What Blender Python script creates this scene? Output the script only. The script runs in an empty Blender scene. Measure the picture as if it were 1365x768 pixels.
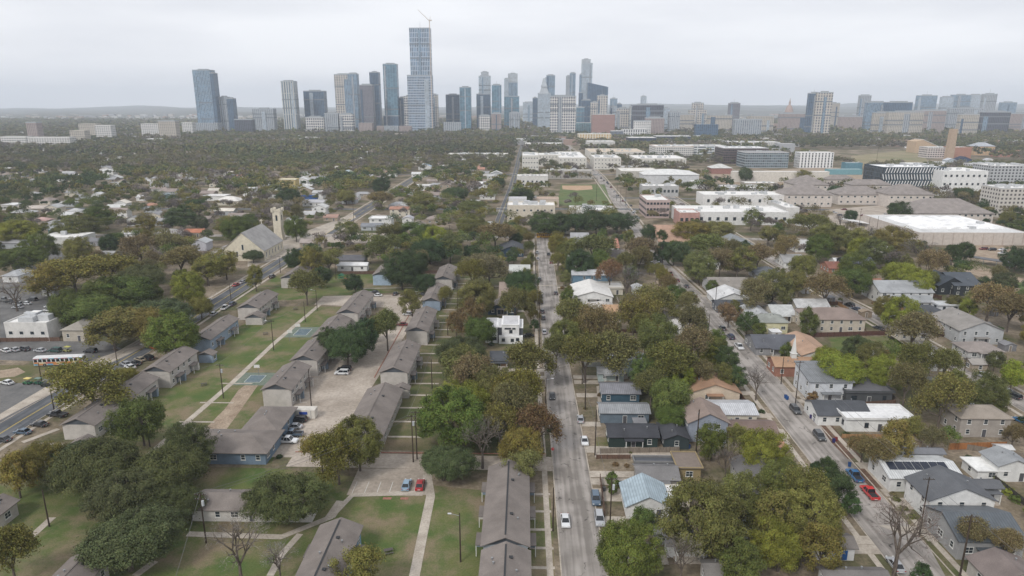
import bpy, bmesh, math, random
import numpy as np
from mathutils import Vector
R = math.radians
random.seed(7); np.random.seed(7)
S = bpy.context.scene
COL = S.collection

# ---------------------------------------------------------------- camera
F, CX, CY, H = 910.0, 682.5, 384.0, 85.0
PITCH = math.atan(243 / F); YAW = math.atan(18 / F * math.cos(PITCH))
cd = bpy.data.cameras.new('camera'); cam = bpy.data.objects.new('camera', cd); COL.objects.link(cam)
cd.sensor_width = 36; cd.lens = 36 * F / 1365; cd.clip_start = 1; cd.clip_end = 60000
cam.location = (0, 0, H); cam.rotation_euler = (math.pi / 2 - PITCH, 0, YAW)
S.camera = cam
S.render.resolution_x = 1024; S.render.resolution_y = 576

# ---------------------------------------------------------------- sky and sun
w = bpy.data.worlds.new('World'); S.world = w; w.use_nodes = True
nt = w.node_tree; nt.nodes.clear()
N = nt.nodes.new; L = nt.links.new
out = N('ShaderNodeOutputWorld'); bg = N('ShaderNodeBackground'); L(bg.outputs[0], out.inputs[0])
SUN_EL, SUN_AZ = R(42), R(215)
sky = N('ShaderNodeTexSky'); sky.sky_type = 'NISHITA'; sky.sun_disc = False
sky.sun_elevation = SUN_EL; sky.sun_rotation = SUN_AZ; sky.dust_density = 4; sky.air_density = 1.2
hsv = N('ShaderNodeHueSaturation'); hsv.inputs['Saturation'].default_value = 0.25; L(sky.outputs[0], hsv.inputs['Color'])
tc = N('ShaderNodeTexCoord'); mp = N('ShaderNodeMapping'); mp.inputs['Scale'].default_value = (1.2, 1.2, 7)
L(tc.outputs['Generated'], mp.inputs[0])
nz = N('ShaderNodeTexNoise'); nz.inputs['Scale'].default_value = 1.6; nz.inputs['Detail'].default_value = 5; nz.inputs['Roughness'].default_value = .5
L(mp.outputs[0], nz.inputs['Vector'])
cr = N('ShaderNodeValToRGB'); cr.color_ramp.elements[0].position = .36; cr.color_ramp.elements[1].position = .62
cr.color_ramp.elements[0].color = (6.1, 6.27, 6.75, 1); cr.color_ramp.elements[1].color = (7.75, 7.87, 8.2, 1)
L(nz.outputs['Fac'], cr.inputs[0])
mx = N('ShaderNodeMixRGB'); mx.inputs[0].default_value = .9; L(hsv.outputs[0], mx.inputs[1]); L(cr.outputs[0], mx.inputs[2])
L(mx.outputs[0], bg.inputs[0]); bg.inputs[1].default_value = 0.1
sd = bpy.data.lights.new('sun', 'SUN'); sd.energy = 1.5; sd.angle = R(11); sd.color = (1, .96, .9)
sun = bpy.data.objects.new('sun', sd); COL.objects.link(sun)
sun.rotation_euler = (math.pi / 2 - SUN_EL, 0, math.pi - SUN_AZ)
S.view_settings.view_transform = 'Standard'; S.view_settings.look = 'None'
S.view_settings.exposure = 0.46; S.view_settings.gamma = 1
S.cycles.max_bounces = 5; S.cycles.diffuse_bounces = 3; S.cycles.glossy_bounces = 2
S.cycles.transmission_bounces = 2; S.cycles.volume_bounces = 2; S.cycles.transparent_max_bounces = 4
S.cycles.use_denoising = True

# ---------------------------------------------------------------- pixel <-> world (photo pixels, 1365x768)
_cp, _sp, _cy, _sy = math.cos(PITCH), math.sin(PITCH), math.cos(YAW), math.sin(YAW)
def ray(px, py):
    u = (px - CX) / F; v = (py - CY) / F
    fx = _cp - v * _sp; dn = _sp + v * _cp
    return u * _cy - fx * _sy, u * _sy + fx * _cy, -dn
def at(px, py, z=0.0):
    a, b, c = ray(px, py); t = (z - H) / c
    return a * t, b * t
def pt(px, py, Y):
    a, b, c = ray(px, py); t = Y / b
    return a * t, H + c * t
def proj(X, Y, Z=0.0):
    x = X * _cy + Y * _sy; y = -X * _sy + Y * _cy; d = Z - H
    dep = max(1.0, y * _cp - d * _sp); up = y * _sp + d * _cp
    return CX + F * x / dep, CY - F * up / dep, dep

# ---------------------------------------------------------------- materials
def newmat(name):
    m = bpy.data.materials.new(name); m.use_nodes = True
    t = m.node_tree; b = t.nodes['Principled BSDF']
    return m, t, b
def c4(c): return (c[0], c[1], c[2], 1)
def flat(name, c, rough=.7, metal=0, spec=.3):
    m, t, b = newmat(name)
    b.inputs['Base Color'].default_value = c4(c); b.inputs['Roughness'].default_value = rough
    b.inputs['Metallic'].default_value = metal; b.inputs['Specular IOR Level'].default_value = spec
    return m
def noisy(name, c1, c2, scale=.5, rough=.85, detail=6, c3=None, scale2=6, amt2=.35, lo=.35, hi=.65, spec=.2, world=False, stretch=None):
    m, t, b = newmat(name); N = t.nodes.new; L = t.links.new
    tc = N('ShaderNodeTexCoord')
    src = tc.outputs['Object']
    oi = N('ShaderNodeObjectInfo')
    ad = N('ShaderNodeVectorMath'); ad.operation = 'ADD'; L(src, ad.inputs[0])
    if not world:
        sc_ = N('ShaderNodeVectorMath'); sc_.operation = 'SCALE'; L(oi.outputs['Location'], sc_.inputs[0]); sc_.inputs[3].default_value = 1.0
        L(sc_.outputs[0], ad.inputs[1])
    vec = ad.outputs[0]
    if stretch:
        mp = N('ShaderNodeMapping'); mp.inputs['Scale'].default_value = stretch; L(vec, mp.inputs[0]); vec = mp.outputs[0]
    n = N('ShaderNodeTexNoise'); n.inputs['Scale'].default_value = scale; n.inputs['Detail'].default_value = detail; n.inputs['Roughness'].default_value = .6
    L(vec, n.inputs['Vector'])
    r = N('ShaderNodeValToRGB'); e = r.color_ramp.elements
    e[0].position = lo; e[1].position = hi; e[0].color = c4(c1); e[1].color = c4(c2)
    if c3:
        k = e.new((lo + hi) / 2 + .12); k.color = c4(c3)
    L(n.outputs['Fac'], r.inputs[0])
    n2 = N('ShaderNodeTexNoise'); n2.inputs['Scale'].default_value = scale2; n2.inputs['Detail'].default_value = 4; L(vec, n2.inputs['Vector'])
    mr = N('ShaderNodeMapRange'); mr.inputs[1].default_value = .3; mr.inputs[2].default_value = .7
    mr.inputs[3].default_value = 1 - amt2; mr.inputs[4].default_value = 1 + amt2; L(n2.outputs['Fac'], mr.inputs[0])
    mm = N('ShaderNodeVectorMath'); mm.operation = 'SCALE'; L(r.outputs[0], mm.inputs[0]); L(mr.outputs[0], mm.inputs[3])
    L(mm.outputs[0], b.inputs['Base Color'])
    b.inputs['Roughness'].default_value = rough; b.inputs['Specular IOR Level'].default_value = spec
    m['_vec'] = 0
    return m
_mc = {}
def shade(c, k): return tuple(min(.85, x * k) for x in c)
def paint(c, kind='paint'):
    """wall / roof materials, cached by colour"""
    key = (kind,) + tuple(round(x, 3) for x in c)
    if key in _mc: return _mc[key]
    if kind == 'wall': m = noisy('wall_paint', shade(c, .86), shade(c, 1.06), .6, .85, 5, scale2=5, amt2=.07)
    elif kind == 'shingle': m = noisy('roof_shingle', shade(c, .84), shade(c, 1.14), .25, .95, 7, scale2=7, amt2=.16, stretch=(1, 1, 1))
    elif kind == 'metal':
        m, t, b = newmat('roof_metal'); N = t.nodes.new; L = t.links.new
        tc = N('ShaderNodeTexCoord'); sx = N('ShaderNodeSeparateXYZ'); L(tc.outputs['Object'], sx.inputs[0])
        a = N('ShaderNodeMath'); a.operation = 'FRACT'; q = N('ShaderNodeMath'); q.operation = 'MULTIPLY'; q.inputs[1].default_value = 1.8
        L(sx.outputs[0], q.inputs[0]); L(q.outputs[0], a.inputs[0])
        g = N('ShaderNodeMath'); g.operation = 'GREATER_THAN'; g.inputs[1].default_value = .82; L(a.outputs[0], g.inputs[0])
        n = N('ShaderNodeTexNoise'); n.inputs['Scale'].default_value = .5; n.inputs['Detail'].default_value = 6; L(tc.outputs['Object'], n.inputs['Vector'])
        r = N('ShaderNodeValToRGB'); r.color_ramp.elements[0].color = c4(shade(c, .8)); r.color_ramp.elements[1].color = c4(shade(c, 1.1))
        r.color_ramp.elements[0].position = .35; r.color_ramp.elements[1].position = .65
        L(n.outputs['Fac'], r.inputs[0])
        x = N('ShaderNodeMixRGB'); L(g.outputs[0], x.inputs[0]); L(r.outputs[0], x.inputs[1]); x.inputs[2].default_value = c4(shade(c, .55))
        L(x.outputs[0], b.inputs['Base Color']); b.inputs['Roughness'].default_value = .5; b.inputs['Metallic'].default_value = .15
    elif kind == 'membrane': m = noisy('roof_membrane', shade(c, .78), shade(c, 1.12), .12, .8, 7, scale2=1.2, amt2=.1, lo=.25, hi=.5)
    elif kind == 'car':
        m, t, b = newmat('car_paint'); b.inputs['Base Color'].default_value = c4(c); b.inputs['Roughness'].default_value = .32
        b.inputs['Coat Weight'].default_value = .5; b.inputs['Coat Roughness'].default_value = .1
    elif kind == 'wood': m = noisy('wood_boards', shade(c, .7), shade(c, 1.2), 1.5, .9, 5, scale2=8, amt2=.2, stretch=(4, 4, .4))
    else: m = flat('paint', c)
    _mc[key] = m
    return m
GLASS = flat('window_glass', (.025, .035, .045), .12, 0, .6)
DARKGLASS = flat('car_glass', (.012, .014, .018), .08, 0, .6)
TRIM = flat('white_trim', (.62, .62, .6), .6)
DARKTRIM = flat('dark_trim', (.03, .032, .035), .6)
RUBBER = flat('tyre_rubber', (.018, .018, .018), .9)
RIM = flat('wheel_rim', (.35, .35, .36), .35, .7)
LAMPW = flat('headlight_glass', (.7, .7, .68), .15)
LAMPR = flat('tail_light_glass', (.35, .02, .015), .2)
METAL = flat('grey_metal', (.3, .31, .32), .45, .5)
POLE = noisy('pole_wood', (.03, .022, .017), (.075, .055, .042), 1.2, .95, 5, stretch=(3, 3, .4))
def facade(glass, frame, fh=3.6, bay=3.0, th=.3, tv=.25, jit=.5, rough=.25, band=None):
    key = ('f', glass, frame, fh, bay, th, tv, jit, band)
    if key in _mc: return _mc[key]
    m, t, b = newmat('tower_facade'); N = t.nodes.new; L = t.links.new
    tc = N('ShaderNodeTexCoord'); sx = N('ShaderNodeSeparateXYZ'); L(tc.outputs['Object'], sx.inputs[0])
    ge = N('ShaderNodeNewGeometry'); sn = N('ShaderNodeSeparateXYZ'); L(ge.outputs['Normal'], sn.inputs[0])
    def M(op, a, c=None, v=None):
        k = N('ShaderNodeMath'); k.operation = op; L(a, k.inputs[0])
        if c is not None: L(c, k.inputs[1])
        if v is not None: k.inputs[1].default_value = v
        return k.outputs[0]
    ax = M('GREATER_THAN', M('ABSOLUTE', sn.outputs[0]), v=.6)
    mixu = N('ShaderNodeMix'); L(ax, mixu.inputs[0]); L(sx.outputs[0], mixu.inputs[2]); L(sx.outputs[1], mixu.inputs[3]); u = mixu.outputs[0]
    us = M('DIVIDE', u, v=bay); zs = M('DIVIDE', sx.outputs[2], v=fh)
    lu = M('LESS_THAN', M('FRACT', us), v=tv); lz = M('LESS_THAN', M('FRACT', zs), v=th)
    ln = M('MAXIMUM', lu, lz)
    cb = N('ShaderNodeCombineXYZ'); L(M('FLOOR', us), cb.inputs[0]); L(M('FLOOR', zs), cb.inputs[1]); L(ax, cb.inputs[2])
    wn = N('ShaderNodeTexWhiteNoise'); L(cb.outputs[0], wn.inputs['Vector'])
    mr = N('ShaderNodeMapRange'); mr.inputs[3].default_value = 1 - jit; mr.inputs[4].default_value = 1 + jit; L(wn.outputs['Value'], mr.inputs[0])
    nn = N('ShaderNodeTexNoise'); nn.inputs['Scale'].default_value = .035; L(tc.outputs['Object'], nn.inputs['Vector'])
    m2 = N('ShaderNodeMapRange'); m2.inputs[1].default_value = .3; m2.inputs[2].default_value = .7; m2.inputs[3].default_value = .7; m2.inputs[4].default_value = 1.35; L(nn.outputs['Fac'], m2.inputs[0])
    sc = N('ShaderNodeVectorMath'); sc.operation = 'SCALE'; sc.inputs[0].default_value = glass; L(M('MULTIPLY', mr.outputs[0], m2.outputs[0]), sc.inputs[3])
    up = M('GREATER_THAN', M('ABSOLUTE', sn.outputs[2]), v=.6)
    x = N('ShaderNodeMixRGB'); L(M('MAXIMUM', ln, up), x.inputs[0]); L(sc.outputs[0], x.inputs[1]); x.inputs[2].default_value = c4(frame)
    L(x.outputs[0], b.inputs['Base Color'])
    rr = N('ShaderNodeMapRange'); rr.inputs[3].default_value = rough; rr.inputs[4].default_value = .8; L(M('MAXIMUM', ln, up), rr.inputs[0]); L(rr.outputs[0], b.inputs['Roughness'])
    _mc[key] = m
    return m

# ---------------------------------------------------------------- mesh builder
class MB:
    def __init__(s): s.v = []; s.f = []; s.m = []
    def face(s, pts, m=0):
        i = len(s.v); s.v += [tuple(p) for p in pts]; s.f.append(tuple(range(i, i + len(pts)))); s.m.append(m); return s
    def box(s, x0, x1, y0, y1, z0, z1, m=0):
        i = len(s.v)
        s.v += [(x0, y0, z0), (x1, y0, z0), (x1, y1, z0), (x0, y1, z0), (x0, y0, z1), (x1, y0, z1), (x1, y1, z1), (x0, y1, z1)]
        for q in ((0, 3, 2, 1), (4, 5, 6, 7), (0, 1, 5, 4), (1, 2, 6, 5), (2, 3, 7, 6), (3, 0, 4, 7)):
            s.f.append(tuple(i + k for k in q)); s.m.append(m)
        return s
    def extr(s, prof, axis, a, b, m=0):
        """extrude a closed profile (list of (u,z)) along axis 'y' (u=x) or 'x' (u=y)"""
        i = len(s.v); n = len(prof)
        for w_ in (a, b):
            for (u, z) in prof: s.v.append((u, w_, z) if axis == 'y' else (w_, u, z))
        A = tuple(range(i, i + n)); B = tuple(range(i + n, i + 2 * n))
        s.f.append(A if axis == 'y' else A[::-1]); s.m.append(m); s.f.append(B[::-1] if axis == 'y' else B); s.m.append(m)
        for k in range(n):
            q = (i + k, i + n + k, i + n + (k + 1) % n, i + (k + 1) % n)
            s.f.append(q if axis == 'y' else q[::-1]); s.m.append(m)
        return s
    def tube(s, p, q, r0, r1, n=6, m=0, cap=True):
        p = Vector(p); q = Vector(q); d = (q - p)
        if d.length < 1e-6: return s
        d.normalize(); a = d.orthogonal().normalized(); b = d.cross(a); i = len(s.v)
        for c, r in ((p, r0), (q, r1)):
            for k in range(n):
                t = 2 * math.pi * k / n; s.v.append(tuple(c + a * math.cos(t) * r + b * math.sin(t) * r))
        for k in range(n):
            s.f.append((i + k, i + (k + 1) % n, i + n + (k + 1) % n, i + n + k)); s.m.append(m)
        if cap:
            s.f.append(tuple(range(i + n, i + 2 * n))); s.m.append(m); s.f.append(tuple(range(i + n - 1, i - 1, -1))); s.m.append(m)
        return s
    def mesh(s, name, mats):
        me = bpy.data.meshes.new(name); me.from_pydata(s.v, [], s.f)
        for mt in (mats if isinstance(mats, (list, tuple)) else [mats]): me.materials.append(mt)
        if any(s.m): me.polygons.foreach_set('material_index', s.m)
        me.update(); return me
    def build(s, name, mats, parent=None, loc=None):
        return obj(name, s.mesh(name, mats), parent, loc)
def obj(name, me, parent=None, loc=None, rz=0):
    o = bpy.data.objects.new(name, me); COL.objects.link(o)
    if parent is not None: o.parent = parent
    if loc is not None: o.location = loc
    if rz: o.rotation_euler = (0, 0, rz)
    return o
_ch = {}
def thing(name, label, cat, loc=(0, 0, 0), rz=0, group=None):
    o = obj(name, None, None, loc, rz); o.empty_display_size = .5
    tag(o, label, cat, group); return o
def tag(o, label, cat, group=None, kind=None):
    if label: o['label'] = label
    if cat: o['category'] = cat
    if group: o['group'] = group
    if kind: o['kind'] = kind
    return o
def struct(o): o['kind'] = 'structure'; return o
# automatic wording: each thing is named by its look and by the nearest landmark
LM = []        # (phrase, px, py)
PENDING = []   # (object, description, px, py)
def landmark(phrase, X, Y, Z=3):
    a, b, _ = proj(X, Y, Z); LM.append((phrase, a, b))
def autolabel(o, desc, X, Y, Z=2):
    a, b, _ = proj(X, Y, Z); PENDING.append((o, desc, a, b))
def resolve_labels():
    used = set(o.get('label') for o in bpy.data.objects if o.get('label'))
    cand = []
    for i, (o, d, a, b) in enumerate(PENDING):
        for (ph, x, y) in LM:
            dx, dy = a - x, (b - y) * 1.3
            ds = math.hypot(dx, dy)
            if ds > 700: continue
            rel = ('left of' if dx < 0 else 'right of') if abs(dx) > abs(dy) else ('in front of' if dy > 0 else 'behind')
            cand.append((ds, i, f'{d} {rel} {ph}'))
    cand.sort(key=lambda c: c[0]); done = set()
    for ds, i, lab in cand:
        if i in done or lab in used: continue
        if len(lab.split()) > 16: continue
        done.add(i); used.add(lab); PENDING[i][0]['label'] = lab
    left = [i for i in range(len(PENDING)) if i not in done]
    for i in left: PENDING[i][0]['label'] = PENDING[i][1] + ' among the distant treetops'
    print('labels pending', len(PENDING), 'unresolved', len(left))
ZONES = []     # footprints no filler tree may stand on: x0,x1,y0,y1
def copy_tree(o, loc=None, rz=None):
    r = o.copy(); COL.objects.link(r)
    if loc is not None: r.location = loc
    if rz is not None: r.rotation_euler = (0, 0, rz)
    for c in o.children:
        d = c.copy(); COL.objects.link(d); d.parent = r
        for g in c.children:
            h = g.copy(); COL.objects.link(h); h.parent = d
    return r
# ================================================================ the ground, roads and paths
def ground_mat():
    m, t, b = newmat('ground_earth'); N = t.nodes.new; L = t.links.new
    tc = N('ShaderNodeTexCoord')
    def noise(s, d=6, ro=.6):
        n = N('ShaderNodeTexNoise'); n.inputs['Scale'].default_value = s; n.inputs['Detail'].default_value = d; n.inputs['Roughness'].default_value = ro
        L(tc.outputs['Object'], n.inputs['Vector']); return n.outputs['Fac']
    def ramp(src, stops):
        r = N('ShaderNodeValToRGB'); e = r.color_ramp.elements
        e[0].position, e[0].color = stops[0][0], c4(stops[0][1]); e[1].position, e[1].color = stops[-1][0], c4(stops[-1][1])
        for p_, c_ in stops[1:-1]: k = e.new(p_); k.color = c4(c_)
        L(src, r.inputs[0]); return r.outputs[0]
    a = ramp(noise(.035, 8, .65), [(.34, (.075, .085, .04)), (.43, (.11, .105, .06)), (.5, (.17, .14, .10)), (.6, (.27, .225, .175)), (.7, (.15, .115, .085))])
    f = ramp(noise(.9, 6, .7), [(.3, (.6, .6, .6)), (.7, (1.35, 1.33, 1.28))])
    x = N('ShaderNodeMixRGB'); x.blend_type = 'MULTIPLY'; x.inputs[0].default_value = 1; L(a, x.inputs[1]); L(f, x.inputs[2])
    L(x.outputs[0], b.inputs['Base Color']); b.inputs['Roughness'].default_value = .95; b.inputs['Specular IOR Level'].default_value = .1
    return m
GROUND = ground_mat()
def grass_mat(name, g1, g2, dirt, lo=.5, hi=.68):
    m, t, b = newmat(name); N = t.nodes.new; L = t.links.new
    tc = N('ShaderNodeTexCoord')
    def noise(s, d=6, ro=.6):
        n = N('ShaderNodeTexNoise'); n.inputs['Scale'].default_value = s; n.inputs['Detail'].default_value = d; n.inputs['Roughness'].default_value = ro
        L(tc.outputs['Object'], n.inputs['Vector']); return n.outputs['Fac']
    def mixc(fac, a, c, mode='MIX'):
        x = N('ShaderNodeMixRGB'); x.blend_type = mode
        for s_, i in ((fac, 0), (a, 1), (c, 2)):
            if isinstance(s_, (tuple, float, int)): x.inputs[i].default_value = s_ if i == 0 else c4(s_)
            else: L(s_, x.inputs[i])
        return x.outputs[0]
    def rng(src, lo, hi, a=0, c=1):
        k = N('ShaderNodeMapRange'); k.inputs[1].default_value = lo; k.inputs[2].default_value = hi; k.inputs[3].default_value = a; k.inputs[4].default_value = c
        L(src, k.inputs[0]); return k.outputs[0]
    base = mixc(rng(noise(.12), .38, .62), g1, g2)
    col = mixc(rng(noise(.07, 8, .7), lo, hi), base, dirt)
    v = rng(noise(3.0, 5, .8), .3, .7, .65, 1.35)
    sc = N('ShaderNodeVectorMath'); sc.operation = 'SCALE'; L(col, sc.inputs[0]); L(v, sc.inputs[3])
    L(sc.outputs[0], b.inputs['Base Color']); b.inputs['Roughness'].default_value = .95; b.inputs['Specular IOR Level'].default_value = .1
    return m
LAWN = grass_mat('lawn_grass', (.074, .112, .034), (.122, .132, .05), (.20, .16, .105), .46, .62)
LAWN2 = grass_mat('worn_grass', (.075, .092, .036), (.12, .115, .055), (.19, .15, .10), .46, .62)
FIELD = grass_mat('ball_field_grass', (.085, .125, .045), (.12, .15, .06), (.16, .15, .08), .5, .7)
DIRT = noisy('dirt', (.24, .18, .13), (.36, .29, .22), .25, .95, 6, scale2=2, amt2=.2, world=True)
MULCH = noisy('mulch', (.09, .055, .04), (.16, .10, .07), .8, .95, 6, scale2=4, amt2=.3, world=True)
CONC = noisy('concrete', (.32, .28, .235), (.46, .41, .35), .3, .9, 6, scale2=2.5, amt2=.15, world=True)
LOT = noisy('lot_concrete', (.27, .23, .19), (.43, .375, .32), .09, .9, 8, scale2=1.2, amt2=.16, world=True)
LOTD = noisy('lot_asphalt', (.10, .10, .10), (.17, .165, .16), .12, .9, 8, scale2=1.5, amt2=.15, world=True)
def road_mat(name, c1, c2, crack=.35):
    m, t, b = newmat(name); N = t.nodes.new; L = t.links.new
    tc = N('ShaderNodeTexCoord')
    mp = N('ShaderNodeMapping'); mp.inputs['Scale'].default_value = (1, .04, 1); L(tc.outputs['Object'], mp.inputs[0])
    n = N('ShaderNodeTexNoise'); n.inputs['Scale'].default_value = .8; n.inputs['Detail'].default_value = 6; L(mp.outputs[0], n.inputs['Vector'])
    n1 = N('ShaderNodeTexNoise'); n1.inputs['Scale'].default_value = .12; n1.inputs['Detail'].default_value = 8; L(tc.outputs['Object'], n1.inputs['Vector'])
    ad = N('ShaderNodeMath'); ad.operation = 'ADD'; L(n.outputs['Fac'], ad.inputs[0]); L(n1.outputs['Fac'], ad.inputs[1])
    r = N('ShaderNodeValToRGB'); r.color_ramp.elements[0].position = .78; r.color_ramp.elements[1].position = 1.0
    hv = N('ShaderNodeMath'); hv.operation = 'MULTIPLY'; hv.inputs[1].default_value = 1; L(ad.outputs[0], hv.inputs[0])
    mr = N('ShaderNodeMapRange'); mr.inputs[1].default_value = .85; mr.inputs[2].default_value = 1.13; L(hv.outputs[0], mr.inputs[0])
    x = N('ShaderNodeMixRGB'); L(mr.outputs[0], x.inputs[0]); x.inputs[1].default_value = c4(c1); x.inputs[2].default_value = c4(c2)
    wp = N('ShaderNodeTexNoise'); wp.inputs['Scale'].default_value = .7; wp.inputs['Detail'].default_value = 4; L(tc.outputs['Object'], wp.inputs['Vector'])
    av = N('ShaderNodeVectorMath'); av.operation = 'MULTIPLY_ADD'; L(wp.outputs['Color'], av.inputs[0]); av.inputs[1].default_value = (3, 3, 0); L(tc.outputs['Object'], av.inputs[2])
    vo = N('ShaderNodeTexVoronoi'); vo.feature = 'DISTANCE_TO_EDGE'; vo.inputs['Scale'].default_value = .16; L(av.outputs[0], vo.inputs['Vector'])
    g = N('ShaderNodeMapRange'); g.inputs[1].default_value = .008; g.inputs[2].default_value = .022; g.inputs[3].default_value = crack; g.inputs[4].default_value = 1; L(vo.outputs['Distance'], g.inputs[0])
    n3 = N('ShaderNodeTexNoise'); n3.inputs['Scale'].default_value = .35; L(tc.outputs['Object'], n3.inputs['Vector'])
    k = N('ShaderNodeMapRange'); k.inputs[1].default_value = .5; k.inputs[2].default_value = .6; L(n3.outputs['Fac'], k.inputs[0])
    gm = N('ShaderNodeMix'); L(k.outputs[0], gm.inputs[0]); gm.inputs[2].default_value = 1; L(g.outputs[0], gm.inputs[3])
    sc = N('ShaderNodeVectorMath'); sc.operation = 'SCALE'; L(x.outputs[0], sc.inputs[0]); L(gm.outputs[0], sc.inputs[3])
    L(sc.outputs[0], b.inputs['Base Color']); b.inputs['Roughness'].default_value = .85; b.inputs['Specular IOR Level'].default_value = .25
    return m
ROAD = road_mat('old_asphalt', (.19, .172, .155), (.35, .32, .295))
ROADD = road_mat('dark_asphalt', (.075, .08, .088), (.125, .13, .14), .6)
WHITE = flat('white_road_paint', (.62, .62, .6), .7); YEL = flat('yellow_road_paint', (.55, .40, .06), .7)

struct(MB().face([(-9700, -350, 0), (9700, -350, 0), (9700, 10600, 0), (-9700, 10600, 0)]).build('ground', GROUND))
def sheet(name, pts, z, mat):
    a = 0
    for i in range(len(pts)):
        x0, y0 = pts[i]; x1, y1 = pts[(i + 1) % len(pts)]; a += x0 * y1 - x1 * y0
    if a < 0: pts = pts[::-1]
    return struct(MB().face([(x, y, z) for x, y in pts]).build(name, mat))
_ps = [0]
def psheet(name, pix, z, mat, zone=True):
    _ps[0] += 1; z += .0012 * _ps[0]
    pts = [at(*p) for p in pix]
    if zone:
        xs = [p[0] for p in pts]; ys = [p[1] for p in pts]; ZONES.append((min(xs), max(xs), min(ys), max(ys)))
    return sheet(name, pts, z, mat)
def strip_mesh(mb, cl, w0, w1, z, m=0):
    """band between offsets w0..w1 (right positive) along a polyline"""
    n = len(cl); L_, R_ = [], []
    for i in range(n):
        a = Vector(cl[max(0, i - 1)]); b = Vector(cl[min(n - 1, i + 1)]); d = (b - a).normalized(); nn = Vector((d.y, -d.x)); p = Vector(cl[i])
        L_.append(p + nn * w0); R_.append(p + nn * w1)
    for i in range(n - 1):
        mb.face([(*L_[i], z), (*R_[i], z), (*R_[i + 1], z), (*L_[i + 1], z)], m)
def zone_line(cl, hw):
    for i in range(len(cl) - 1):
        (x0, y0), (x1, y1) = cl[i], cl[i + 1]
        n = max(1, int(math.hypot(x1 - x0, y1 - y0) / 15))
        for k in range(n):
            a, b = k / n, (k + 1) / n
            xa, ya, xb, yb = x0 + (x1 - x0) * a, y0 + (y1 - y0) * a, x0 + (x1 - x0) * b, y0 + (y1 - y0) * b
            ZONES.append((min(xa, xb) - hw, max(xa, xb) + hw, min(ya, yb) - hw * .2, max(ya, yb) + hw * .2))
def road(cl, width, z, mat, walk=(-1, 1), kerb=True, setback=1.6, zone=5.5):
    hw = width / 2
    mb = MB(); strip_mesh(mb, cl, -hw, hw, z); struct(mb.build('road', mat))
    if kerb:
        mb = MB()
        for s_ in (-1, 1):
            a, b = sorted((s_ * hw, s_ * (hw + .25)))
            strip_mesh(mb, cl, a, b, .13)
            strip_mesh(mb, cl, a, a + .001, .13)
            n = len(cl)
            for i in range(n - 1):
                p = Vector(cl[i]); q = Vector(cl[i + 1]); d = (q - p).normalized(); nn = Vector((d.y, -d.x))
                e0, e1 = p + nn * s_ * hw, q + nn * s_ * hw
                mb.face([(*e0, 0), (*e1, 0), (*e1, .13), (*e0, .13)] if s_ < 0 else [(*e1, 0), (*e0, 0), (*e0, .13), (*e1, .13)])
        struct(mb.build('kerb', CONC))
    if walk:
        for s_ in walk:
            mb = MB(); a, b = sorted((s_ * (hw + setback), s_ * (hw + setback + 1.25))); strip_mesh(mb, cl, a, b, .05); struct(mb.build('pavement', CONC))
    zone_line(cl, hw + zone)
Y0 = 60
MAINX = 11.6
main_cl = [(MAINX, Y0), (11.4, 158), (10.9, 230), (11.6, 330), (12.2, 450)]
road(main_cl, 8.4, .02, ROAD, walk=(-1,))
left_cl = [(-141, Y0), (-140.5, 170), (-137.5, 252), (-136.8, 400), (-135.5, 560), (-134, 900)]
road(left_cl, 8.8, .02, ROADD)
right_cl = [(75, Y0), (75.5, 125), (76, 160), (77, 230), (78, 300), (74.5, 375), (77.5, 441), (81, 513), (86, 650), (91.5, 860), (92, 1180), (92, 1670)]
road(right_cl, 10.2, .024, ROAD, zone=4)
far_cl = [(148, 100), (147.3, 200), (145, 277), (143, 300), (140, 440), (140, 700)]
road(far_cl, 8.0, .02, ROAD)
b3_cl = [(-20, 455), (-19.5, 515), (-14.5, 737), (-12, 964), (-10, 1300), (-6, 1700)]
road(b3_cl, 6.4, .024, ROADD, zone=.5, walk=())
cross_cl = [(-420, 452), (-145, 452), (-60, 452), (12, 450), (78, 448), (140, 446), (420, 446)]
road(cross_cl, 8, .032, ROAD, walk=False, kerb=False)
struct_c = [(-420, 575), (-134, 575), (-20, 580), (84, 580), (260, 580)]
road(struct_c, 8, .03, ROADD, walk=False, kerb=False)
road([(-400, 880), (-14, 880), (92, 880), (500, 880)], 9, .036, ROADD, walk=False, kerb=False)
road([(84, 655), (240, 640), (420, 560)], 8, .036, LOTD, walk=False, kerb=False)
# painted lines on the dark roads
mb = MB(); strip_mesh(mb, left_cl, -.18, -.06, .028, 0); strip_mesh(mb, left_cl, .06, .18, .028, 0); struct(mb.build('road_marking', YEL))
mb = MB(); strip_mesh(mb, b3_cl, -.1, .1, .034, 0); struct(mb.build('road_marking', YEL))
mb = MB()
for yy in (566, 584, 868, 891):
    for k in range(8): mb.box(-24 + k * 1.25 + (4 if yy > 800 else 0), -23.4 + k * 1.25 + (4 if yy > 800 else 0), yy, yy + 3, .036, .038)
struct(mb.build('crosswalk_marking', WHITE))
mb = MB()
for k in range(14): mb.box(-145.1, -142.9, 262 + k * 5.6, 262.15 + k * 5.6, .027, .03)
for k in range(12): mb.box(-136.6, -134.6, 150 + k * 5.6, 150.15 + k * 5.6, .027, .03)
struct(mb.build('parking_marking', WHITE))
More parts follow.
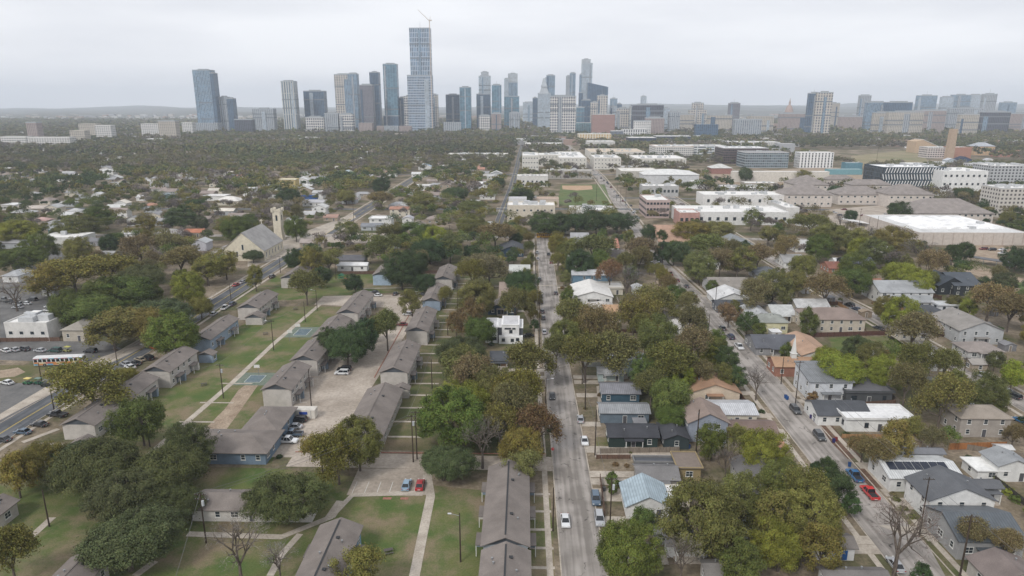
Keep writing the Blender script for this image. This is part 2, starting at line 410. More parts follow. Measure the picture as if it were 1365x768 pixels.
# lower-left driveway from the central street into the apartments, and the long lot between the rows
sheet('driveway', [(7.2, 147.6), (7.2, 154.4), (-58, 155.8), (-58, 148.5)], .012, LOT)
sheet('driveway', [(-40, 136.2), (-22.8, 136.2), (-22.8, 148), (-40, 148)], .014, LOT)
sheet('parking_lot', [(-63.5, 153), (-49.5, 153), (-47.5, 200), (-44, 290), (-44, 307), (-93, 302), (-93, 288), (-60, 284), (-57, 245), (-72, 228), (-72, 200), (-69, 190), (-69, 160)], .016, LOT)
ZONES += [(-72, -43, 150, 308), (-93, -60, 280, 308), (-60, 9, 134, 158)]
mb = MB()
for k in range(9): mb.box(-69 + 0, -64.4, 164 + k * 2.7, 164.1 + k * 2.7, .02, .022)
for k in range(7): mb.box(-71.5, -66.5, 204 + k * 2.7, 204.1 + k * 2.7, .02, .022)
for k in range(6): mb.box(-39 + k * 2.8, -38.9 + k * 2.8, 136.6, 142, .018, .020)
struct(mb.build('parking_marking', WHITE))
RED = noisy('red_kerb_paint', (.24, .10, .075), (.33, .17, .13), 1, .8)
mb = MB(); mb.box(-58, 5.5, 155.6, 155.9, 0, .14); mb.box(-48.6, -48.3, 205, 285, 0, .14); mb.box(-31.5, -29.6, 134.6, 135.5, .02, .05); mb.box(-27.6, -25.8, 134.6, 135.5, .02, .05)
struct(mb.build('red_kerb', RED))
mb = MB(); mb.box(-71, -69.2, 196, 199.5, .024, .026); struct(mb.build('ramp_marking', RED))
# lawns
sheet('lawn', [(-114, 150), (-62, 150), (-70, 200), (-72, 285), (-113, 285)], .006, LAWN)
sheet('lawn', [(-160, 60), (6, 60), (6, 136), (-60, 147.5), (-134, 150)], .006, LAWN)
sheet('lawn', [(-40, 157), (5, 157), (5, 240), (-20, 420), (-42, 420), (-42, 300)], .006, LAWN2)
sheet('lawn', [(-130, 288), (-60, 310), (-40, 310), (-40, 345), (-128, 345)], .006, LAWN)
psheet('lawn', [(0, 487), (132, 487), (104, 508), (62, 509), (0, 512)], .014, LAWN2)
psheet('lawn', [(1105, 450), (1185, 448), (1200, 470), (1110, 466)], .006, LAWN)
psheet('lawn', [(1330, 372), (1365, 378), (1365, 386), (1320, 378)], .2, FIELD)
_pz = [.036]
def pathp(cl, w_=1.7, z=None, mat=None):
    _pz[0] += .004; z = z or _pz[0]
    mb = MB(); strip_mesh(mb, cl, -w_ / 2, w_ / 2, z); return struct(mb.build('path', mat or CONC))
pathp([at(200, 605), at(310, 510), at(365, 458), at(430, 403)], 1.8)
pathp([at(20, 735), at(70, 690)], 1.6); pathp([at(180, 768), at(207, 748)], 1.6)
pathp([at(250, 712), at(375, 716), at(440, 690), at(470, 660), at(569, 657)], 1.7)
pathp([at(569, 630), at(574, 662), at(562, 720), at(551, 775)], 2.0)
pathp([at(440, 690), at(455, 668)], 2.2)
pathp([at(360, 768), at(375, 740), at(400, 712)], 1.4)
pathp([at(30, 590), at(78, 572)], 1.6); pathp([at(225, 493), at(330, 415)], 1.2)
pathp([at(45, 592), at(85, 592)], 1.2)
pathp([at(470, 385), at(770, 380)], 1.2)
# long thin paths leading to each flat's door
mb = MB()
for k, yy in enumerate(range(164, 345, 9)): mb.box(-39 + (yy - 164) * .03, -27, yy, yy + .9, .03, .042)
for yy in (117.5, 123.6, 130.2, 137, 111.5): mb.box(1.2, 6, yy, yy + .8, .03, .042)
for yy in (171.8, 184.5, 199, 168): mb.box(-96, -86, yy, yy + .7, .03, .042)
struct(mb.build('path', CONC))
sheet('dirt_patch', [at(*p) for p in [(270, 575), (300, 545), (318, 520), (338, 505), (345, 512), (322, 545), (300, 575)]], .010, DIRT)
sheet('dirt_patch', [at(*p) for p in [(0, 494), (24, 490), (34, 496), (20, 502), (0, 504)]], .018, DIRT)
# two little ball courts beside the long path
CG = noisy('court_green', (.115, .15, .12), (.165, .19, .15), .6, .9); CB = noisy('court_blue', (.10, .145, .165), (.135, .17, .19), .6, .9)
for (x0, x1, y0, y1) in ((-92.5, -81.5, 198.0, 208.5), (-92, -81, 244, 256.5)):
    struct(MB().box(x0, x1, y0, y1, .0, .03).build('court', CG)); struct(MB().box(x0 + 3.4, x1 - 2.6, y0 + 2.4, y1 - 2.2, .031, .036).build('court_key', CB))
    mb = MB()
    for a in (.0, 1.0):
        xx = x0 + 3.4 + a * (x1 - 2.6 - x0 - 3.4); mb.box(xx - .06, xx + .06, y0 + 2.4, y1 - 2.2, .037, .04)
        yy = y0 + 2.4 + a * (y1 - 2.2 - y0 - 2.4); mb.box(x0 + 3.4, x1 - 2.6, yy - .06, yy + .06, .037, .04)
    struct(mb.build('court_line', WHITE))
# left: car parks, service yards
psheet('parking_lot', [(0, 512), (60, 508), (118, 512), (62, 545), (0, 590)], .010, LOTD)
psheet('parking_lot', [(0, 455), (140, 455), (165, 466), (120, 484), (0, 480)], .010, LOTD)
psheet('parking_lot', [(0, 385), (80, 380), (80, 455), (0, 455)], .008, LOTD)
psheet('pavement', [(118, 482), (165, 466), (205, 445), (215, 452), (130, 492), (0, 560), (0, 552)], .016, CONC, False)
psheet('yard', [(55, 330), (110, 340), (130, 350), (60, 378), (0, 385), (0, 372)], .008, LOTD)
psheet('parking_lot', [(405, 398 - 85), (484, 311), (640, 312), (640, 322), (440, 324)], .010, LOT)
psheet('church_yard', [(330, 340), (372, 322), (470, 285), (475, 290), (372, 345), (330, 356)], .010, CONC, False)
# ball park in the middle distance
psheet('ball_field', [(748, 246), (806, 246), (816, 274), (742, 274)], .03, FIELD)
psheet('infield_dirt', [(749, 247.5), (789, 247.5), (790, 252.5), (770, 254), (750, 252.5)], .06, noisy('infield', (.36, .24, .15), (.45, .31, .21), .2, world=True))
psheet('hill_field', [(1135, 208), (1215, 200), (1235, 212), (1240, 222), (1180, 224), (1130, 221)], .06, noisy('dry_field', (.17, .165, .08), (.26, .21, .13), .02, world=True))
psheet('dirt_lot', [(945, 232), (1110, 222), (1150, 232), (1160, 240), (1020, 250), (960, 245)], .05, DIRT)
psheet('dirt_lot', [(1260, 345), (1290, 322), (1365, 330), (1365, 345), (1300, 352)], .03, DIRT)
psheet('parking_lot', [(1100, 280), (1190, 272), (1205, 300), (1165, 318), (1110, 300)], .03, LOT)
psheet('parking_lot', [(860, 310), (905, 300), (925, 330), (880, 335)], .012, LOT)
psheet('mulch_bed', [(1088, 560), (1100, 556), (1128, 590), (1150, 610), (1130, 612), (1108, 590)], .010, MULCH, False)
psheet('mulch_bed', [(1135, 625), (1160, 625), (1180, 650), (1160, 650)], .010, MULCH, False)
psheet('front_garden', [(1180, 655), (1215, 655), (1235, 690), (1210, 700), (1190, 680)], .010, LAWN2, False)
psheet('front_garden', [(1225, 705), (1290, 700), (1330, 768), (1260, 768)], .010, LAWN2, False)
psheet('driveway', [(1235, 702), (1258, 697), (1235, 703), (1215, 702)], .014, CONC, False)
psheet('driveway', [(1170, 700), (1235, 703), (1245, 712), (1200, 712)], .014, CONC, False)
psheet('rail_bed', [(1278, 346), (1365, 372), (1365, 392), (1262, 352)], .012, DIRT)
for p_ in ([(795, 515), (822, 510), (822, 534), (797, 536)], [(795, 540), (812, 540), (812, 560), (797, 562)], [(793, 598), (905, 596), (908, 608), (793, 610)], [(800, 590), (808, 590), (808, 597), (800, 597)]):
    psheet('yard', p_, .011, CONC, False)
psheet('front_lawn', [(794, 583), (811, 583), (813, 598), (795, 598)], .012, LAWN, False)

# ---------------------------------------------------------------- hills on the horizon
def hills():
    nx, ny = 260, 34; xs = np.linspace(-9500, 9500, nx); ys = np.linspace(3800, 10500, ny)
    v = []
    for j, y in enumerate(ys):
        k = (y - 3800) / 6700
        for i, x in enumerate(xs):
            h = 30 * math.sin(x * .0011 + y * .0007) + 22 * math.sin(x * .0023 + 1.7 + y * .0013) + 10 * math.sin(x * .0061 + y * .004) + 5 * math.sin(x * .013 + 2)
            h = (k ** 1.4) * (50 + 42 * min(1, max(0, (x + 500) / 1500)) + h * (.2 + k * .22)) + (12 + 8 * math.sin(x * .004 + y * .003)) * min(1, k * 8)
            v.append((x, y, h - 1.0 if j else -2))
    f = [(j * nx + i, j * nx + i + 1, (j + 1) * nx + i + 1, (j + 1) * nx + i) for j in range(ny - 1) for i in range(nx - 1)]
    me = bpy.data.meshes.new('hills'); me.from_pydata(v, [], f)
    m, t, b = newmat('hill_woods'); N = t.nodes.new; L = t.links.new
    tc = N('ShaderNodeTexCoord'); n = N('ShaderNodeTexNoise'); n.inputs['Scale'].default_value = .004; n.inputs['Detail'].default_value = 9; n.inputs['Roughness'].default_value = .75
    L(tc.outputs['Object'], n.inputs['Vector'])
    r = N('ShaderNodeValToRGB'); e = r.color_ramp.elements; e[0].position = .38; e[0].color = (.035, .045, .03, 1); e[1].position = .6; e[1].color = (.09, .085, .065, 1)
    k = e.new(.66); k.color = (.24, .23, .22, 1)
    L(n.outputs['Fac'], r.inputs[0]); L(r.outputs[0], b.inputs['Base Color']); b.inputs['Roughness'].default_value = 1
    me.materials.append(m); me.polygons.foreach_set('use_smooth', [True] * len(f))
    struct(obj('hills', me))
hills()
# ---------------------------------------------------------------- the air
m = bpy.data.materials.new('haze_air'); m.use_nodes = True; t = m.node_tree; t.nodes.clear()
o_ = t.nodes.new('ShaderNodeOutputMaterial'); pv = t.nodes.new('ShaderNodeVolumePrincipled'); t.links.new(pv.outputs[0], o_.inputs['Volume'])
pv.inputs['Color'].default_value = (.83, .90, 1.0, 1); pv.inputs['Density'].default_value = 0.000112; pv.inputs['Anisotropy'].default_value = .0
hz = MB().box(-9800, 9800, -400, 10700, -3, 345).build('haze', m); tag(hz, 'pale haze filling the air over the whole city', 'haze', kind='stuff')
# ================================================================ houses
_wc = {}
def win_mesh(w_, h_, frame=TRIM, bars=True, kind='window'):
    key = (round(w_, 1), round(h_, 1), frame.name, bars, kind)
    if key in _wc: return _wc[key]
    w_, h_ = key[0], key[1]; mb = MB(); t = .09
    a, b = -w_ / 2, w_ / 2
    mb.box(a, b, -.07, 0, 0, t, 1).box(a, b, -.07, 0, h_ - t, h_, 1).box(a, a + t, -.07, 0, t, h_ - t, 1).box(b - t, b, -.07, 0, t, h_ - t, 1)
    mb.box(a - .08, b + .08, -.12, 0, -.1, -.002, 1)
    if bars: mb.box(a + t, b - t, -.06, -.035, h_ / 2 - .03, h_ / 2 + .03, 1)
    if bars and w_ > 1.3: mb.box(-.03, .03, -.066, -.032, t, h_ - t, 1)
    mb.face([(a + t, -.03, t), (b - t, -.03, t), (b - t, -.03, h_ - t), (a + t, -.03, h_ - t)], 0)
    _wc[key] = mb.mesh(kind, [GLASS, frame]); return _wc[key]
def door_mesh(c, w_=1.0, h_=2.1):
    key = ('door', c, w_)
    if key in _wc: return _wc[key]
    mb = MB(); mb.box(-w_ / 2 - .1, w_ / 2 + .1, -.05, 0, 0, h_ + .1, 1).box(-w_ / 2, w_ / 2, -.08, -.051, 0, h_, 0)
    _wc[key] = mb.mesh('door', [flat('door_paint', c, .5), TRIM]); return _wc[key]
SIDE = {'S': (0, -1, 0), 'N': (0, 1, math.pi), 'E': (1, 0, math.pi / 2), 'W': (-1, 0, -math.pi / 2)}
def put(root, me, side, w, d, u, z, name='window', off=.0):
    nx, ny, rz = SIDE[side]
    x, y = (u, ny * (d / 2 + off)) if ny else (nx * (w / 2 + off), u)
    return obj(name, me, root, (x, y, z), rz)
def roof_mb(w, d, ze, kind, pitch, o, th=.16):
    mb = MB()
    if kind == 'gable_y':
        a = w / 2 + o; zr = ze + w / 2 * pitch; zl = ze - o * pitch
        mb.extr([(-a, zl), (0, zr), (a, zl), (a, zl + th), (0, zr + th), (-a, zl + th)][::1], 'y', -d / 2 - o, d / 2 + o)
    elif kind == 'gable_x':
        a = d / 2 + o; zr = ze + d / 2 * pitch; zl = ze - o * pitch
        mb.extr([(-a, zl), (0, zr), (a, zl), (a, zl + th), (0, zr + th), (-a, zl + th)], 'x', -w / 2 - o, w / 2 + o)
    elif kind == 'hip':
        a, b = w / 2 + o, d / 2 + o; zl = ze - o * pitch; s = min(a, b); zr = zl + s * pitch + .05
        if w >= d: r0, r1 = (-(a - b) - .1, 0), ((a - b) + .1, 0)
        else: r0, r1 = (0, -(b - a) - .1), (0, (b - a) + .1)
        for z0 in (zl,): pass
        A, B, C, D = (-a, -b), (a, -b), (a, b), (-a, b); t = zl + th
        P0, P1 = (*r0, zr + th), (*r1, zr + th)
        if w >= d:
            mb.face([(*A, t), (*B, t), P1, P0]).face([(*B, t), (*C, t), P1]).face([(*C, t), (*D, t), P0, P1]).face([(*D, t), (*A, t), P0])
        else:
            mb.face([(*A, t), (*B, t), P0]).face([(*B, t), (*C, t), P1, P0]).face([(*C, t), (*D, t), P1]).face([(*D, t), (*A, t), P0, P1])
        for p, q in ((A, B), (B, C), (C, D), (D, A)): mb.face([(*p, zl), (*q, zl), (*q, t), (*p, t)])
        mb.face([(*A, zl), (*D, zl), (*C, zl), (*B, zl)])
    elif kind == 'flat':
        a, b = w / 2 + o, d / 2 + o
        mb.box(-a, a, -b, b, ze, ze + .15)
    elif kind == 'shed':      # falls towards the camera side (south)
        a, b = w / 2 + o, d / 2 + o; dz = (2 * b) * pitch
        mb.extr([(-b, ze - o * pitch), (b, ze - o * pitch + dz), (b, ze - o * pitch + dz + th), (-b, ze - o * pitch + th)], 'x', -a, a)
    return mb
def wall_mb(w, d, ze, kind, pitch):
    a, b = w / 2, d / 2; mb = MB()
    if kind == 'gable_y':
        zr = ze + a * pitch - .02
        mb.extr([(-a, 0), (a, 0), (a, ze - .02), (0, zr), (-a, ze - .02)][::-1], 'y', -b, b)
    elif kind == 'gable_x':
        zr = ze + b * pitch - .02
        mb.extr([(-b, 0), (b, 0), (b, ze - .02), (0, zr), (-b, ze - .02)][::-1], 'x', -a, a)
    elif kind == 'shed':
        dz = 2 * b * pitch
        mb.extr([(-b, 0), (b, 0), (b, ze + dz - .02), (-b, ze - .02)][::-1], 'x', -a, a)
    else: mb.box(-a, a, -b, b, 0, ze - .01)
    return mb
BROWN = (.185, .162, .148)
def house(X0, X1, Ya, Yb, ze, kind='gable_y', roof=(.25, .22, .2), wall=(.5, .48, .45), rk='shingle', pitch=.45, o=.5, name='house', cat='house',
          label=None, desc=None, lm=None, group=None, sides='SEW', win=1.1, door='S', doorc=(.08, .08, .09), trim=None, chimney=False, vents=2,
          gable=None, porch=None, parapet=None, wstep=3.4, zone=2.0, foundation=None):
    w = max(2, X1 - X0 - 2 * o); d = max(2, Yb - Ya - 2 * o); X, Y = (X0 + X1) / 2, (Ya + Yb) / 2
    r = thing(name, label, cat, (X, Y, 0), 0, group)
    W_ = wall_mb(w, d, ze, kind, pitch).build('wall', paint(wall, 'wall'), r)
    RF = roof_mb(w, d, ze, kind, pitch, o).build('roof', paint(roof, rk), r)
    trim = trim or TRIM
    if kind == 'flat':
        pm = MB(); t = .25; zz = ze + .15; ph = parapet or .5; a, b = w / 2 + o, d / 2 + o
        pm.box(-a, a, -b, -b + t, zz, zz + ph).box(-a, a, b - t, b, zz, zz + ph).box(-a, -a + t, -b + t, b - t, zz, zz + ph).box(a - t, a, -b + t, b - t, zz, zz + ph)
        pm.build('parapet', paint(shade(wall, .95), 'wall'), RF)
    if gable is not None and kind.startswith('gable'):
        hw = (w if kind == 'gable_y' else d) / 2; zr = ze + hw * pitch - .02
        for s_ in (-1, 1):
            g = MB()
            if kind == 'gable_y': g.extr([(-hw, ze), (hw, ze), (0, zr)][::-1], 'y', min(s_ * d / 2, s_ * (d / 2 + .05)), max(s_ * d / 2, s_ * (d / 2 + .05)))
            else: g.extr([(-hw, ze), (hw, ze), (0, zr)][::-1], 'x', min(s_ * w / 2, s_ * (w / 2 + .05)), max(s_ * w / 2, s_ * (w / 2 + .05)))
            g.build('gable_panel', paint(gable, 'wall'), r)
    st = 2 if ze > 4.6 else 1
    if ze > 8: st = int(ze / 3.1)
    fh = ze / st; rnd = random.Random(int(X * 13 + Y * 7))
    for sd in sides:
        ln = w if sd in 'SN' else d
        n = max(1, int(ln / wstep)); n = min(n, 7)
        for s_ in range(st):
            for k in range(n):
                if st * n > 2 and rnd.random() < .14: continue
                u = (k + .5) / n * ln - ln / 2
                if s_ == 0 and sd == door and k == n // 2 and n > 1:
                    put(r, door_mesh(doorc), sd, w, d, u, .15, 'door'); continue
                ww = win if rnd.random() < .7 else win * 1.5
                put(r, win_mesh(min(ww, ln / n * .7), min(1.45, fh * .5), trim), sd, w, d, u, s_ * fh + fh * .34)
    if chimney: MB().box(-.45, .45, -.4, .4, ze - .5, ze + w * .25 * pitch + 1.9).build('chimney', paint((.28, .16, .12), 'wall'), RF, (w * .22, d * .2, 0))
    for k in range(vents if rk == 'shingle' else 0):
        u = rnd.uniform(.1, .3) * rnd.choice((-1, 1))
        vx, vy = (u * w, rnd.uniform(-.4, .4) * d) if kind != 'gable_x' else (rnd.uniform(-.4, .4) * w, u * d)
        if kind == 'hip': vx, vy = vx * .4, vy * .4
        hz_ = {'gable_y': ze + (w / 2 - abs(vx)) * pitch, 'gable_x': ze + (d / 2 - abs(vy)) * pitch, 'hip': ze + min(w / 2 - abs(vx), d / 2 - abs(vy)) * pitch}.get(kind, ze)
        MB().tube((0, 0, hz_ - .3), (0, 0, hz_ + .55), .13, .13, 8).tube((0, 0, hz_ + .55), (0, 0, hz_ + .66), .2, .2, 8).build('roof_vent', METAL, RF, (vx, vy, 0))
    if porch:
        sd, pw, pd, pc = porch   # side, width, depth, roof colour
        nx, ny, rz = SIDE[sd]; ph = 2.7
        px, py = (0, ny * (d / 2 + pd / 2)) if ny else (nx * (w / 2 + pd / 2), 0)
        if not ny: pw, pd_ = pd, pw
        else: pd_ = pd
        pr = MB().box(-pw / 2 - .2, pw / 2 + .2, -pd_ / 2, pd_ / 2, ph, ph + .16).build('porch_roof', paint(pc, 'shingle'), r, (px, py, 0))
        for ax in (-pw / 2 + .15, pw / 2 - .15):
            MB().box(-.09, .09, -.09, .09, 0, ph - .01).build('porch_post', TRIM, r, (px + ax, py + (ny * (pd_ / 2 - .2) if ny else (pd_ / 2 - .3)), 0))
        MB().box(-pw / 2, pw / 2, -pd_ / 2, pd_ / 2, 0, .3).build('porch_floor', CONC, r, (px, py, 0))
    if desc: autolabel(r, desc, X, Y, ze)
    if lm: landmark(lm, X, Y, ze)
    if zone is not None: ZONES.append((X0 - zone, X1 + zone, Ya - zone - ze * .9, Yb + zone))
    r['_w'] = w; r['_d'] = d
    return r
def clean(r):
    for k in ('_w', '_d'):
        if k in r: del r[k]
def PH(x0, x1, yf, yb, ze, **k):
    """house from the photo: front eave line x0..x1 at row yf, back eave at row yb, eaves ze metres up"""
    A = at(x0, yf, ze); B = at(x1, yf, ze); C = at((x0 + x1) / 2, yb, ze)
    return house(A[0], B[0], A[1], C[1], ze, **k)
# ---------------------------------------------------------------- the apartment rows on the left
APW = (.46, .43, .40); GREYG = (.085, .095, .11); BLUEW = (.26, .32, .40)
def flats(x0, x1, yf, yb, ze, label, lm=None, wall=APW, porches=True, kind='gable_y', vis='E', pitch=.42):
    r = PH(x0, x1, yf, yb, ze, kind=kind, roof=BROWN, wall=wall, gable=GREYG if kind.startswith('gable') else None, name='apartment_block', cat='apartment block',
           label=label, lm=lm, group='brown roofed apartment blocks', sides='EWN' if kind == 'gable_y' else 'SEW', door='' if kind == 'gable_y' else 'S', pitch=pitch, o=.55, vents=3, wstep=3.1, zone=1.5)
    w, d = r['_w'], r['_d']
    # box vents and the ridge line
    RF = [c for c in r.children if c.name.startswith('roof')][0]
    if kind == 'gable_y':
        zr = ze + w / 2 * pitch + .16
        MB().box(-.16, .16, -d / 2 + .4, d / 2 - .4, zr - .06, zr + .05).build('ridge_vent', DARKTRIM if vis == 'B' else paint(shade(BROWN, .85), 'shingle'), RF)
        for k in range(2):
            MB().box(-.35, .35, -.35, .35, zr - 1.0, zr - .25).build('box_vent', DARKTRIM, RF, (w * .12, (k - .5) * d * .45, 0))
    if porches and ze > 4:
        n = max(1, int(d / 9))
        for k in range(n):
            y = (k + .5) / n * d - d / 2
            for s_ in ((1,) if vis == 'E' else (1, -1)):
                x = s_ * (w / 2 + .9)
                p = MB().box(-.85, .85, -2.0, 2.0, 2.55, 2.72).build('porch_roof', paint(BROWN, 'shingle'), r, (x, y, 0))
                MB().box(-.8, .8, 1.1, 1.9, 0, 2.54).build('porch_closet', paint((.55, .53, .5) if k % 2 else (.2, .25, .3), 'wall'), r, (x, y, 0))
                obj('door', door_mesh((.12, .13, .15)), r, (s_ * w / 2, y - .6, .1), SIDE['E' if s_ > 0 else 'W'][2])
                MB().box(-.07, .07, -.07, .07, 0, 2.54).build('porch_post', TRIM, r, (x + s_ * .7, y - 1.8, 0))
                MB().box(-.4, .4, -.4, .4, 0, .8).build('air_conditioner', METAL, r, (s_ * (w / 2 + .5), y + 3.2, 0))
    clean(r); return r
flats(78, 127, 567, 502, 4.4, 'long low brown roofed apartment block beside the dark street at lower left', 'the long low apartment block', vis='E')
flats(186, 227, 496, 467, 5.4, 'two-storey brown roofed apartment block with pale walls behind the long low block', 'the pale two-storey apartment block')
flats(250, 281, 453, 424, 4.6, 'apartment block with blue grey walls and brown roof beside the dark street', 'the blue walled apartment block', wall=BLUEW)
flats(314, 346, 411, 391, 5.2, 'fourth apartment block along the dark street, beige walls and brown gable roof', 'the fourth roadside apartment block')
flats(372, 402, 371, 354, 5.0, 'farthest brown roofed apartment block along the dark street, half behind a tree', 'the farthest roadside apartment block')
flats(346, 389, 520, 487, 5.4, 'two-storey apartment block with dark gable beside the near ball court', 'the apartment block by the near ball court')
flats(385, 424, 481, 454, 5.4, 'two-storey apartment block left of the big dark oak in the car park', 'the apartment block left of the car park oak')
flats(414, 449, 449, 424, 3.6, 'low apartment block partly hidden behind the dark oak by the far ball court', 'the low half hidden apartment block')
flats(447, 478, 418, 391, 5.4, 'tall narrow apartment block at the top of the middle row with windowed side', 'the top block of the middle row')
flats(451, 509, 587, 518, 3.8, 'wide low brown roofed block at the near end of the car park', 'the wide low block by the car park')
flats(504, 545, 497, 459, 5.4, 'long two-storey apartment block right of the concrete car park with small front wing', 'the long block right of the car park')
flats(539, 571, 442, 413, 5.4, 'apartment block right of the red car in the car park', 'the block right of the red parked car')
flats(561, 588, 402, 381, 4.2, 'blue grey walled apartment block behind the right hand row', 'the small blue walled block', wall=BLUEW)
flats(577, 604, 373, 356, 5.4, 'last apartment block of the right row, pale gable facing the camera', 'the last block of the right row')
flats(495, 522, 367, 353, 5.2, 'pale blue gabled apartment block standing alone behind the lawn', 'the lone pale blue gabled block', wall=(.33, .42, .52), porches=False)
flats(640, 707, 728, 622, 4.8, 'long grey brown shingle roofed block beside the central street at the bottom', 'the long roofed block at the bottom', wall=(.3, .33, .36), vis='B')
flats(634, 709, 805, 733, 5.2, 'grey brown roofed block cut off by the bottom edge beside the central street', None, wall=(.25, .31, .37), vis='B')
flats(377, 446, 800, 699, 4.6, 'grey brown roofed block at bottom left of the worn lawn with blue wall', 'the grey roofed block at the bottom', wall=(.16, .27, .36), vis='B')
flats(36, 96, 800, 742, 3.6, 'brown roofed block under the big oaks at bottom left', None, porches=False)
flats(-50, -4, 690, 665, 3.4, 'pale block at the left edge behind yellowing trees', None, porches=False, vis='E')
flats(250, 418, 680, 652, 3.0, 'long low white walled block under the oaks with brown roof', 'the low white walled block', wall=(.52, .5, .47), kind='gable_x', porches=False)
# small front wings (lean-to gables)
def wing(x0, x1, yf, dep, ze, label, wall=APW):
    A = at(x0, yf, ze); B = at(x1, yf, ze)
    r = house(A[0], B[0], A[1], A[1] + dep, ze, kind='gable_y', roof=BROWN, wall=wall, gable=GREYG, name='entry_wing', cat='entry wing', label=label, sides='E', door='', vents=0, zone=None, o=.4)
    clean(r)
wing(92, 124, 592, 3.2, 2.6, 'small gabled entry wing at the end of the long low block')
wing(262, 284, 474, 4, 2.8, 'small gabled entry wing in front of the blue walled block', BLUEW)
wing(522, 546, 520, 3.5, 2.8, 'small gabled entry wing in front of the long block right of the car park')
wing(325, 350, 424, 5, 3.0, 'small gabled entry wing in front of the fourth roadside block')
# community building with hipped roofs
r = PH(226, 357, 603, 571, 3.6, kind='hip', roof=BROWN, wall=(.16, .22, .29), name='community_building', cat='community building', label='wide hip roofed community building with blue grey walls beside the car park', lm='the hip roofed community building', pitch=.33, o=.9, sides='SE', vents=4); clean(r)
r = PH(318, 372, 575, 541, 3.9, kind='hip', roof=BROWN, wall=(.16, .22, .29), name='community_wing', cat='building wing', label='hip roofed rear wing of the community building beside the parked cars', pitch=.36, o=.9, sides='E', vents=3); clean(r)

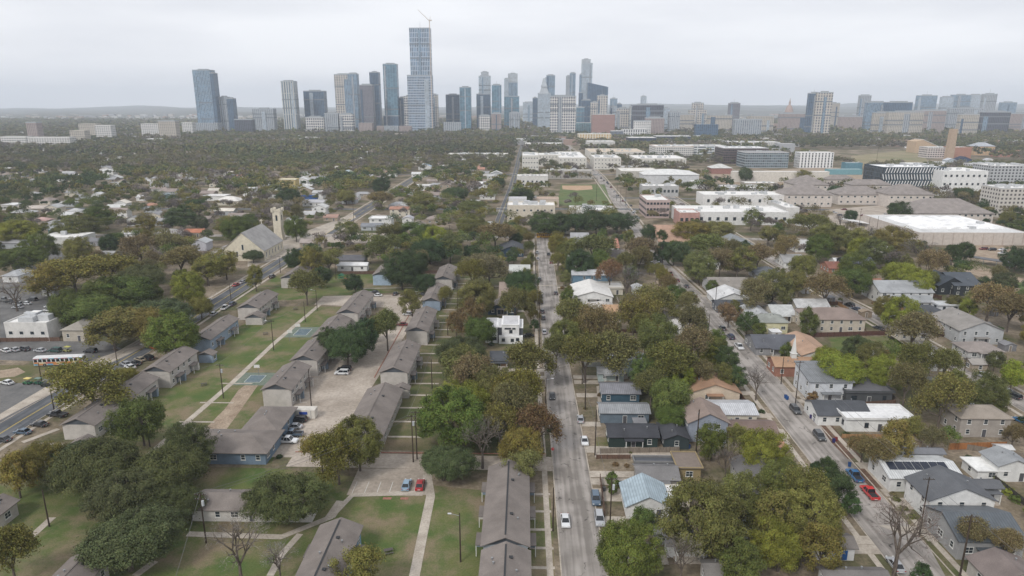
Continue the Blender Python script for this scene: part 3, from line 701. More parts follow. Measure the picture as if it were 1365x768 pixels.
# ---------------------------------------------------------------- houses between the streets, from the photo
WHT = (.66, .66, .65); CRM = (.56, .52, .44); DK = (.05, .055, .065); CHAR = (.075, .08, .09); ORG = (.33, .19, .12)
NAVY = (.035, .06, .095); GRY = (.22, .23, .24); LGR = (.42, .43, .44); TAN = (.34, .29, .23); SAGE = (.30, .36, .33)
HS = [
 # x0,x1,yf,yb,ze, kwargs
 (652, 678, 481, 468, 3.2, dict(kind='gable_x', roof=CHAR, wall=(.36, .22, .14), label='small dark roofed annex below the white cube house')),
 (664, 700, 402, 381, 3.2, dict(kind='gable_x', roof=(.25, .2, .17), wall=TAN, label='brown roofed bungalow hidden in trees left of the central street', lm='the brown roofed bungalow')),
 (649, 690, 411, 403, 3.0, dict(kind='gable_y', roof=(.24, .21, .19), wall=NAVY, label='navy walled cottage under trees left of the central street')),
 (678, 707, 366, 356, 3.0, dict(kind='gable_x', roof=(.45, .46, .44), wall=WHT, desc='pale roofed cottage')),
 (664, 699, 335, 326, 3.4, dict(kind='gable_y', roof=CHAR, wall=NAVY, label='dark gabled house at the far end of the central street', lm='the dark gabled house')),
 (688, 711, 391, 383, 3.0, dict(kind='gable_x', roof=LGR, wall=WHT, desc='pale little house')),
 (640, 676, 500, 488, 3.0, dict(kind='hip', roof=(.3, .26, .22), wall=TAN, label='tan roofed house half hidden below the white cube house')),
 (762, 817, 367, 359, 6.0, dict(kind='gable_x', roof=(.5, .51, .52), rk='metal', wall=(.13, .22, .30), label='two-storey blue house with pale metal roof beside the central street', lm='the two-storey blue house', pitch=.2)),
 (764, 818, 396, 379, 3.4, dict(kind='gable_y', roof=(.55, .54, .52), rk='membrane', wall=WHT, label='wide white gabled house in front of the two-storey blue house', lm='the wide white gabled house', pitch=.3)),
 (800, 832, 385, 377, 3.0, dict(kind='flat', roof=(.5, .49, .46), rk='membrane', wall=CRM, desc='cream flat roofed house')),
 (786, 820, 412, 403, 2.8, dict(kind='hip', roof=(.42, .4, .38), wall=WHT, desc='white low house')),
 (805, 835, 420, 408, 2.8, dict(kind='gable_x', roof=(.42, .27, .17), wall=TAN, label='orange brown roofed shed house right of the central street', lm='the orange brown roofed shed house')),
 (836, 864, 482, 471, 5.4, dict(kind='gable_y', roof=(.34, .36, .37), rk='metal', wall=(.40, .50, .50), label='pale aqua two-storey gabled house under the trees', lm='the pale aqua two-storey house')),
 (796, 834, 498, 488, 2.9, dict(kind='gable_x', roof=LGR, wall=(.42, .5, .5), label='low pale aqua house left of the aqua two-storey house')),
 (801, 855, 525, 509, 3.2, dict(kind='gable_x', roof=(.22, .22, .24), rk='metal', wall=(.045, .09, .13), label='dark blue bungalow with grey metal roof right of the central street', lm='the dark blue bungalow', pitch=.3)),
 (799, 868, 551, 536, 3.2, dict(kind='gable_x', roof=(.27, .28, .29), rk='metal', wall=(.13, .17, .21), label='slate blue bungalow with pale grey roof, second above the black roofed house', lm='the slate blue bungalow', pitch=.3)),
 (810, 880, 583, 564, 3.2, dict(kind='gable_x', roof=(.05, .052, .06), wall=(.028, .045, .042), label='dark green bungalow with long black roof beside the central street', lm='the black roofed bungalow', pitch=.35)),
 (884, 922, 586, 563, 3.0, dict(kind='gable_y', roof=(.055, .057, .065), wall=(.04, .055, .06), label='small black gabled garage house right of the black roofed bungalow', lm='the small black gabled garage', doorc=(.1, .3, .33))),
 (917, 974, 564, 541, 5.6, dict(kind='gable_y', roof=(.24, .19, .165), wall=(.27, .30, .36), label='grey two-storey house with brown gable roof in the right hand block', lm='the grey two-storey gabled house', pitch=.5)),
 (972, 1041, 582, 559, 3.1, dict(kind='gable_x', roof=(.17, .125, .11), wall=(.45, .42, .38), label='long dark brown roof joined beside the grey two-storey gabled house', lm='the long dark brown roof', doorc=(.05, .25, .4))),
 (938, 1012, 553, 533, 3.2, dict(kind='gable_x', roof=(.5, .51, .53), rk='metal', wall=CRM, label='pale patched metal roofed house behind the grey two-storey house', lm='the pale patched metal roof', pitch=.25)),
 (917, 989, 524, 503, 3.2, dict(kind='gable_y', roof=(.33, .205, .135), wall=(.55, .46, .36), label='orange roofed gabled house beside the right hand street', lm='the orange roofed gabled house', pitch=.35)),
 (849, 908, 640, 618, 3.0, dict(kind='gable_x', roof=(.17, .165, .165), wall=(.3, .28, .26), label='dark grey roofed house behind the pale blue metal roof', lm='the dark grey roofed house')),
 (845, 905, 618, 610, 2.8, dict(kind='flat', roof=CHAR, rk='membrane', wall=(.2, .2, .2), desc='dark flat roofed house')),
 (902, 938, 625, 603, 3.4, dict(kind='flat', roof=(.17, .14, .12), rk='membrane', wall=(.30, .235, .13), label='brown box shaped house with ochre wall in the right hand block', lm='the ochre walled box house', parapet=.2)),
 (833, 897, 676, 643, 3.1, dict(kind='gable_y', roof=(.36, .44, .49), rk='metal', wall=WHT, label='white cottage with pale blue metal gable roof near the bottom', lm='the pale blue metal roofed cottage', pitch=.5)),
 (883, 924, 664, 647, 2.6, dict(kind='flat', roof=(.66, .65, .63), rk='membrane', wall=CRM, label='white flat canopy house right of the pale blue metal roof', parapet=.1)),
 (872, 925, 712, 692, 2.8, dict(kind='gable_x', roof=(.2, .2, .2), wall=(.35, .35, .35), desc='grey roofed house')),
 (888, 948, 728, 712, 2.9, dict(kind='gable_x', roof=(.26, .25, .25), wall=WHT, desc='white walled low house')),
 (996, 1088, 655, 612, 3.4, dict(kind='gable_y', roof=(.13, .125, .125), wall=(.4, .39, .37), label='dark shingle roofed house behind the olive trees beside the right hand street', lm='the dark shingled house', pitch=.42)),
 (1015, 1082, 700, 665, 3.1, dict(kind='gable_x', roof=(.19, .17, .16), wall=(.33, .3, .28), desc='brown roofed house')),
 (1087, 1145, 731, 710, 3.0, dict(kind='gable_x', roof=(.17, .155, .145), wall=(.6, .6, .6), label='white walled house with dark roof and blue door near the bottom', lm='the blue doored white house', doorc=(.02, .1, .3))),
 (1100, 1190, 775, 755, 3.0, dict(kind='gable_x', roof=(.15, .14, .135), wall=(.4, .4, .4), desc='dark grey roofed house')),
 (940, 1010, 770, 745, 3.0, dict(kind='gable_x', roof=(.16, .15, .14), wall=(.4, .38, .36), desc='dark roofed house')),
 (885, 931, 446, 433, 3.0, dict(kind='gable_y', roof=(.5, .48, .46), wall=WHT, label='white gabled house at the left kerb of the right hand street', lm='the white gabled kerbside house')),
 (889, 924, 433, 417, 3.0, dict(kind='gable_x', roof=(.26, .24, .22), wall=TAN, label='grey brown roofed house behind the white gabled kerbside house')),
 (948, 1003, 386, 373, 3.2, dict(kind='gable_x', roof=(.24, .22, .2), wall=(.4, .4, .4), label='brown roofed house right of the right hand street, third row back', lm='the brown roofed house')),
 (953, 1003, 400, 388, 3.0, dict(kind='gable_y', roof=(.52, .52, .52), wall=WHT, label='white low gabled house beside the right hand street below a brown roof', lm='the white low gabled house')),
 (955, 1003, 409, 401, 2.8, dict(kind='gable_x', roof=CHAR, wall=(.12, .13, .15), desc='charcoal roofed house')),
 (1012, 1050, 369, 358, 3.2, dict(kind='hip', roof=(.12, .13, .145), wall=(.3, .3, .3), desc='slate roofed house')),
 (1062, 1108, 410, 400, 3.0, dict(kind='gable_x', roof=(.55, .55, .55), rk='metal', wall=CRM, label='white roofed house behind the long tan house', lm='the white roofed house')),
 (1077, 1156, 426, 412, 5.4, dict(kind='hip', roof=(.22, .175, .155), wall=(.48, .43, .36), label='long tan two-storey house with brown roof and balcony', lm='the long tan two-storey house')),
 (1013, 1053, 430, 419, 4.6, dict(kind='hip', roof=(.25, .26, .24), wall=(.55, .52, .34), label='pale yellow two-storey house with grey green roof', lm='the pale yellow house')),
 (1000, 1030, 422, 408, 3.0, dict(kind='gable_y', roof=(.4, .41, .42), wall=WHT, desc='pale grey roofed house')),
 (1030, 1062, 420, 408, 3.0, dict(kind='gable_x', roof=(.5, .51, .5), rk='metal', wall=CRM, desc='pale metal roofed house')),
 (1007, 1068, 464, 447, 2.9, dict(kind='gable_x', roof=(.10, .105, .12), wall=(.25, .25, .26), label='dark slate roofed open carport building right of the right hand street', lm='the dark slate roofed carport')),
 (1068, 1114, 474, 448, 3.8, dict(kind='gable_y', roof=(.37, .25, .18), wall=(.6, .59, .57), label='white hall with orange brown roof right of the carport', lm='the white hall with orange brown roof', pitch=.35)),
 (1090, 1163, 554, 533, 3.2, dict(kind='gable_x', roof=(.075, .08, .09), wall=WHT, label='white house with charcoal hipped roof beside the right hand street', lm='the charcoal roofed white house')),
 (1173, 1246, 390, 377, 5.4, dict(kind='gable_x', roof=(.30, .31, .32), wall=(.62, .62, .61), label='white two-storey house with grey roof in the upper right neighbourhood', lm='the white two-storey grey roofed house')),
 (1190, 1247, 403, 395, 3.0, dict(kind='gable_x', roof=(.27, .28, .29), wall=WHT, desc='grey roofed porch house')),
 (1251, 1290, 381, 370, 4.4, dict(kind='gable_y', roof=(.055, .065, .08), wall=(.025, .03, .035), label='black gabled house near the railway bed', lm='the black gabled house', pitch=.6)),
 (1272, 1310, 381, 367, 5.0, dict(kind='gable_x', roof=(.075, .085, .10), wall=(.03, .035, .04), label='taller black roofed house right of the black gabled house')),
 (1126, 1167, 351, 345, 6.0, dict(kind='gable_x', roof=(.10, .11, .14), rk='metal', wall=(.03, .035, .045), label='black two-storey house with dark metal roof among trees', lm='the black two-storey house')),
 (1157, 1184, 330, 326, 6.2, dict(kind='flat', roof=CHAR, wall=WHT, rk='membrane', label='white and black cube house behind the black two-storey house', lm='the white and black cube house')),
 (1152, 1184, 385, 374, 3.0, dict(kind='gable_x', roof=(.30, .15, .10), wall=(.36, .2, .15), label='rust red roofed house left of the white two-storey grey roofed house', lm='the rust red roofed house')),
 (1105, 1128, 358, 351, 2.8, dict(kind='gable_x', roof=(.22, .10, .075), wall=(.3, .15, .1), desc='dull red roofed house')),
 (1224, 1268, 419, 408, 3.0, dict(kind='hip', roof=CHAR, wall=WHT, label='charcoal hip roofed white house left of the white box house', lm='the charcoal hip roofed house')),
 (1251, 1284, 408, 403, 5.0, dict(kind='flat', roof=LGR, rk='membrane', wall=(.62, .63, .65), label='white box house with upper window strip', lm='the white box house', trim=DARKTRIM)),
 (1241, 1283, 439, 426, 3.0, dict(kind='gable_x', roof=(.25, .22, .2), wall=TAN, label='grey brown roofed house left of the grey two-storey house')),
 (1279, 1341, 441, 420, 5.4, dict(kind='gable_y', roof=(.25, .235, .22), wall=(.4, .41, .42), label='grey two-storey house with white porch at right', lm='the grey two-storey porch house')),
 (1291, 1341, 469, 456, 3.0, dict(kind='hip', roof=(.25, .22, .205), wall=(.42, .42, .42), label='small hip roofed house in front of the grey two-storey porch house', lm='the small hip roofed house')),
 (1079, 1140, 510, 489, 6.0, dict(kind='shed', roof=(.2, .21, .22), rk='metal', wall=(.55, .57, .6), label='modern white house with sloping curved roof behind the green trees', lm='the modern sloping roofed house', pitch=.15)),
 (1128, 1193, 524, 505, 3.6, dict(kind='flat', roof=(.12, .12, .13), rk='membrane', wall=(.08, .085, .09), label='black glazed annex right of the modern sloping roofed house', trim=DARKTRIM)),
 (1128, 1222, 560, 541, 3.6, dict(kind='flat', roof=(.6, .6, .6), rk='membrane', wall=(.7, .7, .69), label='modern flat roofed white house with roof terrace beside the right hand street', lm='the flat roofed white house', trim=DARKTRIM)),
 (1281, 1352, 558, 539, 5.6, dict(kind='hip', roof=(.27, .235, .2), wall=(.34, .31, .28), label='taupe two-storey hip roofed house behind the orange wooden fence', lm='the taupe two-storey house')),
 (1186, 1287, 638, 607, 3.6, dict(kind='gable_x', roof=(.56, .57, .57), rk='metal', wall=(.64, .64, .63), label='white house with pale metal roof and solar panels', lm='the white house with solar panels', pitch=.28)),
 (1210, 1262, 605, 596, 3.2, dict(kind='gable_x', roof=(.16, .165, .18), wall=(.5, .5, .5), desc='slate roofed house')),
 (1238, 1331, 668, 636, 5.2, dict(kind='gable_y', roof=(.11, .115, .125), wall=(.66, .66, .65), label='white two-storey house with dark roof and dark garage door', lm='the white house with dark garage', pitch=.42)),
 (1289, 1340, 651, 638, 3.4, dict(kind='gable_x', roof=(.12, .125, .135), wall=WHT, label='low dark roofed extension behind the white garage house')),
 (1278, 1372, 722, 674, 4.4, dict(kind='gable_x', roof=(.10, .115, .13), rk='metal', wall=(.3, .3, .3), label='dark ribbed metal roofed building at the lower right edge', lm='the dark ribbed metal roof', pitch=.4)),
 (1322, 1400, 778, 742, 3.4, dict(kind='gable_y', roof=(.18, .15, .14), wall=(.4, .38, .35), label='brown roofed building cut off at the lower right corner')),
 (1331, 1380, 622, 602, 4.2, dict(kind='gable_y', roof=(.25, .26, .27), wall=(.64, .64, .63), label='white gabled house at the right edge beside the garden', lm='the white gabled house at the right edge')),
 (1303, 1347, 629, 610, 2.6, dict(kind='flat', roof=(.66, .66, .64), rk='membrane', wall=WHT, label='long white flat roofed shed left of the right edge house', parapet=.05)),
 (1296, 1322, 486, 478, 2.8, dict(kind='gable_x', roof=(.3, .28, .26), wall=TAN, desc='tan roofed shed')),
 (1345, 1385, 412, 402, 3.0, dict(kind='gable_x', roof=(.2, .19, .18), wall=TAN, desc='dark roofed house')),
 (1199, 1240, 445, 436, 2.8, dict(kind='gable_x', roof=(.27, .25, .23), wall=CRM, desc='cream low house')),
 # upper middle
 (968, 1012, 330, 319, 4.0, dict(kind='gable_y', roof=(.22, .235, .245), wall=(.4, .4, .4), label='big grey roofed barn like house below the white complex', lm='the big grey roofed building')),
 (877, 921, 322, 308, 3.2, dict(kind='gable_x', roof=(.36, .235, .175), wall=TAN, label='orange roofed building beside the right hand street below the white complex', lm='the orange roofed building')),
 (800, 826, 330, 322, 3, dict(kind='gable_x', roof=(.42, .2, .16), wall=WHT, desc='red roofed house')),
 (812, 838, 344, 336, 3, dict(kind='gable_x', roof=(.2, .18, .17), wall=(.25, .23, .22), desc='brown roofed house')),
 (750, 776, 335, 328, 3.0, dict(kind='gable_x', roof=(.2, .2, .22), wall=NAVY, desc='dark blue house')),
 (752, 788, 350, 343, 3, dict(kind='gable_x', roof=(.35, .34, .33), wall=CRM, desc='pale roofed house')),
 (845, 862, 388, 380, 3, dict(kind='gable_y', roof=(.5, .5, .5), wall=WHT, desc='white narrow house')),
 (853, 880, 402, 395, 3, dict(kind='gable_x', roof=(.07, .075, .09), wall=(.3, .3, .3), desc='dark roofed house')),
 (930, 962, 352, 344, 3, dict(kind='gable_x', roof=(.5, .5, .48), wall=WHT, desc='pale roofed house')),
 (1045, 1075, 350, 342, 3, dict(kind='gable_x', roof=(.3, .3, .3), wall=WHT, desc='grey roofed white house')),
 (1060, 1092, 330, 323, 3, dict(kind='gable_x', roof=(.5, .5, .5), wall=WHT, desc='white roofed house')),
 (1040, 1066, 388, 381, 3, dict(kind='hip', roof=(.2, .19, .18), wall=TAN, desc='brown hip roofed house')),
 (1115, 1150, 352, 346, 3, dict(kind='gable_x', roof=(.55, .55, .55), wall=WHT, desc='white roofed house')),
]
for (x0, x1, yf, yb, ze, k) in HS:
    k = dict(k); k.setdefault('pitch', .4)
    if yf > 395 and k.get('kind') != 'flat' and (x0 * 7 + yf) % 3 != 0: k.setdefault('porch', ('S', (3.2, 4.5, 5.5)[(x0 + yf) % 3], 1.9, shade(k['roof'], .9)))
    clean(PH(x0, x1, yf, yb, ze, **k))
def cube_house():
    A = at(647, 436, 6.2); B = at(697, 436, 6.2); w = B[0] - A[0]; X = (A[0] + B[0]) / 2; d = 11; Y = A[1] + d / 2
    r = thing('house', 'modern white cube house with flat roofs beside the central street', 'house', (X, Y, 0)); wm = paint((.72, .72, .72), 'wall'); dm = paint((.07, .075, .085), 'wall')
    a = -w / 2; s = w / 50.0
    for nm, x0, x1, f, z0, z1, m in (('left_wing', 0, 16, 0, 0, 6.0, wm), ('stair_core', 16.1, 22, .8, 0, 5.8, dm), ('right_wing', 22.1, 45, 0, 2.9, 6.9, wm), ('ground_floor', 18, 50, -.9, 0, 2.85, wm), ('side_wing', 45.1, 50, .8, 2.9, 5.6, dm)):
        b = MB().box(a + x0 * s, a + x1 * s, -d / 2 + f, d / 2 - (0 if f >= 0 else .2), z0, z1).build(nm, m, r)
        if z1 > 5: MB().box(a + x0 * s - .12, a + x1 * s + .12, -d / 2 + f - .12, d / 2 + .1, z1 + .002, z1 + .3).box(a + x0 * s + .4, a + x1 * s - .4, -d / 2 + f + .4, d / 2 - .4, z1 + .301, z1 + .32, 1).build('flat_roof', [wm, paint((.45, .45, .46), 'membrane')], b)
    for u, z, ww in ((4, 4.6, 2.2), (11, 4.6, 1.6), (4, 1.2, 1.6), (8, 1.2, 1.6), (12, 1.2, 1.6), (30, 5.4, 2.4), (38, 5.4, 1.2), (34, 3.9, 1.2)): put(r, win_mesh(ww, .5 if z > 5 else 1.2, DARKTRIM, False), 'S', w, d, a + u * s, z)
    for u, z in ((24, 1), (36, .9), (43, 1.2)): obj('window', win_mesh(1.2, 1.1, DARKTRIM, False), r, (a + u * s, -d / 2 - .9, z))
    landmark('the white cube house', X, Y, 6); ZONES.append((A[0] - 2, B[0] + 2, A[1] - 8, A[1] + d))
cube_house()
# drives from the streets to the houses, garden sheds and lot fences
rd = random.Random(21); _hs = [o for o in bpy.data.objects if o.get('category') == 'house']
_hb = []
for o in _hs:
    wl_ = [c for c in o.children if c.name.startswith('wall')]
    if not wl_: continue
    xs = [v.co.x for v in wl_[0].data.vertices]; ys_ = [v.co.y for v in wl_[0].data.vertices]
    _hb.append((o.location.x + min(xs), o.location.x + max(xs), o.location.y + min(ys_), o.location.y + max(ys_)))
def clear_(x0, x1, y0, y1): return not any(a < x1 and b > x0 and c < y1 and d_ > y0 for a, b, c, d_ in _hb)
_dz = 0
for (a, b, c, d_) in list(_hb):
    _dz += .0011
    y = c - 2.2 if rd.random() < .6 else (c + d_) / 2
    for (sx, lo, hi) in ((15.9, 17, 42), (81.6, 82, 104)):
        if lo < a < hi and a - sx < 22: struct(MB().box(sx, a - .1, y, y + 2.8, 0, .09 + _dz).build('driveway', CONC))
    for (sx, lo, hi) in ((7.2, -22, 6), (70.4, 44, 70)):
        if lo < b < hi and sx - b < 22: struct(MB().box(b + .1, sx, y, y + 2.8, 0, .09 + _dz).build('driveway', CONC))
ns = 0
for k in range(900):
    if ns >= 55: break
    X, Y = rd.choice((rd.uniform(19, 68), rd.uniform(84, 142), rd.uniform(154, 215))), rd.uniform(118, 330)
    if not clear_(X - 3, X + 3, Y - 3, Y + 3): continue
    c_, ds = rd.choice([((.5, .5, .5), 'pale garden shed'), ((.2, .2, .21), 'dark grey garden shed'), ((.3, .24, .18), 'brown garden shed'), ((.6, .6, .6), 'small white shed'), ((.35, .2, .13), 'rusty roofed shed')])
    w_, d_ = rd.uniform(2.6, 4.5), rd.uniform(2.4, 4.5)
    r = thing('garden_shed', None, 'shed', (X, Y, 0), 0, 'garden sheds'); kd = rd.choice(('gable_x', 'gable_y', 'flat', 'shed')); p_ = .12 if kd == 'shed' else .35
    wall_mb(w_, d_, 2.3, kd, p_).build('wall', paint(shade(c_, .9), 'wall'), r); roof_mb(w_, d_, 2.3, kd, p_, .25, .1).build('roof', paint(c_, 'shingle'), r); obj('door', door_mesh((.2, .17, .14), .8), r, (0, -d_ / 2, .02))
    _hb.append((X - 3, X + 3, Y - 3, Y + 3)); ZONES.append((X - 2.5, X + 2.5, Y - 3.5, Y + 2.5)); autolabel(r, ds, X, Y, 2); ns += 1
# solar panels lie on the white metal roof
A = at(1195, 612, 4.9)
X, Y = at(1238, 612, 4.6)
root = thing('solar_array', 'dark solar panels in a row on the white metal roof', 'solar panels', (X, Y, 0))
rz_ = [o for o in bpy.data.objects if o.get('label') == 'white house with pale metal roof and solar panels'][0]
hy = rz_.location.y; dd = 0
wl = [c for c in rz_.children if c.name.startswith('roof')][0]
zs = max(v.co.z for v in wl.data.vertices); ys = max(v.co.y for v in wl.data.vertices)
root.location = (rz_.location.x - .5, hy, 0)
for k in range(7):
    x = (k - 3) * 1.95; y0, y1 = -ys * .52, -ys * .08
    def zz(y): return zs - abs(y) * .28 + .10
    MB().face([(x - .9, y0, zz(y0)), (x + .9, y0, zz(y0)), (x + .9, y1, zz(y1)), (x - .9, y1, zz(y1))]).face([(x - .9, y0, zz(y0) - .05), (x - .9, y1, zz(y1) - .05), (x + .9, y1, zz(y1) - .05), (x + .9, y0, zz(y0) - .05)]).build('solar_panel', flat('solar_cells', (.015, .02, .035), .15), root)
# ================================================================ larger buildings
def block(x0, x1, yb, yt, dep, label, mat, roofm=None, name='building', cat='building', group=None, lm=None, desc=None, rows=0, cols=0, ww=1.6, wh=1.5,
          wallc=None, wins='S', parapet=.8, clutter=2, zone=3, hip=None, sideg=None, setz=None, rz=0, trim=None, extra=None):
    """front base row yb between columns x0..x1, top of the front at row yt"""
    xm = (x0 + x1) / 2; Y = at(xm, yb)[1]
    if setz is None: Z = pt(xm, yt, Y)[1]
    else: Z = setz
    X0 = pt(x0, yt, Y)[0]; X1 = pt(x1, yt, Y)[0]
    w, d = X1 - X0, dep; X = (X0 + X1) / 2
    r = thing(name, label, cat, (X, Y + d / 2, 0), rz, group)
    wallm = mat if mat is not None else paint(wallc, 'wall')
    MB().box(-w / 2, w / 2, -d / 2, d / 2, 0, Z - .02).build('wall', wallm, r)
    rnd = random.Random(int(x0 * 7 + yb))
    if hip:
        RF = roof_mb(w, d, Z - .02, 'hip', hip[1], .8).build('roof', paint(hip[0], 'shingle'), r)
    else:
        rm = roofm or paint((.64, .63, .61), 'membrane'); a, b, t, p = w / 2, d / 2, .35, parapet
        RF = MB().box(-a + t, a - t, -b + t, b - t, Z - .01, Z + .12).build('roof', rm, r)
        MB().box(-a - .02, a + .02, -b - .02, -b + t, Z - .015, Z + p).box(-a - .02, a + .02, b - t, b + .02, Z - .015, Z + p).box(-a - .02, -a + t, -b + t, b - t, Z - .015, Z + p).box(a - t, a + .02, -b + t, b - t, Z - .015, Z + p).build('parapet', paint(wallc or (.5, .5, .5), 'wall'), r)
        for k in range(clutter * 2 if clutter > 2 else clutter):
            s_ = rnd.uniform(.7, 2.4); MB().box(-s_, s_, -s_ * .7, s_ * .7, 0, rnd.uniform(1.3, 2.6)).build('rooftop_unit', paint((.45, .46, .47), 'wall'), RF, (rnd.uniform(-.35, .35) * w, rnd.uniform(-.3, .3) * d, Z + .12))
    if rows:
        for sd in wins:
            ln = w if sd in 'SN' else d
            nc = cols if sd in 'SN' else max(2, int(cols * d / max(w, 1)))
            nc = min(nc, int(100 / rows / len(wins)) if len(wins) == 1 else max(2, int(96 / rows / len(wins))))
            for j in range(rows):
                for k in range(nc):
                    u = (k + .5) / nc * ln - ln / 2
                    put(r, win_mesh(ww, wh, trim or TRIM, False), sd, w, d, u, (j + .38) * Z / rows)
    if extra: extra(r, w, d, Z)
    ZONES.append((X0 - zone, X1 + zone, Y - zone - 6, Y + d + zone))
    if lm: landmark(lm, X, Y, Z)
    if desc: autolabel(r, desc, X, Y, Z)
    return r
WHITEW = (.62, .61, .6); BEIGE = (.50, .44, .37); BRICK = (.34, .17, .13)
fA = lambda: facade((.05, .06, .07), (.58, .57, .55), 3.2, 3.4, .45, .45, .4)
# the big white complex and its neighbours
def cx(r, w, d, Z): pass
block(908, 1052, 300, 284, 34, 'long white flat roofed complex with dark square windows along its front', None, wallc=(.62, .62, .61), rows=1, cols=13, ww=2.2, wh=2.4, lm='the long white complex', clutter=5, trim=DARKTRIM)
block(906, 933, 301, 285, 20, 'pink brick fronted wing at the left end of the long white complex', None, wallc=(.42, .25, .22), rows=1, cols=4, ww=2.2, wh=2.4, clutter=1, trim=DARKTRIM)
block(938, 1048, 275, 261, 26, 'upper white storey block behind the long white complex with square windows', None, wallc=(.66, .65, .64), rows=1, cols=8, ww=2.2, wh=2.6, clutter=5, lm='the upper white storey block', trim=DARKTRIM)
block(862, 893, 291, 268, 34, 'three-storey pinkish apartment block left of the long white complex', None, wallc=(.42, .33, .31), rows=3, cols=7, ww=1.8, wh=1.6, lm='the pinkish apartment block', wins='SW', trim=DARKTRIM)
block(1048, 1066, 296, 278, 40, 'low white end wing of the long white complex', None, wallc=(.58, .57, .55), clutter=3)
block(761, 820, 290, 281, 24, 'low white roofed store below the ball field', None, wallc=(.55, .55, .54), clutter=4, lm='the low white roofed store', rows=1, cols=5)
block(676, 740, 297, 275, 20, 'cream and white three-part building left of the ball field', None, wallc=(.55, .50, .42), rows=2, cols=7, clutter=5, lm='the cream three-part building', wins='SW')
block(678, 702, 287, 266, 12, 'pale grey slanted roof block joined to the cream three-part building', None, wallc=(.6, .6, .6), roofm=paint((.4, .4, .42), 'membrane'), clutter=0)
block(700, 745, 276, 266, 14, 'tan roofed rear block of the cream three-part building', None, wallc=(.5, .42, .35), roofm=paint((.4, .3, .24), 'membrane'), clutter=2)
# warehouses
block(828, 880, 243, 229, 45, 'long low cream warehouse with grey front wall', None, wallc=(.42, .40, .36), roofm=paint((.6, .58, .54), 'membrane'), clutter=0, lm='the cream warehouse')
block(858, 932, 247, 233, 50, 'pale warehouse with white roof and one dark opening', None, wallc=(.55, .56, .58), roofm=paint((.66, .65, .64), 'membrane'), clutter=0, hip=((.6, .6, .59), .16), lm='the white hipped warehouse')
block(922, 943, 252, 243, 14, 'small white shed right of the white hipped warehouse', None, wallc=(.6, .6, .6), clutter=0)
block(857, 905, 262, 249, 20, 'grey open fronted building below the warehouses', None, wallc=(.4, .4, .4), clutter=3, rows=1, cols=9, ww=2.5, wh=3)
block(977, 1106, 243, 229, 8, 'long unfinished concrete wall on the pale building site', None, wallc=(.58, .55, .5), clutter=0, parapet=.2, lm='the long concrete wall')
block(949, 976, 232, 224, 22, 'red barn like building with pale gable roof', None, wallc=(.27, .14, .12), clutter=0, hip=((.5, .5, .48), .4), lm='the red barn like building')
# white apartment rows left of the diagonal
def apts(x0, x1, yb, yt, dep, lab, lm=None, **k):
    k.setdefault('wallc', (.58, .56, .52)); k.setdefault('rows', 3)
    block(x0, x1, yb, yt, dep, lab, None, lm=lm, cat='apartment building', name='apartment_building', **k)
apts(696, 718, 232, 208, 60, 'tall white apartment building beside the narrow far street', 'the tall white apartment building', cols=6, rows=4, clutter=6)
apts(718, 752, 222, 207, 40, 'white apartment wing with balconies above the dark tree', None, cols=8, clutter=6)
apts(745, 782, 226, 211, 130, 'long white apartment wing running away toward the towers', 'the long white wing', cols=7, wins='SE', clutter=9)
apts(700, 750, 200, 192, 40, 'rear row of the white apartments with planted roof', None, cols=10, rows=2, clutter=5)
apts(722, 790, 239, 228, 14, 'low grey school building behind the ball field', 'the low grey school building', cols=12, rows=2, wallc=(.36, .34, .31), clutter=3)
apts(792, 828, 226, 211, 60, 'white pitched apartment building at the corner of the wide street', 'the corner apartment building', cols=8, wins='SW', clutter=6)
apts(786, 860, 212, 203, 90, 'long cream flat roofed building behind the corner apartments', None, cols=12, rows=2, clutter=8, roofm=paint((.5, .42, .33), 'membrane'))
apts(848, 915, 223, 212, 70, 'wide white apartment block with many roof units', 'the wide white apartment block', cols=14, rows=2, clutter=12)
apts(597, 677, 214, 206, 26, 'long white apartment row standing alone in the woods', 'the long white row in the woods', cols=18, rows=2, clutter=8)
apts(783, 820, 201, 189, 40, 'grey white office with flat roof below the yellow building', None, cols=9, rows=2, wallc=(.52, .51, .49), clutter=3)
block(771, 815, 193, 179, 30, 'yellow ochre building with white window bays', facade((.45, .27, .07), (.6, .55, .45), 3.5, 6, .3, .5, .2), wallc=(.6, .58, .5), lm='the yellow ochre building', clutter=4)
block(766, 799, 182, 164, 30, 'teal glass office in front of the brick block', facade((.04, .13, .17), (.3, .42, .46), 3.5, 5, .25, .12), lm='the teal glass office')
block(790, 820, 184, 153, 40, 'reddish brick office block right of the white grid hotel', facade((.1, .07, .07), (.34, .2, .17), 3.3, 3, .45, .5), lm='the reddish brick office block')
block(830, 862, 187, 173, 30, 'white and black hotel with tall window slots', facade((.05, .06, .08), (.6, .6, .6), 9, 6, .2, .55, .3), lm='the white and black hotel')
block(815, 831, 187, 175, 30, 'dark grey block beside the white and black hotel', facade((.08, .1, .13), (.15, .17, .2), 4, 4, .3, .3))
block(838, 875, 197, 184, 40, 'dark blue glass office with stepped front', facade((.02, .03, .05), (.05, .06, .09), 3.5, 4, .3, .2), lm='the dark blue glass office')
block(875, 921, 191, 182, 40, 'dark flat office with white roof deck', facade((.02, .03, .05), (.07, .08, .12), 3.5, 4, .3, .2), clutter=4)
block(874, 925, 213, 196, 60, 'brown and beige apartment block with pale roof', fA(), lm='the brown and beige apartment block', wallc=(.42, .33, .26), clutter=10)
block(914, 968, 212, 195, 40, 'white flat office with long window bands and carport roof', facade((.15, .18, .2), (.62, .63, .64), 4, 14, .45, .1), lm='the white banded office', clutter=5)
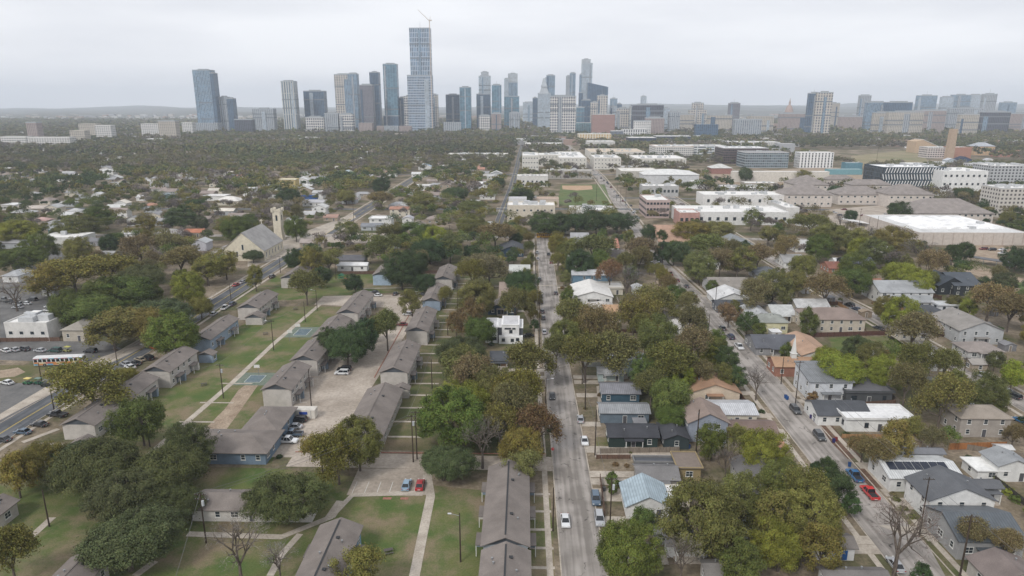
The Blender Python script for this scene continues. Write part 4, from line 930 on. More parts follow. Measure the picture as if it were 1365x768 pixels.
block(965, 1025, 219, 198, 50, 'dark brown glass office with white roof', facade((.035, .03, .035), (.10, .075, .07), 3.6, 3, .35, .15), lm='the dark brown office', roofm=paint((.6, .6, .6), 'membrane'), clutter=6)
block(994, 1052, 224, 204, 40, 'grey glass gridded office in front of the dark brown office', facade((.07, .10, .12), (.28, .31, .33), 3.6, 3, .3, .15), lm='the grey gridded office', roofm=paint((.25, .25, .26), 'membrane'))
block(968, 1040, 199, 190, 40, 'white grey apartment row behind the dark brown office', fA(), clutter=12)
block(1038, 1060, 203, 192, 20, 'plain grey block right of the far apartment row', None, wallc=(.35, .36, .38))
block(1066, 1112, 224, 204, 18, 'white four-storey hotel with black window columns', facade((.03, .04, .05), (.68, .68, .68), 3.6, 4.6, .18, .62, .3), lm='the white four-storey hotel', wallc=(.66, .66, .66))
block(1104, 1150, 233, 226, 10, 'low turquoise roofed shed row', None, wallc=(.15, .30, .34), roofm=paint((.34, .44, .46), 'metal'), clutter=0, parapet=.2)
block(1128, 1150, 226, 218, 14, 'low dark teal building beside the playing field', None, wallc=(.10, .22, .28), clutter=2)
# the zigzag-fronted office
def zig(r, w, d, Z):
    fin = paint((.72, .72, .72), 'wall'); n = 22
    me = MB().box(-.35, .35, -.3, 0, 0, Z / 4 * .82).mesh('fin', fin)
    for j in range(4):
        for k in range(n):
            u = (k + .5) / n * w - w / 2 + (.9 if j % 2 else 0)
            if u > w / 2 - .5: continue
            o = obj('fin', me, r, (u, -d / 2, j * Z / 4 + 1.6)); o.rotation_euler = (0, R(16 if j % 2 else -16), 0)
Yz = at(1180, 247)[1]
rr = block(1178, 1262, 259, 224, 40, 'white roofed office with zigzag white fins over a dark glass front', facade((.03, .045, .06), (.05, .065, .08), 4, 3, .15, .2), roofm=paint((.7, .7, .7), 'membrane'), lm='the zigzag fronted office', extra=zig, clutter=6, wallc=(.04, .06, .08))
block(1258, 1318, 262, 229, 40, 'plain white four-storey office with scattered square windows joined to the zigzag office', None, wallc=(.70, .70, .69), rows=3, cols=8, ww=2.0, wh=2.0, lm='the plain white office', clutter=4, trim=DARKTRIM)
block(1322, 1385, 254, 222, 30, 'grey apartment block with red brown balconies at right edge', facade((.06, .06, .07), (.42, .43, .44), 3.1, 3.6, .45, .5, .4), lm='the balconied apartment block', clutter=6)
block(1335, 1400, 290, 252, 24, 'beige apartment block with balconies at the right edge', facade((.10, .09, .09), (.5, .47, .43), 3.1, 3.2, .5, .5, .4), lm='the beige edge apartment block', clutter=5)
block(1300, 1345, 234, 220, 24, 'row of white roofed blocks behind the plain white office', fA(), clutter=8)
# brown hip-roofed apartment complex
HB = (.235, .21, .197)
for (x0, x1, yb, yt, dep, lab) in [
    (1048, 1110, 276, 259, 26, 'left wing of the brown hip roofed apartment complex'), (1060, 1105, 262, 246, 30, 'rear left wing of the brown hip roofed complex'),
    (1118, 1180, 273, 259, 24, 'middle wing of the brown hip roofed complex facing the cars'), (1105, 1140, 253, 239, 14, 'far rear wing of the brown hip roofed complex'),
    (1135, 1188, 262, 246, 16, 'rear middle wing of the brown hip roofed complex'), (1185, 1245, 277, 259, 28, 'long stepped wing of the brown hip roofed complex below the zigzag office'),
    (1218, 1325, 299, 284, 34, 'front right wing of the brown hip roofed complex above the white warehouse')]:
    block(x0, x1, yb, yt, dep, lab, None, wallc=(.55, .50, .46), hip=(HB, .5), rows=2, cols=max(4, int((x1 - x0) / 8)), ww=1.8, wh=1.6, group='brown hip roofed complex')
landmark('the brown hip roofed complex', *at(1150, 262))
# big white sawtooth warehouse
def saw(r, w, d, Z):
    m = paint((.68, .68, .68), 'membrane')
    for k in range(6):
        x = (k - 2.3) * w / 7.5; h = 1.7
        MB().extr([(x - w / 16, Z + .13), (x + w / 16, Z + .13), (x + w / 16 - 1.2, Z + h)][::-1], 'y', -d * .30, d * .32).build('roof_monitor', m, r)
    pm = paint((.42, .36, .32), 'wall')
    for k in range(11): MB().box(-.3, .3, -.12, 0, 0, Z).build('wall_rib', pm, r, (-w / 2 + w * (k + .5) / 11, -d / 2, 0))
block(1225, 1372, 327, 311, 74, 'huge white roofed warehouse with sawtooth roof lights and beige front wall', None, wallc=(.50, .45, .41), roofm=paint((.5, .5, .495), 'membrane'), extra=saw, clutter=2, lm='the huge white warehouse', zone=6, parapet=.4)
rg = random.Random(33); ng = 0
for k in range(1500):
    if ng >= 46: break
    px, py = rg.choice(((rg.uniform(705, 1060), rg.uniform(184, 262)), (rg.uniform(1060, 1365), rg.uniform(228, 262)), (rg.uniform(1110, 1365), rg.uniform(166, 182))))
    X, Y = at(px, py); w_, d_ = rg.uniform(14, 44), rg.uniform(14, 34); h_ = rg.choice((4.5, 5, 7, 9, 11))
    if any(a < X + w_ / 2 + 1 and b > X - w_ / 2 - 1 and c < Y + d_ + 1 and d > Y - 1 for a, b, c, d in ZONES): continue
    wc, ds = rg.choice([((.58, .57, .55), 'white low commercial building'), ((.45, .42, .38), 'beige low building'), ((.34, .34, .35), 'grey low building'), ((.6, .6, .6), 'pale flat roofed building'), ((.36, .25, .2), 'brick low building'), ((.5, .5, .52), 'white workshop building')])
    r = thing('building', None, 'building', (X, Y + d_ / 2, 0), 0, 'low commercial buildings'); a_, b_ = w_ / 2, d_ / 2
    MB().box(-a_, a_, -b_, b_, 0, h_).build('wall', paint(wc, 'wall'), r)
    RF = MB().box(-a_ + .3, a_ - .3, -b_ + .3, b_ - .3, h_ + .003, h_ + .12).build('roof', paint(rg.choice(((.64, .63, .61), (.55, .54, .52), (.66, .66, .65), (.4, .39, .38))), 'membrane'), r)
    MB().box(-a_ - .1, a_ + .1, -b_ - .1, -b_ + .29, h_ + .002, h_ + .8).box(-a_ - .1, a_ + .1, b_ - .29, b_ + .1, h_ + .002, h_ + .8).box(-a_ - .1, -a_ + .29, -b_ + .29, b_ - .29, h_ + .002, h_ + .8).box(a_ - .29, a_ + .1, -b_ + .29, b_ - .29, h_ + .002, h_ + .8).build('parapet', paint(wc, 'wall'), r)
    for q in range(rg.randint(2, 6)): s_ = rg.uniform(.6, 1.9); MB().box(-s_, s_, -s_ * .7, s_ * .7, 0, rg.uniform(1, 2)).build('rooftop_unit', paint((.42, .43, .44), 'wall'), RF, (rg.uniform(-.35, .35) * w_, rg.uniform(-.3, .3) * d_, h_ + .12))
    n_ = int(w_ / 4.5)
    for q in range(n_):
        for fl in range(max(1, int(h_ / 4))):
            put(r, win_mesh(1.8, 1.7, DARKTRIM, False), 'S', w_, d_, (q + .5) / n_ * w_ - w_ / 2, 1.2 + fl * 3.6)
    autolabel(r, ds, X, Y, h_); ZONES.append((X - w_ / 2 - 2, X + w_ / 2 + 2, Y - 4, Y + d_ + 2)); ng += 1
# church with tower (left)
def church():
    A = at(296, 334, 6.0); B = at(352, 334, 6.0)
    X0, X1 = A[0], B[0]; Ya = A[1]; Yb = Ya + 31; w, d = X1 - X0, 31; X = (X0 + X1) / 2; Y = (Ya + Yb) / 2
    r = thing('church', 'cream church with steep grey roof and cross beside the dark street', 'church', (X, Y, 0)); p = .85
    wall_mb(w, d, 6.0, 'gable_y', p).build('wall', paint((.60, .55, .44), 'wall'), r)
    RF = roof_mb(w, d, 6.0, 'gable_y', p, .4).build('roof', paint((.31, .30, .29), 'shingle'), r)
    zr = 6 + w / 2 * p
    MB().box(-.2, .2, -.2, .2, zr, zr + 2.8).box(-.9, .9, -.15, .15, zr + 1.7, zr + 2.1).build('cross', paint((.6, .56, .46), 'wall'), RF, (0, d / 2 - .4, 0))
    for k in range(6): put(r, win_mesh(1.1, 3.0, TRIM, False), 'E', w, d, (k - 2.5) * 4.8, 1.6)
    for u in (-3.5, 0, 3.5): put(r, win_mesh(1.2, 3.2, TRIM, False), 'S', w, d, u, 2.2 if u else 6.2)
    landmark('the cream church', X, Y, 6); ZONES.append((X0 - 3, X1 + 8, Ya - 18, Yb))
    # tower stands beside the far end
    TX, TY = at(373, 320)
    t = thing('bell_tower', 'square cream bell tower with dark louvre opening beside the church', 'church tower', (TX, TY, 0))
    ztop = pt(373, 279, TY)[1]; h = 2.5
    MB().extr([(-h - .6, 0), (h + .6, 0), (h, ztop * .3), (h, ztop - 1), (-h, ztop - 1), (-h, ztop * .3)][::-1], 'y', -h, h).build('wall', paint((.60, .55, .45), 'wall'), t)
    mb = MB()
    for sx in (-1, 1):
        for sy in (-1, 1): mb.box(sx * h - .7, sx * h + .7, sy * h - .7, sy * h + .7, ztop - 1.6, ztop + .9)
    for s_ in (-1, 1): mb.box(-h + .71, h - .71, s_ * h - .25, s_ * h + .25, ztop - .99, ztop - .3); mb.box(s_ * h - .25, s_ * h + .25, -h + .71, h - .71, ztop - .99, ztop - .3)
    mb.build('battlement', paint((.57, .52, .43), 'wall'), t)
    for sd in 'SE': put(t, win_mesh(1.2, 3.4, DARKTRIM, False), sd, 2 * h, 2 * h, 0, ztop - 7)
    landmark('the cream bell tower', TX, TY, 15); ZONES.append((TX - 5, TX + 5, TY - 24, TY + 5))
church()
clean(PH(272, 340, 340, 327, 3.4, kind='hip', roof=(.26, .24, .23), wall=(.5, .46, .4), name='parish_hall', cat='parish hall', label='low hip roofed hall adjoining the front of the cream church', pitch=.35))
# small church with white steeple (right)
r = PH(1033, 1090, 489, 476, 3.6, kind='gable_x', roof=(.36, .23, .15), wall=(.30, .15, .11), name='small_church', cat='church', label='small brick church with orange roof and white steeple beside the right hand street', lm='the small steepled church', pitch=.42); clean(r)
sx_, sy_ = at(1061, 476, 6)
st = MB().box(-.8, .8, -.8, .8, 0, 2.0).box(-1.0, 1.0, -1.0, 1.0, 2.01, 2.2)
for a, b in (((-.7, -.7), (.7, -.7)), ((.7, -.7), (.7, .7)), ((.7, .7), (-.7, .7)), ((-.7, .7), (-.7, -.7))): st.face([(*a, 2.2), (*b, 2.2), (0, 0, 8.2)])
so = st.build('steeple', TRIM, [c for c in r.children if c.name.startswith('roof')][0], (at(1056, 476, 5)[0] - r.location.x, 0, 4.6))

# left side service buildings
block(5, 62, 455, 432, 13, 'white irregular flat roofed shop building with tower sign at the left', None, wallc=(.58, .57, .55), rows=1, cols=4, ww=1.6, wh=1.4, lm='the white shop building', clutter=4, parapet=.6)
block(38, 50, 448, 417, 3, 'tall white blade shaped sign wall on the shop building', None, wallc=(.6, .62, .66), clutter=0, parapet=.1, zone=None or 1)
clean(PH(79, 112, 440, 424, 4.6, kind='hip', roof=(.27, .25, .22), wall=(.42, .38, .32), label='small tan hip roofed building right of the white shop building', lm='the tan hip roofed building'))
block(48, 103, 330, 317, 18, 'long white flat roofed building with dark side wall', None, wallc=(.52, .52, .5), lm='the long white flat building', clutter=1, parapet=.3)
FAR = [ # x0,x1,yf(eave),dep,ze,roof,wall,kind,desc
 (243, 270, 310, 9, 3.2, (.38, .16, .10), TAN, 'gable_x', 'orange roofed house'), (253, 275, 324, 10, 5, (.4, .41, .42), (.5, .5, .55), 'gable_y', 'pale gabled house'),
 (167, 184, 292, 9, 5.2, (.25, .25, .25), WHT, 'gable_y', 'white two-storey house'), (62, 85, 306, 10, 3.4, (.3, .32, .33), (.15, .26, .26), 'gable_x', 'dark teal house'),
 (42, 62, 294, 9, 3.4, (.42, .28, .26), TAN, 'hip', 'pinkish roofed house'), (202, 240, 312, 12, 3.2, (.3, .29, .28), (.42, .4, .38), 'hip', 'grey roofed house'),
 (112, 131, 322, 8, 3.0, (.18, .18, .19), (.3, .3, .32), 'gable_x', 'dark grey house'), (80, 113, 287, 10, 3.2, (.5, .5, .5), WHT, 'gable_x', 'white roofed house'),
 (0, 20, 274, 14, 4, (.6, .6, .6), WHT, 'flat', 'white flat building'), (20, 60, 278, 10, 3.4, (.45, .4, .36), TAN, 'gable_x', 'tan roofed house'),
 (120, 135, 260, 9, 6, (.5, .5, .5), WHT, 'gable_y', 'tall white house'), (180, 192, 263, 9, 3.5, (.6, .6, .6), WHT, 'gable_x', 'white cottage'),
 (210, 225, 262, 9, 4, (.2, .25, .27), (.2, .3, .34), 'gable_y', 'teal grey house'), (228, 250, 266, 10, 4, (.2, .2, .21), (.3, .3, .3), 'gable_x', 'dark roofed house'),
 (270, 300, 262, 14, 4, (.62, .61, .6), WHT, 'flat', 'white flat roofed building'), (285, 318, 268, 16, 4, (.6, .58, .55), CRM, 'hip', 'pale hip roofed building'),
 (322, 338, 252, 12, 8, (.5, .5, .52), WHT, 'flat', 'white modern townhouse'), (276, 296, 254, 9, 3.6, (.5, .47, .42), CRM, 'gable_x', 'cream cottage'),
 (368, 394, 240, 14, 8, (.6, .58, .5), (.52, .42, .2), 'flat', 'yellow flat roofed building'), (392, 410, 240, 9, 6, (.6, .6, .6), WHT, 'gable_y', 'white gabled house'), (410, 428, 234, 10, 6, (.5, .5, .5), WHT, 'flat', 'white box house'),
 (444, 470, 215, 14, 5, (.62, .62, .6), WHT, 'flat', 'white flat building'), (470, 487, 214, 12, 7, (.6, .6, .6), WHT, 'gable_y', 'white tall house'), (475, 520, 196, 20, 6, (.62, .6, .58), CRM, 'flat', 'long pale flat building'),
 (551, 573, 248, 12, 5, (.62, .62, .62), WHT, 'flat', 'white flat roofed house'), (636, 650, 245, 9, 4.4, (.64, .64, .64), WHT, 'gable_x', 'bright white roofed house'),
 (491, 522, 292, 12, 5.6, (.64, .64, .63), WHT, 'flat', 'modern white flat roofed house'), (535, 550, 292, 10, 5, (.4, .4, .42), WHT, 'gable_y', 'white gabled house'),
 (480, 511, 302, 9, 3, (.2, .21, .23), (.4, .42, .44), 'gable_x', 'slate roofed long house'), (517, 543, 274, 12, 3.4, (.42, .42, .43), WHT, 'hip', 'pale grey hip roofed house'),
 (448, 490, 354, 6, 3.2, (.6, .6, .6), WHT, 'gable_x', 'long white roofed house'), (446, 486, 347, 10, 3.2, (.11, .11, .12), (.3, .3, .3), 'gable_x', 'black roofed long house'),
 (398, 432, 294 + 30, 9, 3.2, (.3, .26, .24), TAN, 'gable_x', 'brown roofed strip building'), (402, 434, 270, 10, 3.4, (.4, .4, .42), WHT, 'gable_x', 'grey roofed house'), (400, 422, 262, 6, 4.5, (.06, .12, .3), (.05, .12, .32), 'flat', 'bright blue flat shed'),
 (350, 372, 262, 9, 4, (.55, .55, .54), WHT, 'gable_x', 'pale roofed house'), (452, 470, 231, 10, 6, (.42, .5, .52), (.45, .52, .55), 'gable_y', 'pale blue house'), (557, 575, 222, 10, 5, (.4, .5, .6), WHT, 'gable_y', 'white house with blue roof'),
 (548, 570, 232, 10, 4, (.6, .6, .6), WHT, 'gable_x', 'white roofed cottage'), (575, 592, 228, 9, 3, (.35, .3, .25), TAN, 'gable_x', 'tan cottage'), (590, 612, 258, 9, 3, (.3, .3, .3), WHT, 'gable_x', 'grey roofed cottage'), (620, 640, 270, 9, 3, (.4, .4, .4), WHT, 'gable_x', 'pale grey cottage'),
 (600, 622, 240, 9, 3, (.5, .47, .45), WHT, 'hip', 'pale hip roofed cottage'), (640, 656, 300, 9, 3, (.4, .4, .4), WHT, 'gable_x', 'pale cottage'), (430, 450, 290, 9, 3, (.34, .22, .18), TAN, 'gable_x', 'reddish roofed house'), (160, 180, 312, 8, 3, (.5, .5, .5), WHT, 'gable_x', 'pale shed'),
 (130, 150, 340, 8, 3, (.3, .3, .3), TAN, 'gable_x', 'grey shed'), (0, 24, 368, 12, 3.4, (.35, .36, .37), WHT, 'hip', 'grey hip roofed building'), (0, 22, 344, 10, 3.2, (.3, .3, .3), TAN, 'gable_x', 'grey roofed shed'),
 (1186, 1206, 222, 12, 5, (.35, .37, .4), (.3, .34, .38), 'gable_x', 'grey blue house'), (1240, 1262, 218, 12, 6, (.55, .55, .55), WHT, 'gable_x', 'white roofed house'), (1262, 1276, 214, 12, 6, (.45, .47, .5), (.4, .45, .5), 'gable_y', 'pale blue gabled house'),
 (1276, 1296, 213, 14, 5, (.03, .04, .07), (.05, .07, .13), 'gable_y', 'dark navy roofed house'), (1312, 1330, 215, 12, 7, (.4, .4, .42), WHT, 'gable_y', 'white gabled house'), (1150, 1175, 246, 12, 4, (.6, .56, .52), TAN, 'flat', 'unfinished pale building'),
 (1125, 1150, 243, 10, 3, (.55, .5, .45), TAN, 'flat', 'low tan shed'), (1330, 1365, 204, 20, 7, (.3, .16, .12), BRICK, 'gable_x', 'red brick house'), (1335, 1365, 193, 20, 7, (.4, .3, .28), (.4, .25, .2), 'hip', 'pinkish brick building'),
]
for i, (x0, x1, yf, dep, ze, rc, wc, kd, ds) in enumerate(FAR):
    A = at(x0, yf, ze); B = at(x1, yf, ze)
    clean(house(A[0], B[0], A[1], A[1] + dep, ze, kind=kd, roof=rc, wall=wc, rk='membrane' if kd == 'flat' else 'shingle', desc=ds, pitch=.42, sides='S', wstep=4.5, vents=0, win=1.4, zone=2.5))
# more roofs peeping from the woods
rnd = random.Random(5)
cols = [((.5, .5, .49), 'white roofed house'), ((.4, .4, .4), 'pale roofed house'), ((.3, .3, .31), 'grey roofed house'), ((.26, .22, .2), 'brown roofed house'), ((.62, .58, .52), 'cream roofed house'), ((.36, .2, .15), 'reddish roofed house')]
n = 0
for k in range(2600):
    if n >= 200: break
    px = rnd.uniform(2, 1363); py = rnd.triangular(186, 335, 235)
    if 690 < px and py < 300 and not (1200 < px and 180 < py < 225): continue
    X, Y = at(px, py)
    wd, dp = rnd.uniform(10, 17) * (1.25 if py < 220 else 1), rnd.uniform(8, 13)
    if any(a < X + wd / 2 + 2 and b > X - wd / 2 - 2 and c < Y + dp + 2 and d > Y - 2 for a, b, c, d in ZONES): continue
    rc, ds = rnd.choice(cols[:2] + cols[2:4] * 2 + cols)
    clean(house(X - wd / 2, X + wd / 2, Y, Y + dp, rnd.choice((3.4, 3.6, 5.8)), kind=rnd.choice(('gable_x', 'gable_y', 'hip', 'gable_x')), roof=rc, wall=rnd.choice((WHT, TAN, CRM, (.4, .42, .44))), desc=ds, pitch=.4, sides='S' if py > 240 else '', door='', wstep=5, vents=0, win=1.4, zone=2.6, group='houses scattered in the woods'))
    n += 1

# ================================================================ towers of the skyline
FT = {
 'blue': lambda: facade((.085, .15, .225), (.25, .32, .39), 3.6, 4.5, .18, .3, .45), 'dblue': lambda: facade((.032, .068, .12), (.10, .155, .22), 3.8, 5, .15, .2, .35),
 'teal': lambda: facade((.075, .165, .23), (.15, .24, .31), 3.8, 8, .12, .12, .25), 'grey': lambda: facade((.13, .16, .20), (.36, .38, .40), 3.4, 5.5, .25, .38, .35),
 'brown': lambda: facade((.07, .07, .09), (.18, .175, .20), 3.4, 4, .35, .35, .4), 'tan': lambda: facade((.14, .15, .17), (.50, .46, .41), 7, 7, .28, .4, .35), 'zig': lambda: facade((.075, .13, .20), (.38, .44, .52), 13, 5.0, .14, .36, .6),
 'pale': lambda: facade((.24, .30, .36), (.42, .46, .5), 3.8, 4, .2, .3, .3), 'white': lambda: facade((.10, .11, .14), (.62, .60, .57), 7.2, 6.2, .3, .3, .3),
 'brick': lambda: facade((.11, .10, .11), (.33, .27, .255), 3.4, 4, .4, .5, .3), 'stripe': lambda: facade((.10, .15, .2), (.5, .49, .46), 60, 7, .02, .45, .3),
 'grid': lambda: facade((.07, .115, .175), (.34, .39, .46), 7.2, 4.6, .38, .24, .5), 'dark': lambda: facade((.03, .035, .05), (.09, .10, .13), 3.6, 5, .2, .25, .4), 'tans': lambda: facade((.13, .13, .14), (.46, .42, .36), 3.6, 4.5, .45, .4, .35), 'whites': lambda: facade((.12, .13, .15), (.60, .59, .57), 4, 5, .45, .4, .3), 'cap': lambda: facade((.2, .24, .28), (.5, .52, .54), 4, 4, .3, .3, .3)}
def tower(label, D, segs, dep=30, lm=None, cat='tower', name='tower', group='skyline towers', cap=True, desc=None, extra=None):
    """segs: (x0, x1, ytop, ybottom or None, kind, depth, slant) columns measured at the top of each piece"""
    XY = [pt((s[0] + s[1]) / 2, s[2], D)[0] for s in segs]; Xc = XY[0]
    r = thing(name, label, cat, (Xc, D, 0), 0, group)
    for i, s in enumerate(segs):
        x0, x1, yt, ybm, kd = s[:5]; dp = s[5] if len(s) > 5 and s[5] else dep; sl = s[6] if len(s) > 6 else 0
        a = pt(x0, yt, D)[0] - Xc; b = pt(x1, yt, D)[0] - Xc; z1 = pt((x0 + x1) / 2, yt, D)[1]
        z0 = 0 if ybm is None else pt((x0 + x1) / 2, ybm, D)[1] + .2
        fy = -.6 * i if ybm is None else .8
        m = FT[kd]()
        if sl:
            z2 = pt(x1, yt + sl, D)[1]
            MB().extr([(a, z0), (b, z0), (b, z2), (a, z1)][::-1], 'y', fy, fy + dp).build('shaft', m, r)
        else: MB().box(a, b, fy, fy + dp, z0, z1).build('shaft' if i == 0 else 'setback', m, r)
        rq = random.Random(int(x0 * 31 + yt)); wd_ = b - a
        if not sl and z1 - z0 > 55 and wd_ > 18:
            ft = FT[rq.choice(('dblue', 'pale', 'grey', 'blue'))]()
            u0 = a + wd_ * rq.choice((.06, .3, .44, .72)); MB().box(u0, u0 + wd_ * rq.uniform(.1, .2), fy - .9, fy - .05, z0 + 2, z1 - rq.uniform(2, 12)).build('facade_pier', ft, r)
            for zf in rq.sample((.25, .36, .5, .66, .8), 2): MB().box(a - .3, b + .3, fy - .35, fy + dp + .3, z0 + (z1 - z0) * zf, z0 + (z1 - z0) * zf + 3.2).build('plant_floor', paint((.16, .18, .2), 'wall'), r)
        if not sl and z1 > 45:
            t_ = 1.0; MB().box(a - .2, b + .2, fy - .2, fy + t_, z1 + .01, z1 + 2.4).box(a - .2, b + .2, fy + dp - t_, fy + dp + .2, z1 + .01, z1 + 2.4).box(a - .2, a + t_, fy + t_, fy + dp - t_, z1 + .01, z1 + 2.4).box(b - t_, b + .2, fy + t_, fy + dp - t_, z1 + .01, z1 + 2.4).build('parapet', paint((.36, .39, .42), 'wall'), r)
            if rq.random() < .4: MB().tube((a + wd_ * .5, fy + dp * .5, z1), (a + wd_ * .5, fy + dp * .5, z1 + rq.uniform(8, 22)), .5, .15, 5).build('mast', METAL, r)
        if cap and not sl and z1 > 50:
            k = (b - a) * rq.uniform(.12, .3); MB().box(a + k, b - k, fy + dp * .25, fy + dp * .75, z1 + .05, z1 + 5).build('plant_room', paint((.3, .32, .34), 'wall'), r)
    if extra: extra(r, Xc, D)
    if lm: landmark(lm, Xc, D, 60)
    if desc: autolabel(r, desc, Xc, D, 60)
    return r
T = tower
T('tall blue glass tower at the far left of the skyline', 2050, [(256, 279, 94, None, 'blue', 36), (279, 284, 98, None, 'dblue', 30)], lm='the leftmost tall blue tower')
T('wide grey podium block at the foot of the leftmost blue tower', 2010, [(256, 290, 164, None, 'grey', 30)], group=None, name='podium', cat='building')
T('shorter dark blue striped tower beside the leftmost tall tower', 2070, [(291, 302, 130, None, 'grey', 26), (302, 310, 132, None, 'dblue', 26)], lm='the shorter striped tower')
T('grey residential slab with stepped roof right of the shorter striped tower', 2060, [(336, 364, 146, None, 'grey', 26)], lm='the grey residential slab')
T('slim blue tower with cream stripes', 2080, [(374, 392, 109, None, 'stripe', 28), (374, 383, 109.5, 120, 'blue', 20)], lm='the slim cream striped tower')
T('squat dark blue office tower with pale central strip', 2150, [(404, 431, 122, None, 'dblue', 34)], lm='the squat dark blue tower')
T('white pillared block in front of the squat dark blue tower', 2020, [(407, 431, 157, None, 'white', 24)], name='building', cat='building', group=None)
T('grey and tan gridded tower left of the brown pair', 2100, [(445, 474, 100, None, 'tan', 34), (463, 475, 99, None, 'blue', 30)], lm='the grey and tan gridded tower')
T('small white and grey block below the gridded tower', 2000, [(432, 450, 152, None, 'grey', 20), (452, 470, 153, None, 'white', 20)], name='building', cat='building', group=None)
T('dark brown tower with pale central stripe', 2060, [(479, 496, 114, None, 'brown', 28)], lm='the dark brown tower')
T('slim dark blue tower rising behind the dark brown tower', 2160, [(492, 504, 97, None, 'dblue', 30)], lm='the slim dark blue tower')
T('low dark red brick block below the brown tower', 1980, [(478, 496, 164, None, 'brick', 24)], name='building', cat='building', group=None)
T('plain teal glass tower left of the tallest tower', 2120, [(510, 528, 86, None, 'teal', 30), (511, 531, 155, None, 'dblue', 38)], lm='the plain teal glass tower')
T('medium white framed tower between teal tower and tallest tower', 2140, [(530, 540, 131, None, 'dblue', 26), (538, 550, 129, None, 'white', 26)], lm='the white framed tower')
def tall(r, Xc, D):
    MB()
T('tallest tower with flared faceted top above a gridded lower block and crane', 2070, [(542.5, 574.5, 101, None, 'grid', 44), (545, 572.5, 38, 100.8, 'zig', 34)], lm='the tallest tower', cap=False)
T('slim brown grey tower just behind the tallest tower', 2260, [(575, 583, 127, None, 'tan', 24)])
T('row of red brick buildings at the foot of the tallest tower', 1990, [(502, 511, 168, None, 'brick', 20), (512, 531, 168, None, 'grey', 20), (532, 548, 168, None, 'brick', 20)], name='building', cat='building', group=None)
T('flat topped blue grey office tower right of the tallest tower', 2200, [(594, 612, 127, None, 'dblue', 30)], lm='the flat topped blue grey tower')
T('pale blue glass tower with spire mast', 2160, [(612.5, 627, 117, None, 'teal', 30)], lm='the pale blue glass tower')
T('low concrete block with green glass front below the pale blue tower', 2000, [(591, 614, 163, None, 'grey', 20)], name='building', cat='building', group=None)
T('tall pale grey tower stacked on a wider blue block', 2300, [(638, 653.5, 102, 127, 'pale', 28), (635, 653.5, 126, None, 'dblue', 34), (641, 651, 97, 102, 'cap', 20)], lm='the stacked pale grey tower')
T('slim teal tower with dark cap between the stacked towers', 2250, [(655.5, 668, 114, None, 'teal', 26), (656, 667.5, 114.2, 119, 'dark', 20)], lm='the dark capped teal tower')
T('low white ribbed block below the stacked pale grey tower', 2080, [(638, 653, 155, None, 'white', 24)], name='building', cat='building', group=None)
T('low brick and tan block below the dark capped tower', 2080, [(655, 668, 152, None, 'brick', 24)], name='building', cat='building', group=None)
T('glass tower with curved pale crown above a wide glass block', 2350, [(672, 678, 106, None, 'pale', 24), (677, 690, 110, 130, 'blue', 26), (677, 690, 99, 110, 'cap', 24), (672, 692, 129, None, 'teal', 34)], lm='the curved crown glass tower')
T('short grey tower in front of the wide glass block', 2180, [(679, 693, 151, None, 'grey', 26)], desc=None)
T('faint pale slab far behind at the end of the narrow street', 3000, [(697, 712, 137, None, 'pale', 30)])
T('slim dark tower left of the crowned tower', 2600, [(710, 717, 131, None, 'dblue', 26)])
def frost(r, Xc, D):
    for k, (x0, x1, yt, yb_) in enumerate([(719, 732, 116, 125), (721, 730, 110, 116), (723, 728, 104, 110)]):
        a = pt(x0, yt, D)[0] - Xc; b = pt(x1, yt, D)[0] - Xc; z1 = pt(x0, yt, D)[1]; z0 = pt(x0, yb_, D)[1] + .1; h = (b - a) / 2; c = (a + b) / 2
        mb = MB(); t = h * .55
        A = [(c - h, 15 - h), (c + h, 15 - h), (c + h, 15 + h), (c - h, 15 + h)]; B = [(c - t, 15 - t), (c + t, 15 - t), (c + t, 15 + t), (c - t, 15 + t)]
        for i in range(4): j = (i + 1) % 4; mb.face([(*A[i], z0), (*A[j], z0), (*B[j], z1), (*B[i], z1)])
        mb.face([(*p_, z1) for p_ in B]); mb.build('crown', FT['cap'](), r)
T('pale glass tower with pointed stepped crown left of the white grid hotel', 2350, [(717, 734, 125, None, 'pale', 30)], lm='the pointed crown tower', extra=frost, cap=False)
T('slim grey blue residential tower with jagged left side behind the pointed crown', 2500, [(728.5, 740, 101, None, 'blue', 26), (726, 730, 105, 125, 'pale', 20)], lm='the jagged sided tower')
T('white gridded hotel slab standing in front of the skyline', 1900, [(734, 768, 129, None, 'white', 26)], lm='the white gridded hotel', cat='hotel', name='hotel', group=None)
T('grey twin topped tower behind the white gridded hotel', 2500, [(755, 761, 102, None, 'grey', 24), (760, 767.5, 98, None, 'blue', 26)], lm='the twin topped tower')
T('tallest pale glass tower of the right cluster with stepped top', 2300, [(773, 779, 100, None, 'blue', 24), (776, 790, 85, None, 'pale', 30), (776, 787.5, 80, 85, 'cap', 22), (772, 777, 124, None, 'dblue', 24)], lm='the tallest pale glass tower')
T('blue glass sail shaped building with slanting roof', 2250, [(784, 811, 110, None, 'dblue', 34, 6)], lm='the slanting blue glass building', cap=False)
T('dark blue lower block left of the beige tower', 2200, [(776, 788, 134, None, 'dblue', 26)])
T('small green glass block beside the white gridded hotel', 2100, [(769, 779, 144, None, 'teal', 20)])
T('tan stone tower with stepped front below the slanting glass building', 2120, [(797, 810, 128, None, 'tan', 24), (788, 798, 137, None, 'tan', 24)], lm='the tan stone tower')
T('small grey blue tower right of the tan stone tower', 2700, [(814, 823, 132, None, 'blue', 22), (823, 829, 139, None, 'dblue', 22)])
T('cream office building with dark windows behind the brick office block', 2150, [(814, 822, 143, None, 'pale', 20), (822, 840, 145, None, 'tan', 26)])
